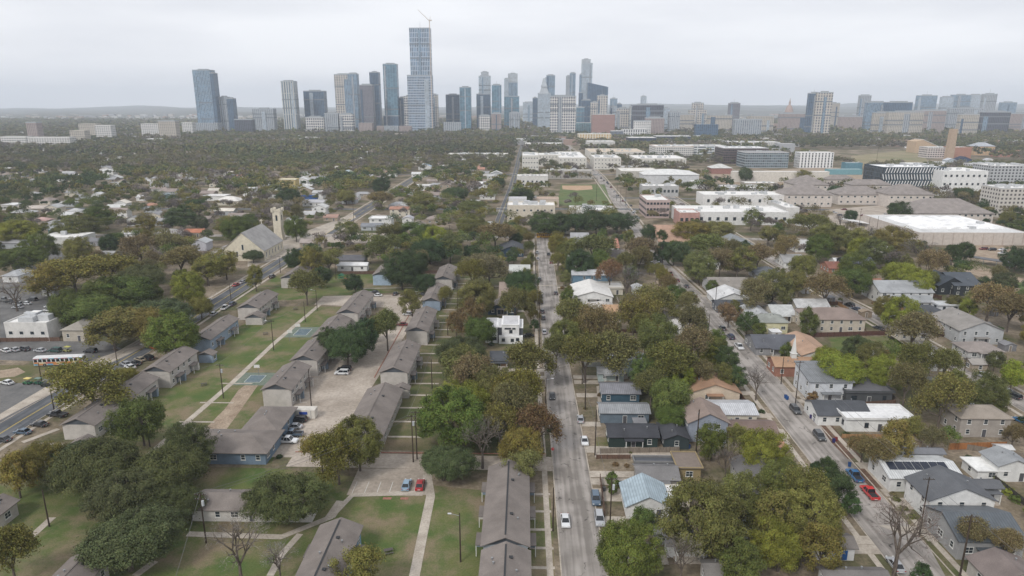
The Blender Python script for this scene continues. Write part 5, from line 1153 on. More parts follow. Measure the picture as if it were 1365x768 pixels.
T('wide dark blue office slab with vertical ribs', 2050, [(841, 872, 142.5, None, 'stripe', 30), (843, 885, 140.5, None, 'dark', 34)], lm='the wide dark office slab')
T('round topped white tower far behind the dark office slab', 3200, [(855, 862, 129, None, 'pale', 22)], lm='the round topped white tower')
T('light blue glass block right of the dark office slab', 2150, [(880, 893, 145, None, 'pale', 26)])
T('concrete office block with rooftop mast', 2050, [(893, 907, 150, None, 'grey', 26)])
def dome(r, Xc, D):
    pass
T('large cream hospital like building with stepped rounded top', 2250, [(917, 946, 158, None, 'tan', 30), (920, 942, 147, None, 'tan', 26), (924, 938, 138, None, 'tan', 20)], lm='the stepped cream building')
T('dark square office block standing alone on the horizon', 2500, [(974, 987, 138, None, 'brown', 30)], lm='the lone dark square block')
T('dark navy glass half of the twin tower at right', 1900, [(1079, 1094, 125, None, 'dblue', 12)], lm='the dark navy half tower')
T('tan striped half of the twin tower at right', 1890, [(1090, 1111, 124, None, 'tan', 12)], lm='the tan striped half tower')
for i, (x0, x1, yt, D, kd, lab) in enumerate([
    (1147, 1162, 128, 2400, 'grey', 'slim pale grey tower behind the far right offices'), (1156, 1182, 137, 2200, 'blue', 'blue and white office block right of the slim pale tower'), (1182, 1217, 137, 2150, 'dblue', 'wide dark blue glass office on the right horizon'),
    (1224, 1250, 128, 2500, 'blue', 'flat topped blue residential block on the right horizon'), (1256, 1272, 130, 2600, 'pale', 'pale stepped tower in the far right cluster'), (1270, 1295, 127, 2700, 'blue', 'broad blue grey tower in the far right cluster'),
    (1295, 1309, 127, 2700, 'pale', 'pale slab tower in the far right cluster'), (1312, 1330, 126, 2500, 'grey', 'tallest slab at the far right end of the skyline'), (1335, 1356, 137, 2800, 'blue', 'low faint blue blocks near the right edge of the skyline'),
    (1166, 1192, 151, 1950, 'tan', 'brown and tan parking structure below the blue glass office'), (1185, 1232, 150, 1900, 'tan', 'long brown striped apartment block on the right horizon'), (1220, 1262, 148, 2100, 'brick', 'pink brick university block on the right horizon'),
    (1266, 1312, 145, 2200, 'grey', 'blue and white hospital block on the right horizon'), (1310, 1348, 150, 2050, 'dark', 'long dark glass block near the right edge'), (1348, 1385, 152, 2100, 'brick', 'pinkish block at the right edge of the horizon'),
    (1281, 1306, 153, 1850, 'tan', 'cream building with dark roof below the hospital block'), (1120, 1150, 156, 2200, 'brick', 'reddish low block left of the striped apartment block'), (1102, 1120, 138, 2500, 'tan', 'tan block behind the twin tower'),
    (1040, 1078, 152, 2150, 'brick', 'pink granite block left of the twin tower'), (1000, 1032, 155, 2000, 'tan', 'low cream office at the foot of the hills'), (980, 1016, 160, 1800, 'grey', 'grey pillared low office among the trees'), (946, 976, 154, 2100, 'tan', 'cream office row behind the trees'),
    (897, 925, 153, 2200, 'tan', 'cream block beside the stepped building'), (928, 958, 166, 1750, 'dblue', 'dark teal glass low office among the trees'), (846, 868, 162, 1800, 'white', 'white low building in front of the dark office slab'), (862, 886, 158, 1850, 'brick', 'pinkish low block right of the white low building'),
    (34, 48, 164, 1600, 'brick', 'salmon pink apartment tower at the far left'), (104, 128, 165, 1650, 'tan', 'yellowish tan office block at the far left'), (126, 147, 167, 1600, 'white', 'white and dark striped office beside the tan block'), (187, 210, 165, 1750, 'white', 'long white low block left of the pink tower'),
    (210, 233, 162, 1650, 'tan', 'pinkish tan residential block with dark side'), (242, 256, 163, 1900, 'white', 'white low building left of the leftmost tall tower'), (312, 336, 160, 1950, 'dark', 'dark low block behind the grey residential slab'), (0, 34, 182, 1350, 'white', 'long white flat building at the left edge'), (36, 92, 183, 1330, 'white', 'long low white building beside the salmon tower'),
    (92, 112, 174, 1500, 'tan', 'cream low block beside the yellowish tan office')]):
    kd = {'tan': 'tans', 'white': 'whites'}.get(kd, kd)
    T(lab, D, [(x0, x1, yt, None, kd, 14 if x0 > 1000 else 30 if yt < 160 else 20)], group=None if yt > 160 else 'blocks on the horizon', cat='building', name='building')
landmark('the salmon pink tower', *at(41, 182)); landmark('the yellowish tan office', *at(116, 181)); landmark('the pinkish tan residential block', *at(221, 181))
# state capitol dome
X, Z = pt(1053.5, 131, 2250)
c = thing('capitol', 'pink granite capitol with tall ribbed dome and pointed lantern', 'capitol', (X, 2250, 0))
gr = paint((.36, .28, .255), 'wall'); mb = MB(); prof = [(24, 0), (24, 28), (15, 28.1), (15, 45), (13.5, 46), (13, 56), (11, 64), (7, 71), (3.2, 75), (3, 82), (1.4, 86), (.5, 92)]
n = 20
zt = Z / 92
for (r0, z0), (r1, z1) in zip(prof, prof[1:]):
    for k in range(n):
        a, b = 2 * math.pi * k / n, 2 * math.pi * (k + 1) / n
        mb.face([(r0 * math.cos(a), r0 * math.sin(a), z0 * zt), (r0 * math.cos(b), r0 * math.sin(b), z0 * zt), (r1 * math.cos(b), r1 * math.sin(b), z1 * zt), (r1 * math.cos(a), r1 * math.sin(a), z1 * zt)])
mb.build('dome', gr, c); MB().box(-60, -24.5, -14, 14, 0, 30).box(24.5, 60, -14, 14, 0, 30).build('wing', gr, c); landmark('the capitol dome', X, 2250, 50)
# tower crane on the tallest tower
X, Z0 = pt(574.5, 100, 2064); Z1 = pt(574.5, 28, 2064)[1]; XJ, ZJ = pt(557, 13, 2064)
cr_ = thing('tower_crane', 'thin pale tower crane fixed to the tallest tower with raised jib', 'crane', (X, 2064, 0))
cm = flat('crane_paint', (.5, .42, .36), .6)
MB().box(-1.1, 1.1, -1.1, 1.1, 0, Z1).build('mast', cm, cr_); MB().tube((0, 0, Z1), (XJ - X, 0, ZJ), 1.2, .6, 4).build('jib', cm, cr_)
MB().box(-1, 7, -1.2, 1.2, Z1 + .02, Z1 + 3).tube((1.5, 0, Z1 + 3), (3, 0, Z1 + 12), .7, .7, 4).build('counterweight', cm, cr_)
# brick complex with slab tower on the right, wedge hall
YS = 1120
X, Z = pt(1270.5, 172, YS)
t = thing('slab_tower', 'tan windowless slab tower beside the red brick hall', 'tower', (X, YS, 0)); MB().extr([(-5.5, 0), (6, 0), (5.6, Z), (-3.6, Z)][::-1], 'y', -4, 4).build('shaft', paint((.40, .30, .22), 'wall'), t); landmark('the tan slab tower', X, YS, 30)
A = at(1219, 204); X0, X1 = A[0], at(1249, 204)[0]
t = thing('wedge_hall', 'tan wedge shaped hall with white sloping roof', 'hall', ((X0 + X1) / 2, A[1], 0)); hw = (X1 - X0) / 2
MB().extr([(-hw, 0), (hw * 1.4, 0), (hw * 1.4, 8), (-hw * .4, 24), (-hw, 21)][::-1], 'y', 0, 30).build('wall', paint((.46, .34, .23), 'wall'), t)
MB().extr([(hw * 1.45, 8.05), (hw * 1.45, 8.7), (-hw * .4, 24.9), (-hw * .4, 24.2)], 'y', -.8, 31).build('roof', paint((.66, .65, .64), 'membrane'), t); landmark('the tan wedge hall', (X0 + X1) / 2, A[1], 10)
block(1237, 1270, 211, 197, 26, 'white and brick three-storey school with window bands', facade((.10, .09, .09), (.55, .5, .48), 3.6, 4, .45, .3), lm='the white banded school')
block(1270, 1296, 212, 197, 26, 'plain red brick hall below the tan slab tower', None, wallc=(.36, .19, .14), lm='the red brick hall')
block(1300, 1327, 207, 195, 24, 'orange brick house like building with grey dormered roof', None, wallc=(.5, .34, .2), hip=((.35, .37, .4), .5), rows=2, cols=6, lm='the orange brick building')
for k in range(1): pass
# ================================================================ vehicles
def car_body(kind, L_, W_):
    """lengthwise profile swept across, narrower at the roof"""
    h = {'sedan': 1.45, 'suv': 1.75, 'pickup': 1.85, 'van': 2.0, 'hatch': 1.5}[kind]; a, b = -L_ / 2, L_ / 2
    bl = .95 if kind in ('suv', 'pickup', 'van') else .82     # belt line
    body = MB(); hw = W_ / 2
    low = [(a, .35), (a + .05, bl - .12), (a + L_ * .02, bl), (b - L_ * .22, bl), (b - .12, bl - .16), (b, .55), (b - .02, .3)]
    if kind == 'pickup': low = [(a, .45), (a, bl), (b - L_ * .24, bl + .03), (b - .12, bl - .06), (b, .6), (b - .02, .4)]
    def lay(pr, x0, x1, inner, z_in):
        i = len(body.v)
        n = len(pr)
        for sx, ins in ((-1, 0), (-1, inner), (1, inner), (1, 0)):
            for (y, z) in pr:
                zz = z; xx = sx * (hw - (ins if z > z_in else 0)) if ins else sx * hw
                if not ins and z > z_in: zz = z - .08
                body.v.append((xx, y, zz))
        for s_ in range(3):
            for k in range(n):
                p = i + s_ * n + k; q = i + s_ * n + (k + 1) % n
                body.f.append((p, q, q + n, p + n)); body.m.append(0)
        body.f.append(tuple(i + k for k in range(n))[::-1]); body.m.append(0); body.f.append(tuple(i + 3 * n + k for k in range(n))); body.m.append(0)
    lay(low, -hw, hw, .14, .6)
    if kind == 'sedan': c0, c1, r0, r1 = a + L_ * .13, b - L_ * .24, a + L_ * .27, b - L_ * .42
    elif kind == 'hatch': c0, c1, r0, r1 = a + L_ * .03, b - L_ * .22, a + L_ * .12, b - L_ * .42
    elif kind == 'suv': c0, c1, r0, r1 = a + .05, b - L_ * .24, a + L_ * .08, b - L_ * .38
    elif kind == 'van': c0, c1, r0, r1 = a + .05, b - L_ * .15, a + .12, b - L_ * .3
    else: c0, c1, r0, r1 = a + L_ * .38, b - L_ * .24, a + L_ * .42, b - L_ * .36
    hr = hw - .24; hb = hw - .08
    def ring(z, y0, y1, x): return [(-x, y0, z), (x, y0, z), (x, y1, z), (-x, y1, z)]
    lo = ring(bl - .01, c0, c1, hb); hi = ring(h - .07, r0, r1, hr)
    gl = MB()
    for k in range(4): gl.face([lo[k], lo[(k + 1) % 4], hi[(k + 1) % 4], hi[k]])
    roof = MB(); top = ring(h, r0 + .08, r1 - .08, hr - .07)
    for k in range(4): roof.face([hi[k], hi[(k + 1) % 4], top[(k + 1) % 4], top[k]])
    roof.face(top)
    for k in range(4):                      # pillars
        p, q = Vector(lo[k]), Vector(hi[k]); roof.tube(p, q, .055, .05, 4, 0, False)
    for sx in (-1, 1):
        ym = (c0 + c1) / 2; roof.tube((sx * hb, ym, bl), (sx * hr, (r0 + r1) / 2, h - .07), .045, .045, 4, 0, False)
    body.v, body.f, body.m = body.v, body.f, body.m
    off = len(body.v); body.v += roof.v; body.f += [tuple(i + off for i in f) for f in roof.f]; body.m += roof.m
    if kind == 'pickup':  # open bed
        z = bl + .005; body.box(-hw + .02, -hw + .12, a, c0, z, z + .12).box(hw - .12, hw - .02, a, c0, z, z + .12).box(-hw + .12, hw - .12, a, a + .08, z, z + .12)
    return body, gl, h
_cars = {}
wheel_me = MB().tube((-.11, 0, 0), (.11, 0, 0), .33, .33, 14).mesh('wheel', RUBBER)
rim_me = MB().tube((-.125, 0, 0), (.125, 0, 0), .19, .19, 8).mesh('rim', RIM)
def make_car(kind, c, detail=True):
    key = (kind, c, detail)
    L_, W_ = {'sedan': (4.6, 1.82), 'suv': (4.75, 1.95), 'pickup': (5.6, 2.0), 'van': (5.3, 2.0), 'hatch': (4.1, 1.78)}[kind]
    root = obj({'sedan': 'parked_car', 'suv': 'parked_suv', 'pickup': 'pickup_truck', 'van': 'parked_van', 'hatch': 'parked_hatchback'}[kind], None)
    if key not in _cars:
        b, g, h = car_body(kind, L_, W_); bb = b
        bed = None
        if kind == 'pickup': bed = MB().box(-.82, .82, -L_ / 2 + .09, -L_ / 2 + L_ * .37, .962, .975).mesh('truck_bed', flat('bed_liner', (.03, .03, .032), .9))
        _cars[key] = (b.mesh('body', paint(c, 'car')), g.mesh('car_windows', DARKGLASS), MB().box(-.16, .16, 0, .06, 0, .14).mesh('headlight', LAMPW), MB().box(-.14, .14, -.05, 0, 0, .16).mesh('tail_light', LAMPR), bed,
                      MB().box(-.3, .3, 0, .03, 0, .12).mesh('number_plate', TRIM))
    me = _cars[key]
    obj('body', me[0], root); obj('windows', me[1], root)
    for sx in (-1, 1):
        for sy in (-.31, .3):
            wh = obj('wheel', wheel_me, root, (sx * (W_ / 2 - .10), sy * L_, .33))
            if detail: obj('rim', rim_me, wh)
    if detail:
        for sx in (-1, 1): obj('headlight', me[2], root, (sx * (W_ / 2 - .3), L_ / 2 - .03, .62)); obj('tail_light', me[3], root, (sx * (W_ / 2 - .2), -L_ / 2 + .02, .68))
        obj('number_plate', me[5], root, (0, -L_ / 2 - .03, .5))
        if me[4]: obj('truck_bed', me[4], root)
    return root
CC = {'white': (.62, .63, .64), 'silver': (.36, .37, .39), 'grey': (.16, .17, .18), 'black': (.014, .015, .018), 'charcoal': (.04, .043, .048), 'red': (.34, .015, .02), 'bright red': (.5, .03, .03), 'dark red': (.16, .02, .025),
      'blue': (.02, .12, .28), 'dark blue': (.02, .035, .08), 'pale blue': (.2, .3, .4), 'dark green': (.02, .07, .06), 'tan': (.35, .3, .22), 'slate': (.07, .11, .16)}
NAMES = {'sedan': 'sedan', 'suv': 'SUV', 'pickup': 'pickup truck', 'van': 'van', 'hatch': 'hatchback'}
def car(px, py, kind, col, rz, where, label=None, group='parked cars'):
    X, Y = at(px, py); r = make_car(kind, CC[col], py > 340); r.location = (X, Y, .03); r.rotation_euler = (0, 0, R(rz) + random.uniform(-.03, .03))
    tag(r, label, {'pickup': 'pickup truck', 'van': 'van', 'suv': 'suv'}.get(kind, 'car'), group)
    if not label: autolabel(r, f'{col} {NAMES[kind]} {where}', X, Y, 1)
    return r
K = 'at the kerb'; P_ = 'in the car park'
for a in [
 (794, 668, 'suv', 'slate', 180, K, 'dark slate SUV at the right kerb of the central street above a silver SUV'), (799, 695, 'suv', 'silver', 180, K, 'silver SUV at the right kerb, nearest the bottom of the central street'),
 (753.5, 697, 'sedan', 'white', 180, K, 'white sedan at the left kerb, nearest the bottom of the central street'), (773.5, 561, 'sedan', 'silver', 0, K, 'silver sedan at the right kerb by the slate blue bungalow'), (779, 590, 'sedan', 'white', 180, K, 'white sedan at the right kerb by the black roofed bungalow'),
 (736, 530, 'sedan', 'charcoal', 180, K, 'lone charcoal sedan on the left side of the central street, mid picture'), (729, 467, 'suv', 'white', 180, K, 'white SUV at the left kerb below the white cube house'),
 (725.5, 444, 'sedan', 'silver', 0, K, None), (724, 425, 'sedan', 'charcoal', 0, K, None), (723, 416.5, 'sedan', 'black', 0, K, None), (721, 404, 'suv', 'charcoal', 0, K, None), (720.5, 397, 'suv', 'dark green', 0, K, None), (719, 374, 'suv', 'charcoal', 0, K, None),
 (741, 392, 'sedan', 'charcoal', 0, K, None), (735, 351, 'sedan', 'dark red', 0, K, None), (731, 340, 'sedan', 'charcoal', 0, K, None), (716, 337.5, 'sedan', 'white', 0, K, None), (717, 346, 'sedan', 'silver', 0, K, None), (704, 449, 'sedan', 'black', 90, 'in the driveway', None),
 (542, 649, 'sedan', 'pale blue', 0, P_, 'pale blue sedan parked beside a red sedan below the driveway'), (560, 649, 'sedan', 'red', 0, P_, 'red sedan parked beside a pale blue sedan below the driveway'),
 (398, 562, 'suv', 'black', 90, P_, 'black SUV, topmost of four vehicles beside the community building'), (392, 571, 'sedan', 'silver', 90, P_, 'silver sedan, second of four vehicles beside the community building'),
 (390, 581, 'pickup', 'slate', 90, P_, 'dark slate pickup truck, third of four vehicles beside the community building'), (383, 590, 'pickup', 'white', 270, P_, 'white pickup truck, lowest of four vehicles beside the community building'),
 (456, 499, 'suv', 'white', 90, P_, 'white SUV in the concrete car park below the dark oak'), (459, 494, 'suv', 'black', 90, P_, 'black car just behind the white SUV in the concrete car park'), (544, 420, 'sedan', 'white', 90, P_, 'white sedan in the car park left of the upper right block'),
 (536, 434, 'sedan', 'dark red', 90, P_, 'dark red sedan beside the apartment block in the car park'), (498, 437, 'sedan', 'dark red', 90, P_, 'dark red car half hidden beneath a young yellow green tree'), (499, 391, 'sedan', 'black', 90, P_, None), (503, 395, 'sedan', 'white', 90, P_, None), (527, 393, 'sedan', 'charcoal', 0, P_, None), (554, 393, 'sedan', 'white', 90, P_, None), (563, 394, 'sedan', 'charcoal', 90, P_, None),
 (77, 555, 'pickup', 'black', 80, 'at the dark kerb', 'black pickup truck parked at the right kerb of the dark street'), (53, 568, 'sedan', 'black', 80, K, 'black sedan parked at the kerb below a black pickup truck'), (31, 578, 'sedan', 'slate', 80, K, None), (4, 588, 'sedan', 'charcoal', 80, K, None),
 (10, 512, 'sedan', 'white', 70, P_, 'white sedan in the asphalt lot left of the little carts'), (8, 469, 'sedan', 'white', 60, P_, None), (20, 468, 'sedan', 'silver', 60, P_, None), (33, 467, 'suv', 'charcoal', 60, P_, None), (54, 469, 'sedan', 'silver', 75, P_, None), (74, 469, 'suv', 'dark green', 80, P_, None), (121, 470, 'suv', 'black', 80, P_, None),
 (196, 459, 'sedan', 'white', -20, 'on the dark street', None), (207, 465, 'sedan', 'bright red', 60, K, None), (187, 481, 'sedan', 'tan', 60, K, None), (198, 479, 'suv', 'black', 60, K, None), (181, 486, 'sedan', 'charcoal', 60, K, None), (174, 491, 'sedan', 'white', 60, K, None), (168, 487, 'sedan', 'silver', 60, K, None),
 (64, 431, 'sedan', 'white', 90, P_, None), (67, 410, 'sedan', 'white', 90, P_, None), (66, 415, 'suv', 'white', 90, P_, None), (35, 406, 'sedan', 'white', 85, P_, None), (24, 411, 'sedan', 'silver', 90, P_, None), (43, 401, 'suv', 'charcoal', 80, P_, None), (58, 424, 'suv', 'red', 90, P_, None),
 (300, 412, 'pickup', 'white', 0, K, None), (310, 407, 'suv', 'dark blue', 0, K, None), (285, 420, 'sedan', 'silver', 0, K, None), (315, 381, 'sedan', 'red', -10, K, None), (324, 377, 'sedan', 'silver', -10, K, None), (363, 370, 'suv', 'black', 0, K, None), (265, 389, 'sedan', 'silver', 0, K, None), (278, 402, 'sedan', 'white', 0, K, None), (357, 343, 'sedan', 'silver', 90, P_, None),
 (924.6, 396, 'suv', 'silver', 0, K, None), (911, 406, 'sedan', 'white', 0, K, None), (963, 439, 'sedan', 'charcoal', 0, K, None), (974, 451, 'suv', 'dark blue', 0, K, None), (985, 464, 'pickup', 'white', 180, K, 'white pickup truck at the right kerb beside the slate carport'), (1060, 549, 'suv', 'charcoal', 180, K, 'charcoal SUV at the right kerb below the small steepled church'),
 (1092, 584, 'suv', 'charcoal', 180, K, 'charcoal SUV at the right kerb beside the flat roofed white house'), (1139, 637, 'pickup', 'blue', 0, K, 'blue pickup truck parked above the red pickup truck'), (1159, 660, 'pickup', 'bright red', 0, K, 'bright red pickup truck parked below the blue pickup truck'), (1193, 756, 'sedan', 'silver', 0, K, 'silver car under the big bare tree at the bottom'),
 (1171, 439, 'sedan', 'charcoal', 20, K, None), (1350, 530, 'suv', 'charcoal', 20, K, None), (1340, 523, 'sedan', 'silver', 20, K, None), (1361, 563, 'sedan', 'blue', 20, P_, None), (868, 352, 'sedan', 'white', 0, K, None), (874, 359, 'sedan', 'silver', 0, K, None), (862, 345, 'sedan', 'charcoal', 0, K, None), (881, 349, 'sedan', 'black', 0, K, None), (855, 330, 'sedan', 'white', 0, K, None), (866, 322, 'sedan', 'silver', 0, K, None), (915, 383, 'sedan', 'charcoal', 0, K, None),
 (1311, 333, 'suv', 'dark red', 90, P_, None), (1322, 334, 'suv', 'black', 90, P_, None), (1336, 334, 'sedan', 'white', 90, P_, None), (1337, 339, 'pickup', 'white', 90, P_, None), (888, 457 - 150, 'sedan', 'white', 0, P_, None),
 (675, 290, 'sedan', 'black', 0, K, None), (680, 262, 'sedan', 'charcoal', 0, K, None), (664, 300, 'sedan', 'white', 0, K, None), (841, 275, 'sedan', 'black', 0, K, None), (846, 283, 'sedan', 'white', 0, K, None), (851, 292, 'sedan', 'silver', 0, K, None), (833, 268, 'suv', 'white', 0, K, None), (822, 262, 'sedan', 'silver', 0, 'on the street', None), (790, 228, 'sedan', 'black', 0, K, None), (797, 233, 'sedan', 'white', 0, K, None),
 (1139, 285, 'sedan', 'white', 90, P_, None), (1150, 288, 'sedan', 'dark red', 90, P_, None), (1165, 290, 'suv', 'black', 90, P_, None), (1180, 287, 'sedan', 'silver', 90, P_, None), (1172, 295, 'sedan', 'charcoal', 90, P_, None), (1125, 280, 'sedan', 'dark red', 90, P_, None), (1195, 293, 'suv', 'black', 90, P_, None),
 (455, 317, 'sedan', 'white', 90, P_, None), (500, 316, 'suv', 'charcoal', 90, P_, None), (530, 318, 'pickup', 'white', 90, P_, None), (300, 315, 'sedan', 'silver', 90, 'on the cross street', None)]:
    car(*a)
rc_ = random.Random(17)
def lotcars(px0, px1, py0, py1, n_, rz, where):
    for k in range(n_):
        t_ = (k + rc_.uniform(.2, .8)) / n_; car(px0 + (px1 - px0) * t_, py0 + (py1 - py0) * t_, rc_.choice(('sedan', 'suv', 'sedan', 'hatch', 'pickup')), rc_.choice(('white', 'silver', 'charcoal', 'black', 'grey', 'dark red', 'dark blue')), rz, where)
lotcars(808, 850, 243, 292, 9, 0, 'at the kerb'); lotcars(798, 812, 236, 246, 3, 0, 'at the kerb'); lotcars(1108, 1150, 283, 300, 6, 60, 'in the car park'); lotcars(860, 905, 316, 328, 4, 20, 'in the car park')
lotcars(2, 30, 400, 408, 4, 90, 'in the car park'); lotcars(40, 70, 435, 437, 3, 80, 'in the car park'); lotcars(860, 925, 336, 396, 5, 0, 'at the kerb'); lotcars(448, 478, 318, 319, 4, 90, 'in the car park')
lotcars(1128, 1160, 406, 424, 3, 20, 'at the kerb'); lotcars(1285, 1330, 488, 515, 3, 10, 'at the kerb')
# buses
def bus(px, py, rz, L_, body, roofc, label, stripes=None, name='bus', nose=0):
    X, Y = at(px, py); r = thing(name, label, 'bus', (X, Y, .03), R(rz)); h = 3.1; w2 = 1.28
    b = MB().extr([(-w2, .35), (w2, .35), (w2, h - .25), (w2 - .25, h), (-w2 + .25, h), (-w2, h - .25)][::-1], 'y', -L_ / 2, L_ / 2 - nose)
    if nose: b.box(-w2 + .15, w2 - .15, L_ / 2 - nose + .002, L_ / 2, .4, 1.6)
    b.build('body', paint(body, 'car'), r)
    MB().box(-w2 + .3, w2 - .3, -L_ / 2 + .3, L_ / 2 - nose - .3, h + .002, h + .08).build('roof', paint(roofc, 'wall'), r)
    n = int(L_ / 1.3)
    for sx in (-1, 1):
        for k in range(n):
            MB().box(sx * w2 - .02, sx * w2 + .02, -.52, .52, 1.55, 2.5).build('window', DARKGLASS, r, (0, -L_ / 2 + (k + .5) * (L_ - nose) / n, 0))
        if stripes:
            rnd = random.Random(3)
            for i, (z0, z1, cols) in enumerate(stripes):
                m = 0; y = -L_ / 2 + .1
                mb = MB(); k = 0
                while y < L_ / 2 - .2:
                    l_ = rnd.uniform(.8, 2.4); mb.box(sx * w2 - .015, sx * w2 + .015, y, min(L_ / 2 - .1, y + l_ - .01), z0, z1, k % len(cols)); y += l_; k += 1
                mb.build('livery_stripe', [flat('livery_paint', c, .4) for c in cols], r)
    MB().box(-w2 + .12, w2 - .12, L_ / 2 - nose + (.02 if nose else -.01), L_ / 2 - nose + .03 + (0 if nose else 0), 1.5 if not nose else 1.65, 2.7).build('windscreen', DARKGLASS, r)
    for sx in (-1, 1):
        for y in (-.28, .3):
            o = obj('wheel', MB().tube((-.16, 0, 0), (.16, 0, 0), .5, .5, 14).mesh('wheel', RUBBER), r, (sx * (w2 - .1), y * L_, .5)); obj('rim', MB().tube((-.17, 0, 0), (.17, 0, 0), .25, .25, 8).mesh('rim', RIM), o)
        MB().box(-.14, .14, 0, .05, .7, .95).build('headlight', LAMPW, r, (sx * .85, L_ / 2, 0))
    ZONES.append((X - 10, X + 10, Y - 10, Y + 8)); return r
bus(81, 486, -82, 15.5, (.55, .56, .57), (.62, .62, .62), 'long city bus with orange and blue printed sides in the left lot', [(.45, .95, [(.10, .30, .42), (.5, .22, .08), (.45, .4, .3)]), (.96, 1.5, [(.5, .2, .07), (.55, .45, .3), (.45, .12, .1)]), (2.56, 2.85, [(.3, .12, .14), (.12, .3, .4)])])
bus(727, 317, -90, 11.5, (.55, .30, .02), (.55, .32, .04), 'yellow school bus crossing the far end of the central street', [(.9, 1.0, [(.02, .02, .02)]), (1.3, 1.4, [(.02, .02, .02)])], name='school_bus', nose=1.3)
landmark('the printed city bus', *at(81, 482)); landmark('the yellow school bus', *at(727, 314))
landmark('the blue pickup truck', *at(1139, 636)); landmark('the red pickup truck', *at(1159, 660)); landmark('the red sedan', *at(560, 648))
# little carts in the left lot
def cart(px, py, body, top, label):
    X, Y = at(px, py); r = thing('utility_cart', label, 'utility cart', (X, Y, .03), R(80))
    MB().extr([(-1.3, .3), (1.3, .3), (1.3, .7), (.5, .95), (-.1, .6), (-1.3, .9)][::-1], 'x', -.62, .62).build('body', paint(body, 'car'), r)
    MB().box(-.68, .68, -1.3, .7, 1.9, 2.0).build('canopy', paint(top, 'car'), r); MB().box(-.5, .5, -.5, -.1, .6, 1.05).build('seat', flat('seat_vinyl', (.05, .05, .05)), r)
    for sx in (-.58, .58):
        for sy in (-1.2, .6): MB().tube((sx, sy, .7), (sx, sy, 1.9), .03, .03, 5).build('canopy_post', METAL, r)
        for sy in (-.8, .85): obj('wheel', wheel_me, r, (sx, sy, .3))
cart(37, 512, (.04, .16, .08), (.6, .45, .05), 'utility cart with yellow canopy on the left lot')
cart(51, 512, (.02, .10, .06), (.03, .10, .06), 'dark green utility cart beside the yellow topped cart')
cart(61, 515, (.03, .04, .03), (.03, .03, .03), 'black utility cart right of the green cart')
cart(90, 469, (.3, .3, .12), (.5, .48, .12), 'yellow topped utility cart between parked cars')
# white storage box by the community building, skips and trailer
def crate(px, py, w_, d_, h_, c, label, name='storage_container', cat='container', sign=None, rz=0):
    X, Y = at(px, py); r = thing(name, label, cat, (X, Y, .02), rz)
    MB().box(-w_ / 2, w_ / 2, -d_ / 2, d_ / 2, .1, h_).build('body', paint(c, 'wall'), r); MB().box(-w_ / 2 - .04, w_ / 2 + .04, -d_ / 2 - .04, d_ / 2 + .04, h_ + .002, h_ + .1).build('lid', paint(shade(c, .92), 'wall'), r)
    for a in (-.33, .33): MB().box(a * w_ - .06, a * w_ + .06, -d_ / 2 - .03, -d_ / 2 + .001, .2, h_ - .1).build('door_bar', METAL, r)
    if sign: MB().box(-w_ * .18, w_ * .18, -d_ / 2 - .06, -d_ / 2 - .031, h_ * .55, h_ * .85).build('sign', flat('blue_sign', sign, .4), r)
    return r
crate(407, 556, 6.4, 2.8, 2.6, (.58, .55, .5), 'white storage container with small blue sign beside the community building', sign=(.02, .06, .3))
crate(68, 394, 5.5, 3, 3.0, (.64, .64, .64), 'white box trailer in the upper left lot', name='box_trailer', cat='trailer')
crate(700, 399, 5.5, 3, 2.2, (.6, .6, .58), 'white tool shed left of the central street', name='garden_shed', cat='shed')
# basketball hoops
def hoop(px, py, label, rz):
    X, Y = at(px, py); r = thing('basketball_hoop', label, 'basketball hoop', (X, Y, 0), R(rz))
    MB().tube((0, 0, 0), (0, 0, 3.2), .08, .07, 8).tube((0, 0, 3.1), (0, -1.0, 3.3), .05, .05, 6).build('post', METAL, r)
    MB().box(-.9, .9, -1.06, -1.01, 2.9, 3.95).build('backboard', TRIM, r)
    mb = MB()
    for k in range(12):
        a, b = k / 12 * 6.2832, (k + 1) / 12 * 6.2832; mb.tube((.23 * math.cos(a), -1.3 + .23 * math.sin(a), 3.05), (.23 * math.cos(b), -1.3 + .23 * math.sin(b), 3.05), .02, .02, 4)
    mb.build('rim', flat('rim_orange', (.5, .12, .02)), r)
hoop(345, 500, 'white basketball hoop at the near blue and green court', 0); hoop(399, 444, 'white basketball hoop at the far court', 0); hoop(386, 455, 'basketball hoop at the lower corner of the far court', 180)
# picnic tables and small lawn things
def table(px, py, label):
    X, Y = at(px, py); r = thing('picnic_table', label, 'picnic table', (X, Y, 0), R(20)); wd = paint((.10, .09, .08), 'wood')
    MB().box(-.9, .9, -.38, .38, .72, .77).build('tabletop', wd, r)
    for s_ in (-1, 1): MB().box(-.9, .9, s_ * .75 - .14, s_ * .75 + .14, .42, .46).build('bench', wd, r); MB().tube((s_ * .65, -.7, 0), (s_ * .65, .2, .72), .05, .05, 4).tube((s_ * .65, .7, 0), (s_ * .65, -.2, .72), .05, .05, 4).build('leg', wd, r)
table(272, 514, 'dark picnic table on the long lawn left of the near court'); table(354, 446, 'dark picnic table on the lawn left of the far court'); table(394, 413, 'dark picnic table at the top of the long lawn'); table(518, 737, 'small dark picnic table on the worn lawn at the bottom')
landmark('the near ball court', *at(335, 507)); landmark('the far ball court', *at(402, 443))
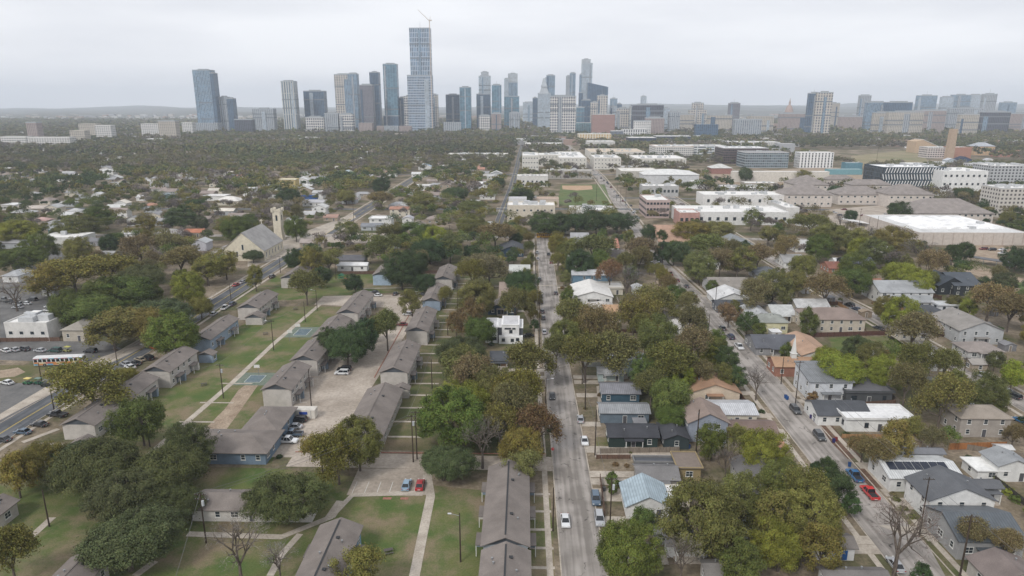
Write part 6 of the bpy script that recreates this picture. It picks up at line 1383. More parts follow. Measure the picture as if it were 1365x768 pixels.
# playground
X, Y = at(455, 374); r = thing('playground', 'small green climbing frame with red slide on the far lawn', 'playground', (X, Y, 0))
MB().box(-1.4, 1.4, -1.4, 1.4, 1.4, 1.5).build('deck', flat('green_plastic', (.03, .16, .07)), r)
for a in (-1.3, 1.3):
    for b in (-1.3, 1.3): MB().tube((a, b, 0), (a, b, 2.6), .06, .06, 6).build('post', flat('green_plastic', (.03, .16, .07)), r)
MB().extr([(-1.5, 2.6), (1.5, 2.6), (0, 3.6)][::-1], 'y', -1.5, 1.5).build('canopy', flat('green_roof', (.02, .12, .06)), r)
MB().face([(1.4, -.4, 1.5), (1.4, .4, 1.5), (4.2, .4, .2), (4.2, -.4, .2)]).face([(1.4, .4, 1.46), (1.4, -.4, 1.46), (4.2, -.4, .16), (4.2, .4, .16)]).build('slide', flat('red_plastic', (.4, .05, .03)), r)
# wheelie bins
def binn(px, py, c, desc):
    X, Y = at(px, py); r = thing('wheeled_bin', None, 'bin', (X, Y, .02), R(random.uniform(-30, 30)), 'wheeled bins along the streets')
    MB().extr([(-.28, .08), (.28, .08), (.34, 1.0), (-.34, 1.0)][::-1], 'y', -.3, .3).build('body', paint(c, 'wall'), r); MB().box(-.37, .37, -.36, .34, 1.002, 1.1).build('lid', paint(shade(c, .7), 'wall'), r)
    autolabel(r, desc, X, Y)
for (px, py, c, ds) in [(1049, 533, (.02, .08, .25), 'blue wheeled bin'), (1081, 558, (.05, .04, .14), 'dark blue wheeled bin'), (1086, 562, (.03, .03, .12), 'navy wheeled bin'), (1111, 590, (.03, .03, .12), 'navy wheeled bin'), (1132, 622, (.02, .07, .2), 'blue wheeled bin'), (1047, 531, (.02, .08, .25), 'blue wheeled bin'),
                         (918, 598, (.02, .05, .15), 'dark blue wheeled bin'), (828, 648, (.02, .02, .03), 'black wheeled bin'), (1114, 588, (.2, .03, .03), 'dark red bin'), (722, 472, (.04, .14, .08), 'green wheeled bin'), (805, 655, (.1, .1, .1), 'grey wheeled bin')]: binn(px, py, c, ds)
# red umbrella and stop sign
X, Y = at(855, 518); r = thing('garden_umbrella', 'orange red garden umbrella beside the dark blue bungalow', 'umbrella', (X, Y, 0)); MB().tube((0, 0, 0), (0, 0, 2.4), .03, .03, 6).build('pole', METAL, r)
mb = MB()
for k in range(8):
    a, b = k * math.pi / 4, (k + 1) * math.pi / 4; mb.face([(1.5 * math.cos(a), 1.5 * math.sin(a), 2.1), (1.5 * math.cos(b), 1.5 * math.sin(b), 2.1), (0, 0, 2.6)]).face([(1.5 * math.cos(b), 1.5 * math.sin(b), 2.07), (1.5 * math.cos(a), 1.5 * math.sin(a), 2.07), (0, 0, 2.56)])
mb.build('canopy', flat('red_canvas', (.5, .09, .04)), r)
def text_mesh(s, size, mat):
    cu = bpy.data.curves.new('lettering', 'FONT'); cu.body = s; cu.size = size; cu.align_x = 'CENTER'; cu.align_y = 'CENTER'; cu.extrude = .005
    o = bpy.data.objects.new('lettering', cu); me = bpy.data.meshes.new_from_object(o); bpy.data.objects.remove(o); me.materials.clear(); me.materials.append(mat); return me
X, Y = at(736.5, 611); r = thing('stop_sign', 'red octagonal stop sign leaning at the corner of the driveway', 'stop sign', (X, Y, 0)); MB().tube((0, 0, 0), (0, 0, 3), .04, .04, 6).build('post', METAL, r)
oc = [(.42 * math.cos(math.pi / 8 + k * math.pi / 4), 2.6 + .42 * math.sin(math.pi / 8 + k * math.pi / 4)) for k in range(8)]
MB().extr(oc[::-1], 'y', -.08, -.05).build('plate', flat('stop_red', (.5, .02, .02), .4), r); o = obj('lettering', text_mesh('STOP', .28, TRIM), r, (0, -.09, 2.6)); o.rotation_euler = (math.pi / 2, 0, 0)
# playing-field floodlight, fences
def fence(p0, p1, h_, c, label=None, desc=None, kind='board', step=2.4):
    (xa, ya), (xb, yb) = p0, p1; ln = math.hypot(xb - xa, yb - ya); an = math.atan2(yb - ya, xb - xa)
    r = thing('garden_fence', label, 'fence', (xa, ya, 0), an, 'garden fences')
    MB().box(0, ln, -.03, .03, .1, h_).build('boards', paint(c, 'wood'), r)
    n = max(2, min(30, int(ln / step)))
    me = MB().box(-.07, .07, -.09, .09, 0, h_ + .08).mesh('post', paint(shade(c, .8), 'wood'))
    for k in range(n + 1): obj('post', me, r, (ln * k / n, 0, 0))
    if desc: autolabel(r, desc, (xa + xb) / 2, (ya + yb) / 2, 1)
DW = (.13, .08, .06)
fence(at(1264, 600), at(1340, 598), 1.9, (.34, .15, .06), 'bright orange brown wooden fence below the taupe two-storey house')
fence(at(1068, 450), at(1180, 447), 1.8, (.10, .05, .04), 'dark red brown fence below the long tan house')
fence(at(1246, 449), at(1283, 449), 1.8, (.06, .035, .03), 'very dark fence in front of the grey brown roofed house')
fence(at(800, 605), at(905, 603), 1.5, (.2, .17, .14), 'weathered grey fence below the black roofed bungalow')
fence(at(455, 366), at(640, 364), 1.7, DW, 'long dark fence behind the apartments far lawn')
fence(at(385, 352), at(450, 352), 1.7, DW, desc='dark wooden fence')
fence(at(0, 456), at(80, 455), 1.6, DW, desc='dark brown fence')
fence(at(719, 540), at(725, 605), 1.2, (.13, .12, .11), 'low grey fence along the left pavement by the red brown trees')
fence(at(1190, 618), at(1170, 600), 1.6, DW, desc='brown wooden fence'); fence(at(1315, 480), at(1362, 500), 1.6, (.08, .08, .08), desc='dark mesh fence')
fence(at(800, 640), at(806, 690), 1.6, DW, desc='brown wooden fence'); fence(at(795, 612), at(840, 612), 1.2, DW, desc='low brown fence'); fence(at(1120, 545), at(1193, 540), 1.7, DW, desc='brown board fence'); fence(at(1280, 598), at(1365, 612), 1.5, (.2, .17, .14), desc='grey board fence')
fence(at(1278, 369), at(1365, 400), 2.0, (.03, .03, .035), 'long black screen fence beside the railway bed'); fence(at(1180, 392), at(1255, 398), 1.4, DW, desc='brown wooden fence'); fence(at(860, 470), at(905, 470), 1.5, DW, desc='brown board fence'); fence(at(640, 470), at(650, 520), 1.6, DW, desc='brown board fence')
rf = random.Random(8); nf = 0
for k in range(400):
    if nf >= 42: break
    (xa, xb) = rf.choice(((20, 44), (44, 67), (84, 112), (114, 140), (154, 190))); Y = rf.uniform(116, 320); X0_, X1_ = (xa, xb) if rf.random() < .5 else (xb - 2, xb - 2)
    Y1_ = Y if X0_ != X1_ else Y + rf.uniform(12, 20)
    if not clear_(min(X0_, X1_) - .5, max(X0_, X1_) + .5, Y - .5, Y1_ + .5): continue
    c_, ds = rf.choice([(DW, 'brown garden fence'), ((.2, .17, .14), 'weathered grey fence'), ((.34, .2, .1), 'orange brown fence'), ((.06, .055, .05), 'dark garden fence'), ((.5, .5, .48), 'pale garden fence')])
    fence((X0_, Y), (X1_, Y1_), rf.choice((1.3, 1.7, 1.8)), c_, desc=ds, step=4); nf += 1
# the black carport rows by the railway
X, Y = at(1313, 352); r = thing('long_carport', 'long dark carport with parked rail wagons shape beside the rail bed', 'carport', (X, Y, 0), R(-50))
MB().box(-26, 26, -3, 3, 2.8, 3.1).build('roof', paint((.10, .10, .11), 'metal'), r)
for k in range(9): MB().box(-.12, .12, -.12, .12, 0, 2.79).build('post', METAL, r, (-25 + k * 6.2, -2.6, 0))
r['label'] = 'long low dark carport beside the orange dirt lot at right'
X, Y = at(1158, 303); r = thing('long_carport', 'pale roofed carport beside the path left of the huge white warehouse', 'carport', (X, Y, 0), R(-62))
MB().box(-24, 24, -2.8, 2.8, 2.8, 3.1).build('roof', paint((.6, .6, .6), 'membrane'), r)
for k in range(7): MB().box(-.12, .12, -.12, .12, 0, 2.79).build('post', METAL, r, (-22 + k * 7.2, -2.4, 0))
# ================================================================ poles and wires
def pole(px, pyb, pyt, desc='dark utility pole', arms=1, trans=False, lamp=0, r0=.17, label=None, kindc='utility pole'):
    X, Y = at(px, pyb); h_ = max(6.5, pt(px, pyt, Y)[1]); big = desc
    r = thing('utility_pole' if not lamp else 'street_lamp', label, kindc if not lamp else 'street lamp', (X, Y, 0), 0, 'poles along the streets')
    MB().tube((0, 0, 0), (0, 0, h_), r0, r0 * .6, 8).build('shaft', POLE, r)
    for k in range(arms):
        z = h_ - .5 - k * 1.0
        MB().box(-1.15, 1.15, -.07, .07, z, z + .13).build('crossarm', POLE, r)
        for u in (-1.0, -.5, .5, 1.0): MB().tube((u, 0, z + .131), (u, 0, z + .32), .05, .04, 6).build('insulator', METAL, r)
    if trans: MB().tube((.42, -.1, h_ - 2.8), (.42, -.1, h_ - 1.7), .27, .27, 10).build('transformer', paint((.42, .44, .46), 'wall'), r)
    if lamp:
        MB().tube((0, 0, h_ - .6), (lamp * 1.9, 0, h_ - .1), .05, .04, 6).build('lamp_arm', METAL, r); MB().box(lamp * 1.9 - .35, lamp * 1.9 + .35, -.14, .14, h_ - .2, h_ - .06).build('lamp_head', paint((.55, .56, .57), 'wall'), r)
    if not label: autolabel(r, desc, X, Y, 3)
    return (X, Y, h_)
PL = {}
for key, a in {
 'a': (1275, 790, 686, 'x', 2, False, 0, .2, 'thick dark pole rising at the bottom right in front of the house'), 'b': (1225, 716, 636, 'dark utility pole', 1), 'c': (1060, 540, 481, 'dark utility pole', 1), 'd': (927, 612, 546, 'dark utility pole', 0), 'e': (1283, 509, 476, 'dark utility pole', 1),
 'f': (1313, 511, 487, 'dark utility pole', 1), 'g': (1041, 512, 476, 'dark utility pole', 0), 'h': (1182, 446, 420, 'slim street lamp', 0, False, 1), 'i': (953, 413, 379, 'dark utility pole', 1), 'j': (737, 708, 650, 'black pole', 0), 'k': (813, 702, 636, 'slim grey pole', 1, True),
 'l': (793, 607, 546, 'dark utility pole', 0), 'm': (780, 546, 528, 'dark utility pole', 0), 'n': (928, 604, 546, 'dark pole', 0), 'o': (551, 616, 553, 'dark utility pole', 2, True), 'p': (556, 612, 548, 'slim pole', 1), 'q': (614, 749, 684, 'dark street lamp', 0, False, -1),
 'r': (275, 724, 657, 'dark utility pole', 2, True), 's': (66, 702, 652, 'slim dark pole', 0), 't': (200, 596, 565, 'dark street lamp', 1, False, 1), 'u': (298, 531, 485, 'dark utility pole', 1, True), 'v': (157, 488, 465, 'dark utility pole', 1), 'w': (56, 510, 488, 'slim dark pole', 0), 'x': (72, 546, 518, 'dark utility pole', 0),
 'y': (365, 467, 427, 'dark street lamp', 1, False, -1), 'z': (423, 414, 386, 'dark street lamp', 0, False, -1), 'A': (407, 429, 402, 'slim dark pole', 0), 'B': (374, 364, 341, 'slim dark pole', 1), 'C': (415, 541, 492, 'dark utility pole', 0), 'D': (610, 415, 384, 'dark street lamp', 0, False, -1), 'E': (597, 447, 422, 'slim dark pole', 0),
 'F': (576, 518, 479, 'slim dark pole', 0), 'G': (719, 466, 388, 'thick brown utility pole', 2), 'H': (713.5, 376, 330, 'thick brown utility pole', 1), 'I': (727.5, 538, 504, 'dark street lamp', 0, False, 1), 'J': (780, 538, 497, 'dark utility pole', 0), 'K': (776, 512, 480, 'dark utility pole', 0), 'L': (932, 381, 362, 'slim dark pole', 1), 'M': (913, 418, 399, 'slim dark pole', 0), 'N': (944.5, 440, 423, 'slim dark pole', 0),
 'O': (308, 400, 378, 'slim dark pole', 1), 'P': (448, 372, 352, 'slim dark pole', 0), 'Q': (472, 300, 268, 'tall dark pole', 1), 'R': (352, 330, 300, 'slim dark pole', 1), 'S': (222, 320, 284, 'tall dark pole', 1), 'T': (1143, 318, 278, 'tall dark pole', 1), 'U': (1157, 312, 290, 'slim dark pole', 0), 'V': (1168, 312, 288, 'slim dark pole', 0),
 'W': (1166, 233, 190, 'tall field floodlight pole', 1), 'X': (795, 268, 235, 'slim grey pole', 0), 'Y': (822, 268, 247, 'slim dark pole', 0), 'Z': (827, 270, 250, 'slim dark pole', 0), '0': (834, 272, 250, 'slim dark pole', 0), '1': (1103, 722, 690, 'slim dark pole', 0), '2': (707, 490, 455, 'slim dark pole', 0), '3': (563, 385, 362, 'slim dark pole', 0), '4': (1091, 300, 272, 'slim dark pole', 0), '5': (600, 335, 300, 'slim dark pole', 1)}.items():
    PL[key] = pole(*a)
landmark('the thick dark pole', *PL['a'][:2]); landmark('the pole with grey transformer', *PL['r'][:2])
WIRE = flat('cable', (.13, .13, .135), .5)
def wire(a, b, sag=1.0, desc='thin sagging cable', n=14, r_=.028, label=None):
    mb = MB(); A, B = Vector(a), Vector(b); pr = A
    for k in range(1, n + 1):
        t = k / n; q = A.lerp(B, t); q.z -= 4 * sag * t * (1 - t); mb.tube(pr, q, r_, r_, 4, 0, False); pr = q
    o = mb.build('power_cable', WIRE); tag(o, label, 'cable', 'overhead cables')
    m = A.lerp(B, .5)
    if not label: autolabel(o, desc, *m)
def top(k, dx=0, dz=-.2): x, y, z = PL[k]; return (x + dx, y, z + dz)
for (p, q) in [('g', 'c'), ('c', 'b'), ('b', 'a'), ('i', 'g'), ('L', 'i'), ('o', 'r'), ('u', 'y'), ('x', 'u'), ('y', 'A'), ('H', 'G'), ('G', 'I'), ('F', 'E'), ('E', 'D'), ('o', 'F'), ('J', 'l'), ('K', 'J'), ('l', 'k'), ('e', 'f'), ('O', 'B'), ('v', 'O'), ('C', 'u'), ]:
    for dx in (-1, 1)[: 2 if q in 'abcrG' else 1]: wire(top(p, dx), top(q, dx), 1.1, 'thin sagging cable' if dx < 0 else 'thin dark overhead cable')
wire(top('a', 0), (PL['a'][0] + 14, 60, 11), 1, label='thin cable leaving the lower right corner from the thick dark pole')
wire(top('r', 0), (-50, 70, 11), 1, label='thin cable crossing the lower left lawn toward the bottom edge')
for k, (za, zb) in enumerate(((16, 15), (19, 18))):
    a = at(0, 284 + 3 * k, 20); b = at(735, 293 + 4 * k, 17)
    pts = [(a[0], a[1] - 10), at(222, 286, 17), at(472, 292, 16), at(735, 300, 14)]
    for i in range(3): wire((*pts[i], za), (*pts[i + 1], zb), 1.5, 'long thin cable over the treetops', r_=.05, n=20)
# ================================================================ trees
def leaf_mat(name, lo_=.5, hi_=1.7, inst=False):
    m, t, b = newmat(name); N = t.nodes.new; L = t.links.new
    if inst:
        a = N('ShaderNodeAttribute'); a.attribute_name = 'tint'; col = a.outputs['Color']
    else:
        oi = N('ShaderNodeObjectInfo'); col = oi.outputs['Color']
    v = N('ShaderNodeAttribute'); v.attribute_name = 'v'
    h = N('ShaderNodeHueSaturation'); L(col, h.inputs['Color'])
    mr = N('ShaderNodeMapRange'); mr.inputs[3].default_value = lo_; mr.inputs[4].default_value = hi_; L(v.outputs['Fac'], mr.inputs[0]); L(mr.outputs[0], h.inputs['Value'])
    mh = N('ShaderNodeMapRange'); mh.inputs[3].default_value = .475; mh.inputs[4].default_value = .525
    fr = N('ShaderNodeMath'); fr.operation = 'FRACT'; ml = N('ShaderNodeMath'); ml.operation = 'MULTIPLY'; ml.inputs[1].default_value = 7.3; L(v.outputs['Fac'], ml.inputs[0]); L(ml.outputs[0], fr.inputs[0]); L(fr.outputs[0], mh.inputs[0]); L(mh.outputs[0], h.inputs['Hue'])
    L(h.outputs[0], b.inputs['Base Color']); b.inputs['Roughness'].default_value = .75; b.inputs['Specular IOR Level'].default_value = .15
    return m
LEAF = leaf_mat('leaf')
BARK = noisy('bark', (.07, .055, .045), (.15, .125, .105), 2, .95, 5, stretch=(3, 3, .6))
TWIG = leaf_mat('twig')
def quad_mesh(name, C, U, V, vals, mat, tint=None):
    """C centres, U/V half axes (n,3) -> rhombic cards"""
    n = len(C); P = np.empty((n, 4, 3), np.float32)
    P[:, 0] = C - U; P[:, 1] = C - V; P[:, 2] = C + U; P[:, 3] = C + V
    me = bpy.data.meshes.new(name); me.vertices.add(n * 4); me.vertices.foreach_set('co', P.ravel())
    me.loops.add(n * 4); me.loops.foreach_set('vertex_index', np.arange(n * 4, dtype=np.int32))
    me.polygons.add(n); me.polygons.foreach_set('loop_start', np.arange(0, n * 4, 4, dtype=np.int32)); me.polygons.foreach_set('loop_total', np.full(n, 4, np.int32))
    a = me.attributes.new('v', 'FLOAT', 'FACE'); a.data.foreach_set('value', vals.astype(np.float32))
    if tint is not None:
        c = me.attributes.new('tint', 'FLOAT_COLOR', 'FACE'); c.data.foreach_set('color', np.concatenate([tint, np.ones((n, 1))], 1).astype(np.float32).ravel())
    me.materials.append(mat); me.update(); return me
def unit(a): return a / (np.linalg.norm(a, axis=1, keepdims=True) + 1e-9)
def crown_points(rs, nc, rx, rz, ragged=.25, low=-.72):
    d = unit(rs.normal(size=(nc * 3, 3))); d = d[d[:, 2] > low][:nc]
    # uneven outline: a few random lobes push the surface in and out
    lob = unit(rs.normal(size=(7, 3))); amp = rs.uniform(-ragged, ragged, 7)
    k = 1 + (np.exp(-3 * (1 - d @ lob.T)) * amp).sum(1)
    r = rs.uniform(.45, 1.0, len(d)) ** .6 * k
    c = d * r[:, None]; c[:, 0] *= rx; c[:, 1] *= rx; c[:, 2] *= rz
    return c
def crown_mesh(seed, rx, rz, nc, nl, cr, leaf, ragged=.25, zc=0, name='crown'):
    rs = np.random.RandomState(seed); c = crown_points(rs, nc, rx, rz, ragged, -.45 if rx > 8 else -.75); nc = len(c)
    ci = rs.randint(0, nc, nl); sz = rs.uniform(.65, 1.25, nc)[ci]
    d = unit(rs.normal(size=(nl, 3)) + np.array([0, 0, .35])); rad = rs.uniform(.5, 1.05, nl) * cr * sz * np.where(rs.rand(nl) < .2, rs.uniform(1, 1.9, nl), 1)
    P = c[ci] + d * rad[:, None] * np.array([1, 1, .75]); P[:, 2] += zc
    nrm = unit(d * .8 + unit(P - np.array([0, 0, zc - rz * .3])) * .4 + rs.normal(size=(nl, 3)) * .55 + np.array([0, 0, .35]))
    t = unit(np.cross(nrm, rs.normal(size=(nl, 3)))); b = np.cross(nrm, t); s = leaf * rs.uniform(.55, 1.3, nl)[:, None]
    vals = np.clip(.68 * rs.uniform(0, 1, nc)[ci] + .32 * rs.uniform(0, 1, nl), 0, 1)
    return quad_mesh(name, P, t * s * .62, b * s * .42, vals, LEAF), c
def limb_mb(rs, rx, zc, rz, nlimb, r0, cpts, spread=.8):
    mb = MB(); fork = zc - rz * .75
    fork = max(fork, zc * .28)
    mb.tube((0, 0, -.1), (0.05, .03, fork), r0, r0 * .72, 8)
    idx = rs.choice(len(cpts), min(nlimb, len(cpts)), replace=False)
    for i in idx:
        q = cpts[i] + np.array([0, 0, zc]); m = np.array([q[0] * .45, q[1] * .45, fork + (q[2] - fork) * .55])
        mb.tube((0.05, .03, fork - .1), m, r0 * .5, r0 * .3, 5, 0, False); mb.tube(m, q, r0 * .3, r0 * .08, 4, 0, False)
        for _ in range(2):
            e = q + rs.normal(size=3) * rx * .16; mb.tube((m + q) / 2, e, r0 * .14, r0 * .04, 3, 0, False)
    return mb
def bare_tree(seed, R_, H_, depth=6, twigs=True):
    """limbs (trunk mesh) and fine twigs (crown mesh)"""
    rs = np.random.RandomState(seed); lim = MB(); C, U, V, va = [], [], [], []
    def grow(p, d, ln, r, k):
        q = p + d * ln; 
        if r > .035: lim.tube(p, q, r, r * .72, 6 if r > .12 else 4, 0, False)
        else:
            c = (p + q) / 2; u = (q - p) / 2; s = np.cross(u, rs.normal(size=3)); s = s / (np.linalg.norm(s) + 1e-9) * max(.022, r * .9); C.append(c); U.append(u * 1.05); V.append(s); va.append(rs.uniform(0, 1))
        if k == 0: return
        nb = 3 if rs.rand() < .55 else 2
        if k > depth - 1: nb = 4
        for _ in range(nb):
            nd = d + rs.normal(size=3) * (.62 if k < depth else .5); nd[2] = nd[2] * .85 + .12 + (.1 if k > 3 else 0); nd /= np.linalg.norm(nd)
            grow(q, nd, ln * rs.uniform(.66, .88), r * rs.uniform(.52, .68), k - 1)
    grow(np.array([0., 0, 0]), np.array([0., 0, 1.]), H_ * .26, H_ * .026, depth + 1)
    return lim, np.array(C), np.array(U), np.array(V), np.array(va)
KIT = {}   # kind -> list of (crown_mesh, trunk_mesh, radius, height)
def kit_leafy(kind, seed, rx, rz, zc, nc, nl, cr, leaf, ragged, limbs, r0):
    cm, c = crown_mesh(seed, rx, rz, nc, nl, cr, leaf, ragged, zc); rs = np.random.RandomState(seed + 99)
    tm = limb_mb(rs, rx, zc, rz, limbs, r0, c).mesh('trunk', BARK); KIT.setdefault(kind, []).append((cm, tm, rx + cr * .6, zc + rz))
for s_ in range(3):
    kit_leafy('bigoak', 10 + s_, 8.2, 4.1, 5.6, 260, 70000, 1.3, .23, .35, 16, .5)
    kit_leafy('big', 20 + s_, 6.0, 5.0, 6.3, 190, 40000, 1.2, .24, .6, 14, .34)
    kit_leafy('round', 30 + s_, 3.9, 3.6, 4.5, 95, 17000, 1.0, .24, .55, 10, .24)
    kit_leafy('open', 40 + s_, 4.8, 4.3, 5.6, 90, 11000, 1.0, .25, .7, 16, .24)
kit_leafy('small', 50, 2.0, 1.6, 2.4, 34, 4200, .62, .22, .3, 6, .11)
for s_ in range(3):     # thin autumn crowns: twigs with scattered leaves
    lim, C, U, V, va = bare_tree(60 + s_, 5, 10, 5)
    top_ = float((C[:, 2]).max()); rr_ = float(np.percentile(np.hypot(C[:, 0], C[:, 1]), 95))
    rs = np.random.RandomState(70 + s_)
    tm = lim.mesh('trunk', BARK)
    bare = quad_mesh('crown', C, U, V, va, TWIG); KIT.setdefault('bare', []).append((bare, tm, rr_, top_))
    k = rs.randint(0, len(C), 16000); P = C[k] + rs.normal(size=(16000, 3)) * .38; nrm = unit(rs.normal(size=(16000, 3)) + np.array([0, 0, .6])); t = unit(np.cross(nrm, rs.normal(size=(16000, 3)))); b = np.cross(nrm, t); s = .25 * rs.uniform(.5, 1.2, 16000)[:, None]
    sp = quad_mesh('crown', np.concatenate([C, P]), np.concatenate([U, t * s * .6]), np.concatenate([V, b * s * .42]), np.concatenate([va * .4, rs.uniform(0, 1, 16000)]), LEAF)
    KIT.setdefault('sparse', []).append((sp, tm, rr_, top_))
TINT = {'L': (.068, .082, .034), 'D': (.042, .066, .024), 'G': (.082, .108, .026), 'Y': (.150, .170, .026), 'O': (.142, .128, .034), 'B': (.145, .122, .058), 'R': (.140, .094, .046), 'N': (.185, .165, .145), 'U': (.130, .110, .100), 'K': (.112, .118, .036)}
KINDS_ = {'L': ('bigoak', 'round'), 'D': ('big', 'round'), 'G': ('big', 'round'), 'Y': ('big', 'round'), 'O': ('big sparse open open', 'open sparse'), 'B': ('sparse', 'sparse'), 'R': ('open sparse', 'open'), 'N': ('bare', 'bare'), 'U': ('bare', 'bare'), 'K': ('big open sparse', 'open round sparse')}
WORDS = {'L': ['dark olive oak', 'broad dark oak', 'dense grey green oak', 'spreading evergreen oak'], 'D': ['dark green dense tree', 'deep green tree'], 'G': ['mid green leafy tree', 'fresh green tree', 'full green tree'], 'Y': ['yellow green tree', 'bright lime leaved tree'],
         'O': ['olive ochre tree', 'yellowing autumn tree', 'ochre leaved tree'], 'B': ['brown thinning tree', 'sparse brown autumn tree', 'brown twiggy tree'], 'R': ['rust leaved tree', 'reddish brown tree'], 'N': ['pale leafless tree', 'bare grey tree'], 'U': ['purplish bare tree', 'leafless brown tree'], 'K': ['dull olive tree', 'muted green tree']}
TREES = []
rt = random.Random(11)
def tree_at(X, Y, rad, ty, h_=None, desc=None):
    big, sml = KINDS_[ty]; kind = rt.choice((big if rad > 4.4 else sml).split())
    if ty == 'L' and rad > 4.4 and rad < 6.2: kind = 'big'
    if rad < 2.6 and ty not in 'BNU': kind = 'small'
    cm, tm, r0, hh = rt.choice(KIT[kind]); s_ = rad / r0
    sz = s_ * rt.uniform(.95, 1.12) * (1.0 if kind == 'bigoak' else 1.2)
    if h_: sz = h_ / hh
    sz = min(sz, 15.5 / hh); 
    root = obj('tree', None, None, (X, Y, 0), rt.uniform(0, 6.28)); tag(root, None, 'tree', 'street and garden trees')
    c = obj('crown', cm, root); t = obj('trunk', tm, root); root.scale = (s_, s_, sz)
    b = TINT[ty]; j = rt.uniform(.82, 1.2); c.color = (b[0] * j * rt.uniform(.9, 1.12), b[1] * j, b[2] * j * rt.uniform(.85, 1.15), 1)
    t.color = c.color
    size = 'large ' if rad > 6.3 else ('small ' if rad < 3 else '')
    autolabel(root, size + (desc or rt.choice(WORDS[ty])), X, Y, hh * sz * .6); TREES.append((X, Y, rad)); return root
def tp(px, py, wpx, ty):
    wpx *= 1.16 if ty == 'L' else 1.01
    zc = 5.0
    for _ in range(3):
        X, Y = at(px, py, zc); dep = proj(X, Y, zc)[2]; rad = wpx * dep / F / 2
        zc = {'L': .85, 'N': 1.0, 'B': 1.05, 'U': 1.0}.get(ty, 1.12) * rad + .5; zc = min(zc, 9)
    tree_at(X, Y, rad, ty)
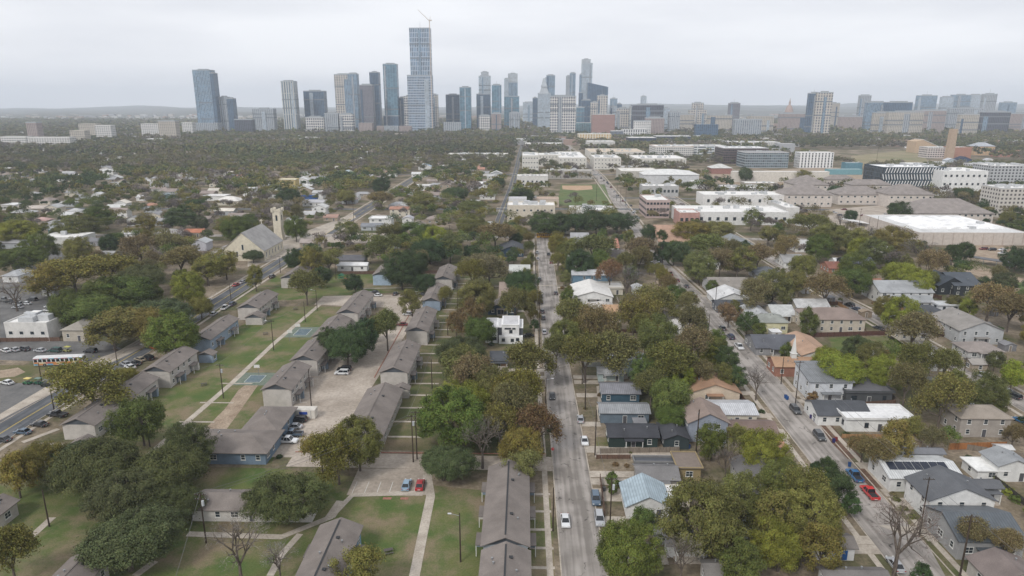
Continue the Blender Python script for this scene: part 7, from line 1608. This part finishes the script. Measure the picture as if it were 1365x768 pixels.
HAND = """130,612,105,L;172,645,95,L;225,618,95,L;246,604,56,L;165,705,125,L;240,660,70,L;98,600,80,L;187,557,68,G;20,628,66,O;55,612,58,O;14,744,66,K;378,652,96,L;450,612,62,O;478,592,66,K;428,605,50,O;318,742,84,N;372,752,48,N
479,756,74,K;590,605,74,L;643,594,62,U;698,622,56,K;603,558,92,G;628,548,60,Y;650,530,50,Y;680,552,60,B;676,525,62,O;714,578,55,R;692,592,60,O;666,572,50,O;702,548,44,O;149,436,98,O;190,428,60,O;233,447,66,G;215,443,46,O;120,513,92,O;165,500,40,O
97,366,92,O;60,372,60,O;141,362,76,O;190,369,60,L;223,327,44,B;187,330,46,B;240,347,50,B;275,357,62,O;300,350,50,O;252,386,44,Y;164,391,82,G;135,398,60,G;117,409,76,G;90,412,50,G;211,413,68,L;185,418,50,L;267,407,32,O;340,369,34,O;337,337,26,L;18,388,58,N;144,324,26,D;22,342,58,G;55,330,40,G;18,308,52,Y;100,332,36,K;105,302,52,K;129,290,34,G;199,299,34,O;240,291,44,D;264,273,30,D;313,305,42,G;330,298,26,G
408,383,42,K;428,368,26,D;397,345,30,D;438,343,48,O;415,350,36,O;467,309,38,K;473,376,26,D;461,260,28,K;385,264,36,D;394,304,32,G;508,248,26,D;508,266,34,B;511,330,44,K;520,312,36,K;555,311,46,G;578,318,34,Y;573,331,58,D;600,330,48,K;535,362,50,D;552,352,40,D;565,374,32,D;549,402,40,K;652,358,60,B;630,365,40,O;693,376,44,D;637,395,54,K;704,392,28,G;631,301,44,K;660,312,50,B;564,271,48,K;605,257,36,D;628,275,40,K;696,262,36,D;725,299,42,D;693,310,28,O;687,413,40,K;663,243,22,D
462,455,62,D;440,458,34,D;486,450,40,D;516,446,38,K;500,440,26,Y;592,398,20,O;618,458,64,L;608,494,70,K;628,510,60,B;608,430,30,R;603,532,46,Y;628,427,50,R;640,440,44,G;615,484,50,K;650,515,60,K;690,528,62,O;703,488,60,K;713,432,16,D;751,450,42,K;764,427,44,K;742,470,34,K;800,434,58,B;813,471,74,K;780,477,60,K;845,427,40,B;857,418,58,O;877,450,58,K;887,486,68,K;918,470,52,B;895,527,60,G;836,372,54,U;813,370,32,R;839,404,30,D;877,403,58,K;757,397,20,G;772,351,40,D;800,352,32,G;852,350,30,B;931,354,44,K;744,350,20,O;936,474,26,Y;860,500,40,G;868,520,40,K
791,330,58,K;760,332,34,K;744,327,28,O;850,333,44,B;799,346,26,G;823,293,46,D;795,296,36,D;767,294,36,D;745,297,34,D;867,309,22,D;899,333,38,D;884,338,26,D;922,305,52,O;937,328,58,K;958,304,46,K;1002,291,32,K;1025,310,44,K;984,349,54,O;1031,384,48,K;1009,398,40,B;972,416,36,R;996,430,30,D;1101,386,50,B;1139,372,48,G;1200,362,46,Y;1226,378,36,Y;1238,372,30,K;1320,400,56,B;1347,416,50,B;1292,410,26,Y;1200,417,44,Y;1180,410,30,O;1076,431,30,G;955,455,30,G;951,475,26,Y;968,498,40,K;920,440,40,B;930,500,40,B;905,505,40,Y
1009,515,36,U;1122,489,62,Y;1100,478,40,Y;1180,499,44,Y;1160,478,40,K;1217,442,58,B;1227,489,50,K;1258,492,38,K;1207,518,44,B;1255,540,62,O;1320,526,54,K;1350,502,36,Y;1326,484,24,L;1193,585,64,O;1215,570,40,O;1168,609,42,B;1150,600,30,B;1243,591,30,B;1351,582,30,B;1084,530,18,R;950,588,46,G;1015,603,60,Y;985,590,40,K;968,616,44,N;894,551,44,G;816,636,22,G;816,650,16,G;857,694,40,G;835,731,78,G;812,738,46,G;940,690,100,K;990,672,70,K;965,720,60,K;909,750,58,N;990,755,60,G;1040,640,60,K;1077,664,60,K;1029,690,86,O;1085,690,80,O;1040,728,64,Y;1098,728,74,O;1119,650,44,D;1105,625,34,D;1134,672,30,D;1088,622,20,D;1199,722,96,U;1298,718,42,B;1339,730,36,B;1230,764,30,D
1144,336,30,Y;1091,330,34,G;1141,359,46,G;1229,334,56,U;1188,320,46,O;1287,333,26,D;1272,334,24,D;1355,345,32,D;1047,334,32,B;1082,298,46,K;1106,313,50,K;1141,316,44,O;1119,255,34,D;1196,281,28,D;1284,257,26,D;1317,274,20,D;1343,292,18,O;1135,286,18,D;994,233,20,D;1073,233,28,O;1115,320,40,K;1165,338,40,K;1240,352,40,B;1272,405,26,K;1060,372,40,O;1070,352,36,K;1010,345,34,B;960,352,34,B"""
for tok in HAND.replace('\n', ';').split(';'):
    a, b, c_, ty = tok.split(','); tp(float(a), float(b), float(c_), ty)
# small garden shrubs and hedges
def shrub(px, py, rad, ty):
    X, Y = at(px, py); cm = KIT['small'][0][0]; root = obj('shrub', None, None, (X, Y, -rad * .75), rt.uniform(0, 6)); tag(root, None, 'shrub', 'garden shrubs')
    c = obj('crown', cm, root); s_ = rad / 2.3; root.scale = (s_, s_, s_ * .85); b = TINT[ty]; j = rt.uniform(.8, 1.2); c.color = (b[0] * j, b[1] * j, b[2] * j, 1)
    autolabel(root, {'G': 'rounded green shrub', 'D': 'dark green shrub', 'Y': 'bright green shrub', 'R': 'reddish brown shrub', 'K': 'dull olive shrub', 'B': 'brown shrub', 'O': 'yellowish shrub'}[ty], X, Y, 1)
for tok in """1300,617,1.5,G;1308,624,1.5,G;1318,632,1.6,Y;1326,640,1.6,Y;1335,650,1.8,Y;1345,658,1.8,Y;1356,668,1.8,G;1290,612,1.3,D;1195,668,1.2,K;1205,680,1.2,K;1190,660,1,B;1215,690,1.1,K;1300,728,1.4,B;1270,720,1.3,K;1285,735,1.2,B;1310,745,1.5,K;1128,582,1.5,D;1138,588,1.5,D;820,620,1,R;850,617,1,O;835,622,.9,R;868,615,1,B;803,560,1,B;812,545,.9,R;800,528,1.2,R;806,524,1,B;780,545,.8,B;750,385,1.5,R;755,388,1.6,B;748,375,1,R;735,575,1.3,D;1150,440,1.2,R;1165,405,1.5,R;1172,409,1.4,R;1180,414,1.4,B;250,596,.8,G;372,610,1,D;1340,455,1.2,K;1260,470,1.2,G;1275,460,1,R;655,460,1.4,D;665,480,1,K;700,475,1,K;1083,470,1,G;880,600,.8,K;860,602,.7,B;840,604,.7,K;1150,380,1.4,R;1120,400,1.3,K;1130,395,1.2,R;905,440,1,G;1015,550,1.2,D;1003,540,1.1,D""".replace('\n', ';').split(';'):
    a, b, c_, ty = tok.split(','); shrub(float(a), float(b), float(c_), ty)
# fill the remaining gaps with individual trees near, one wood far away
ZN = np.array(ZONES)
def free(X, Y, r_, hz_=0):
    return not np.any((ZN[:, 0] - r_ < X) & (ZN[:, 1] + r_ > X) & (ZN[:, 2] - r_ - hz_ < Y) & (ZN[:, 3] + r_ > Y))
print('hand trees', len(TREES))
for k, Y in enumerate(range(196, 440, 15)):
    tree_at(66.5 + rt.uniform(-2, 1.5) + (Y - 300) * .005, Y, rt.uniform(3.4, 4.8), rt.choice('KGOKDBK'))
    if k % 2: tree_at(86.5 + rt.uniform(-1, 2), Y + 5, rt.uniform(3.0, 4.2), rt.choice('KGOKDBY'))
for Y in (240, 252, 300, 322, 344, 362, 383, 405, 428): tree_at(19.5 + rt.uniform(-.5, 2), Y, rt.uniform(2.8, 4.2), rt.choice('KGOKDB'))
for Y in (262, 276, 322, 345, 368, 392, 418): tree_at(2.5 + rt.uniform(-2, 1), Y, rt.uniform(2.8, 4.0), rt.choice('KGOKDB'))
cands = 0
for k in range(60000):
    if len(TREES) >= 374: break
    px, py = rt.uniform(-20, 1385), rt.triangular(285, 760, 330)
    X, Y = at(px, py)
    if Y < 112 or (-134 < X < 7 and Y < 345): continue
    if py > 470 and rt.random() < .6: continue
    rad = rt.uniform(3.0, 5.2)
    if not free(X, Y, rad * .75, 5): continue
    if any((X - a) ** 2 + (Y - b) ** 2 < ((rad + c_) * .72) ** 2 for a, b, c_ in TREES): continue
    tree_at(X, Y, rad, rt.choice('KKKKOOBBDGGLUUY' if px > 700 else 'KKKOOBBDDGLUU'))
print('trees', len(TREES))
# ================================================================ the far wood (uncountable crowns)
def forest():
    rs = np.random.RandomState(4); tr = np.array(TREES)
    # grid hash of near trees
    out = []
    def band(y0, y1, spacing, rmin, rmax):
        ys = np.arange(y0, y1, spacing)
        for y in ys:
            hw = y * .82 + 60; xs = np.arange(-hw, hw, spacing)
            X = xs + rs.uniform(-.45, .45, len(xs)) * spacing; Y = y + rs.uniform(-.45, .45, len(xs)) * spacing; Rr = rmin * .8 + (rmax * 1.15 - rmin * .8) * rs.rand(len(xs)) ** 1.5
            out.append(np.stack([X, Y, Rr], 1))
    band(112, 330, 8.2, 2.4, 4.2)
    band(330, 620, 7.6, 3.8, 6.6); band(620, 1100, 9.0, 4.8, 8.2); band(1100, 2000, 11.5, 5.5, 9); band(2000, 3900, 26, 9, 17)
    A = np.concatenate(out)
    # keep out of footprints
    keep = np.ones(len(A), bool)
    for (x0, x1, y0, y1) in ZONES:
        m = A[:, 2] * .72
        keep &= ~((A[:, 0] > x0 - m) & (A[:, 0] < x1 + m) & (A[:, 1] > y0 - m * 1.2) & (A[:, 1] < y1 + m))
    near = A[:, 1] < 640
    for (a, b, c) in tr:
        d2 = (A[:, 0] - a) ** 2 + (A[:, 1] - b) ** 2; keep &= ~(near & (d2 < ((A[:, 2] * .7 + c * .8)) ** 2))
    n_ = np.sin(A[:, 0] * .011 + 1.3) * np.sin(A[:, 1] * .007 + A[:, 0] * .003) + .6 * np.sin(A[:, 0] * .031 + A[:, 1] * .023)
    dens = np.where(A[:, 1] < 330, .6, np.where(A[:, 1] < 640, .9, 1.0))
    keep &= rs.rand(len(A)) < np.clip(dens + .12 * n_, 0, 1)
    # built-up middle distance on the right: thinner woods; downtown streets
    built = (A[:, 0] > 0) & (A[:, 0] < A[:, 1] * .62) & (A[:, 1] > 520) & (A[:, 1] < 1250); keep &= ~(built & (rs.rand(len(A)) < .5))
    fld = (A[:, 0] > 1) & (A[:, 1] > 2000) & (rs.rand(len(A)) < .3); keep &= ~fld
    # lawns of the apartments stay open
    keep &= ~((A[:, 0] > -134) & (A[:, 0] < 6) & (A[:, 1] < 345))
    A = A[keep]
    pal = np.array([TINT[k] for k in 'DLDGKLDKGOKKOUBKBUNBUB']) ; pal = pal * 1.0
    far = A[:, 1] > 900
    ph = np.sin(A[:, 0] * .019 + 2 * np.sin(A[:, 1] * .011)) + np.sin(A[:, 1] * .015 + 1.7 * np.sin(A[:, 0] * .013)) + rs.normal(size=len(A)) * 1.1
    ti = np.clip(((ph + 3.2) / 6.4 * len(pal)).astype(int), 0, len(pal) - 1); tint = pal[ti] * rs.uniform(.78, 1.25, (len(A), 1)) * (1 + .16 * np.sin(A[:, 0] * .007 + A[:, 1] * .004))[:, None]
    mean = np.array([.098, .096, .066]); tint[far] = tint[far] * .65 + mean * .35
    specs = [(A[:, 1] < 330, 1700, .25, 1.0), ((A[:, 1] >= 330) & (A[:, 1] < 620), 640, .5, 1.0), ((A[:, 1] >= 620) & (A[:, 1] < 1100), 190, 1.1, 1.0), ((A[:, 1] >= 1100) & (A[:, 1] < 2000), 46, 2.4, 1.0), (A[:, 1] >= 2000, 22, 5.5, 1.0)]
    Cs, Us, Vs, va, tt = [], [], [], [], []
    for msk, nl, leaf, _ in specs:
        B = A[msk]; n = len(B)
        if not n: continue
        tn = tint[msk]
        # small clumps inside each crown
        ncl = 24 if nl > 1000 else 11 if nl > 100 else 5
        d = unit(rs.normal(size=(n * ncl, 3))); d[:, 2] = np.abs(d[:, 2]) * .9 - .1; d = d.reshape(n, ncl, 3) * rs.uniform(.4, .8, (n, ncl, 1))
        hgt = np.minimum(B[:, 2] * rs.uniform(1.15, 1.6, n), 8.5 if nl > 100 else 12.5)
        ci = rs.randint(0, ncl, (n, nl)); cc = np.take_along_axis(d, ci[..., None].repeat(3, 2), 1)
        dd = unit(rs.normal(size=(n * nl, 3)) + np.array([0, 0, .4])).reshape(n, nl, 3)
        P = (cc + dd * rs.uniform(.2, .36 if nl > 1000 else .42, (n, nl, 1))) * B[:, 2][:, None, None]; P[..., 2] *= .8; P[..., 2] += hgt[:, None]
        P[..., 0] += B[:, 0][:, None]; P[..., 1] += B[:, 1][:, None]; P = P.reshape(-1, 3); dd = dd.reshape(-1, 3)
        P[:, 2] = np.maximum(P[:, 2], .4)
        nr = unit(dd + rs.normal(size=dd.shape) * .45 + np.array([0, 0, .4])); t = unit(np.cross(nr, rs.normal(size=dd.shape))); b = np.cross(nr, t); s = leaf * rs.uniform(.6, 1.3, len(P))[:, None]
        cv = rs.uniform(0, 1, (n, ncl)); v = .65 * np.take_along_axis(cv, ci, 1).ravel() + .35 * rs.uniform(0, 1, n * nl)
        Cs.append(P); Us.append(t * s * .65); Vs.append(b * s * .5); va.append(v); tt.append(np.repeat(tn, nl, 0))
    me = quad_mesh('wood', np.concatenate(Cs), np.concatenate(Us), np.concatenate(Vs), np.concatenate(va), leaf_mat('wood_leaf', .62, 1.45, True), np.concatenate(tt))
    o = obj('far_wood', me); tag(o, 'wood of countless mixed green and brown crowns filling the city as far as the towers', 'wood', kind='stuff')
    print('forest crowns', len(A), 'cards', len(me.polygons))
forest()
# ---- unlit distant suburbs between the woods: specks of pale buildings (too many to count)
def suburbs():
    rs = random.Random(9); mb = MB()
    for k in range(1500):
        Y = 1500 * (3.6 ** rs.random()); X = rs.uniform(-.8, .8) * Y
        if abs(X + 100) < 60 and Y < 2400: continue
        a, b, h = rs.uniform(6, 22), rs.uniform(6, 16), rs.choice((6, 7, 8, 10, 12, 14))
        if Y > 3600: h += 14; 
        mb.box(X - a, X + a, Y - b, Y + b, 0, h, rs.choice((0, 0, 1, 2, 3)))
    o = mb.build('far_suburbs', [paint((.5, .5, .49), 'wall'), paint((.4, .36, .32), 'wall'), paint((.3, .3, .31), 'wall'), paint((.33, .24, .2), 'wall')])
    tag(o, 'countless pale low buildings scattered through the distant woods', 'distant buildings', kind='stuff')
suburbs()
resolve_labels()
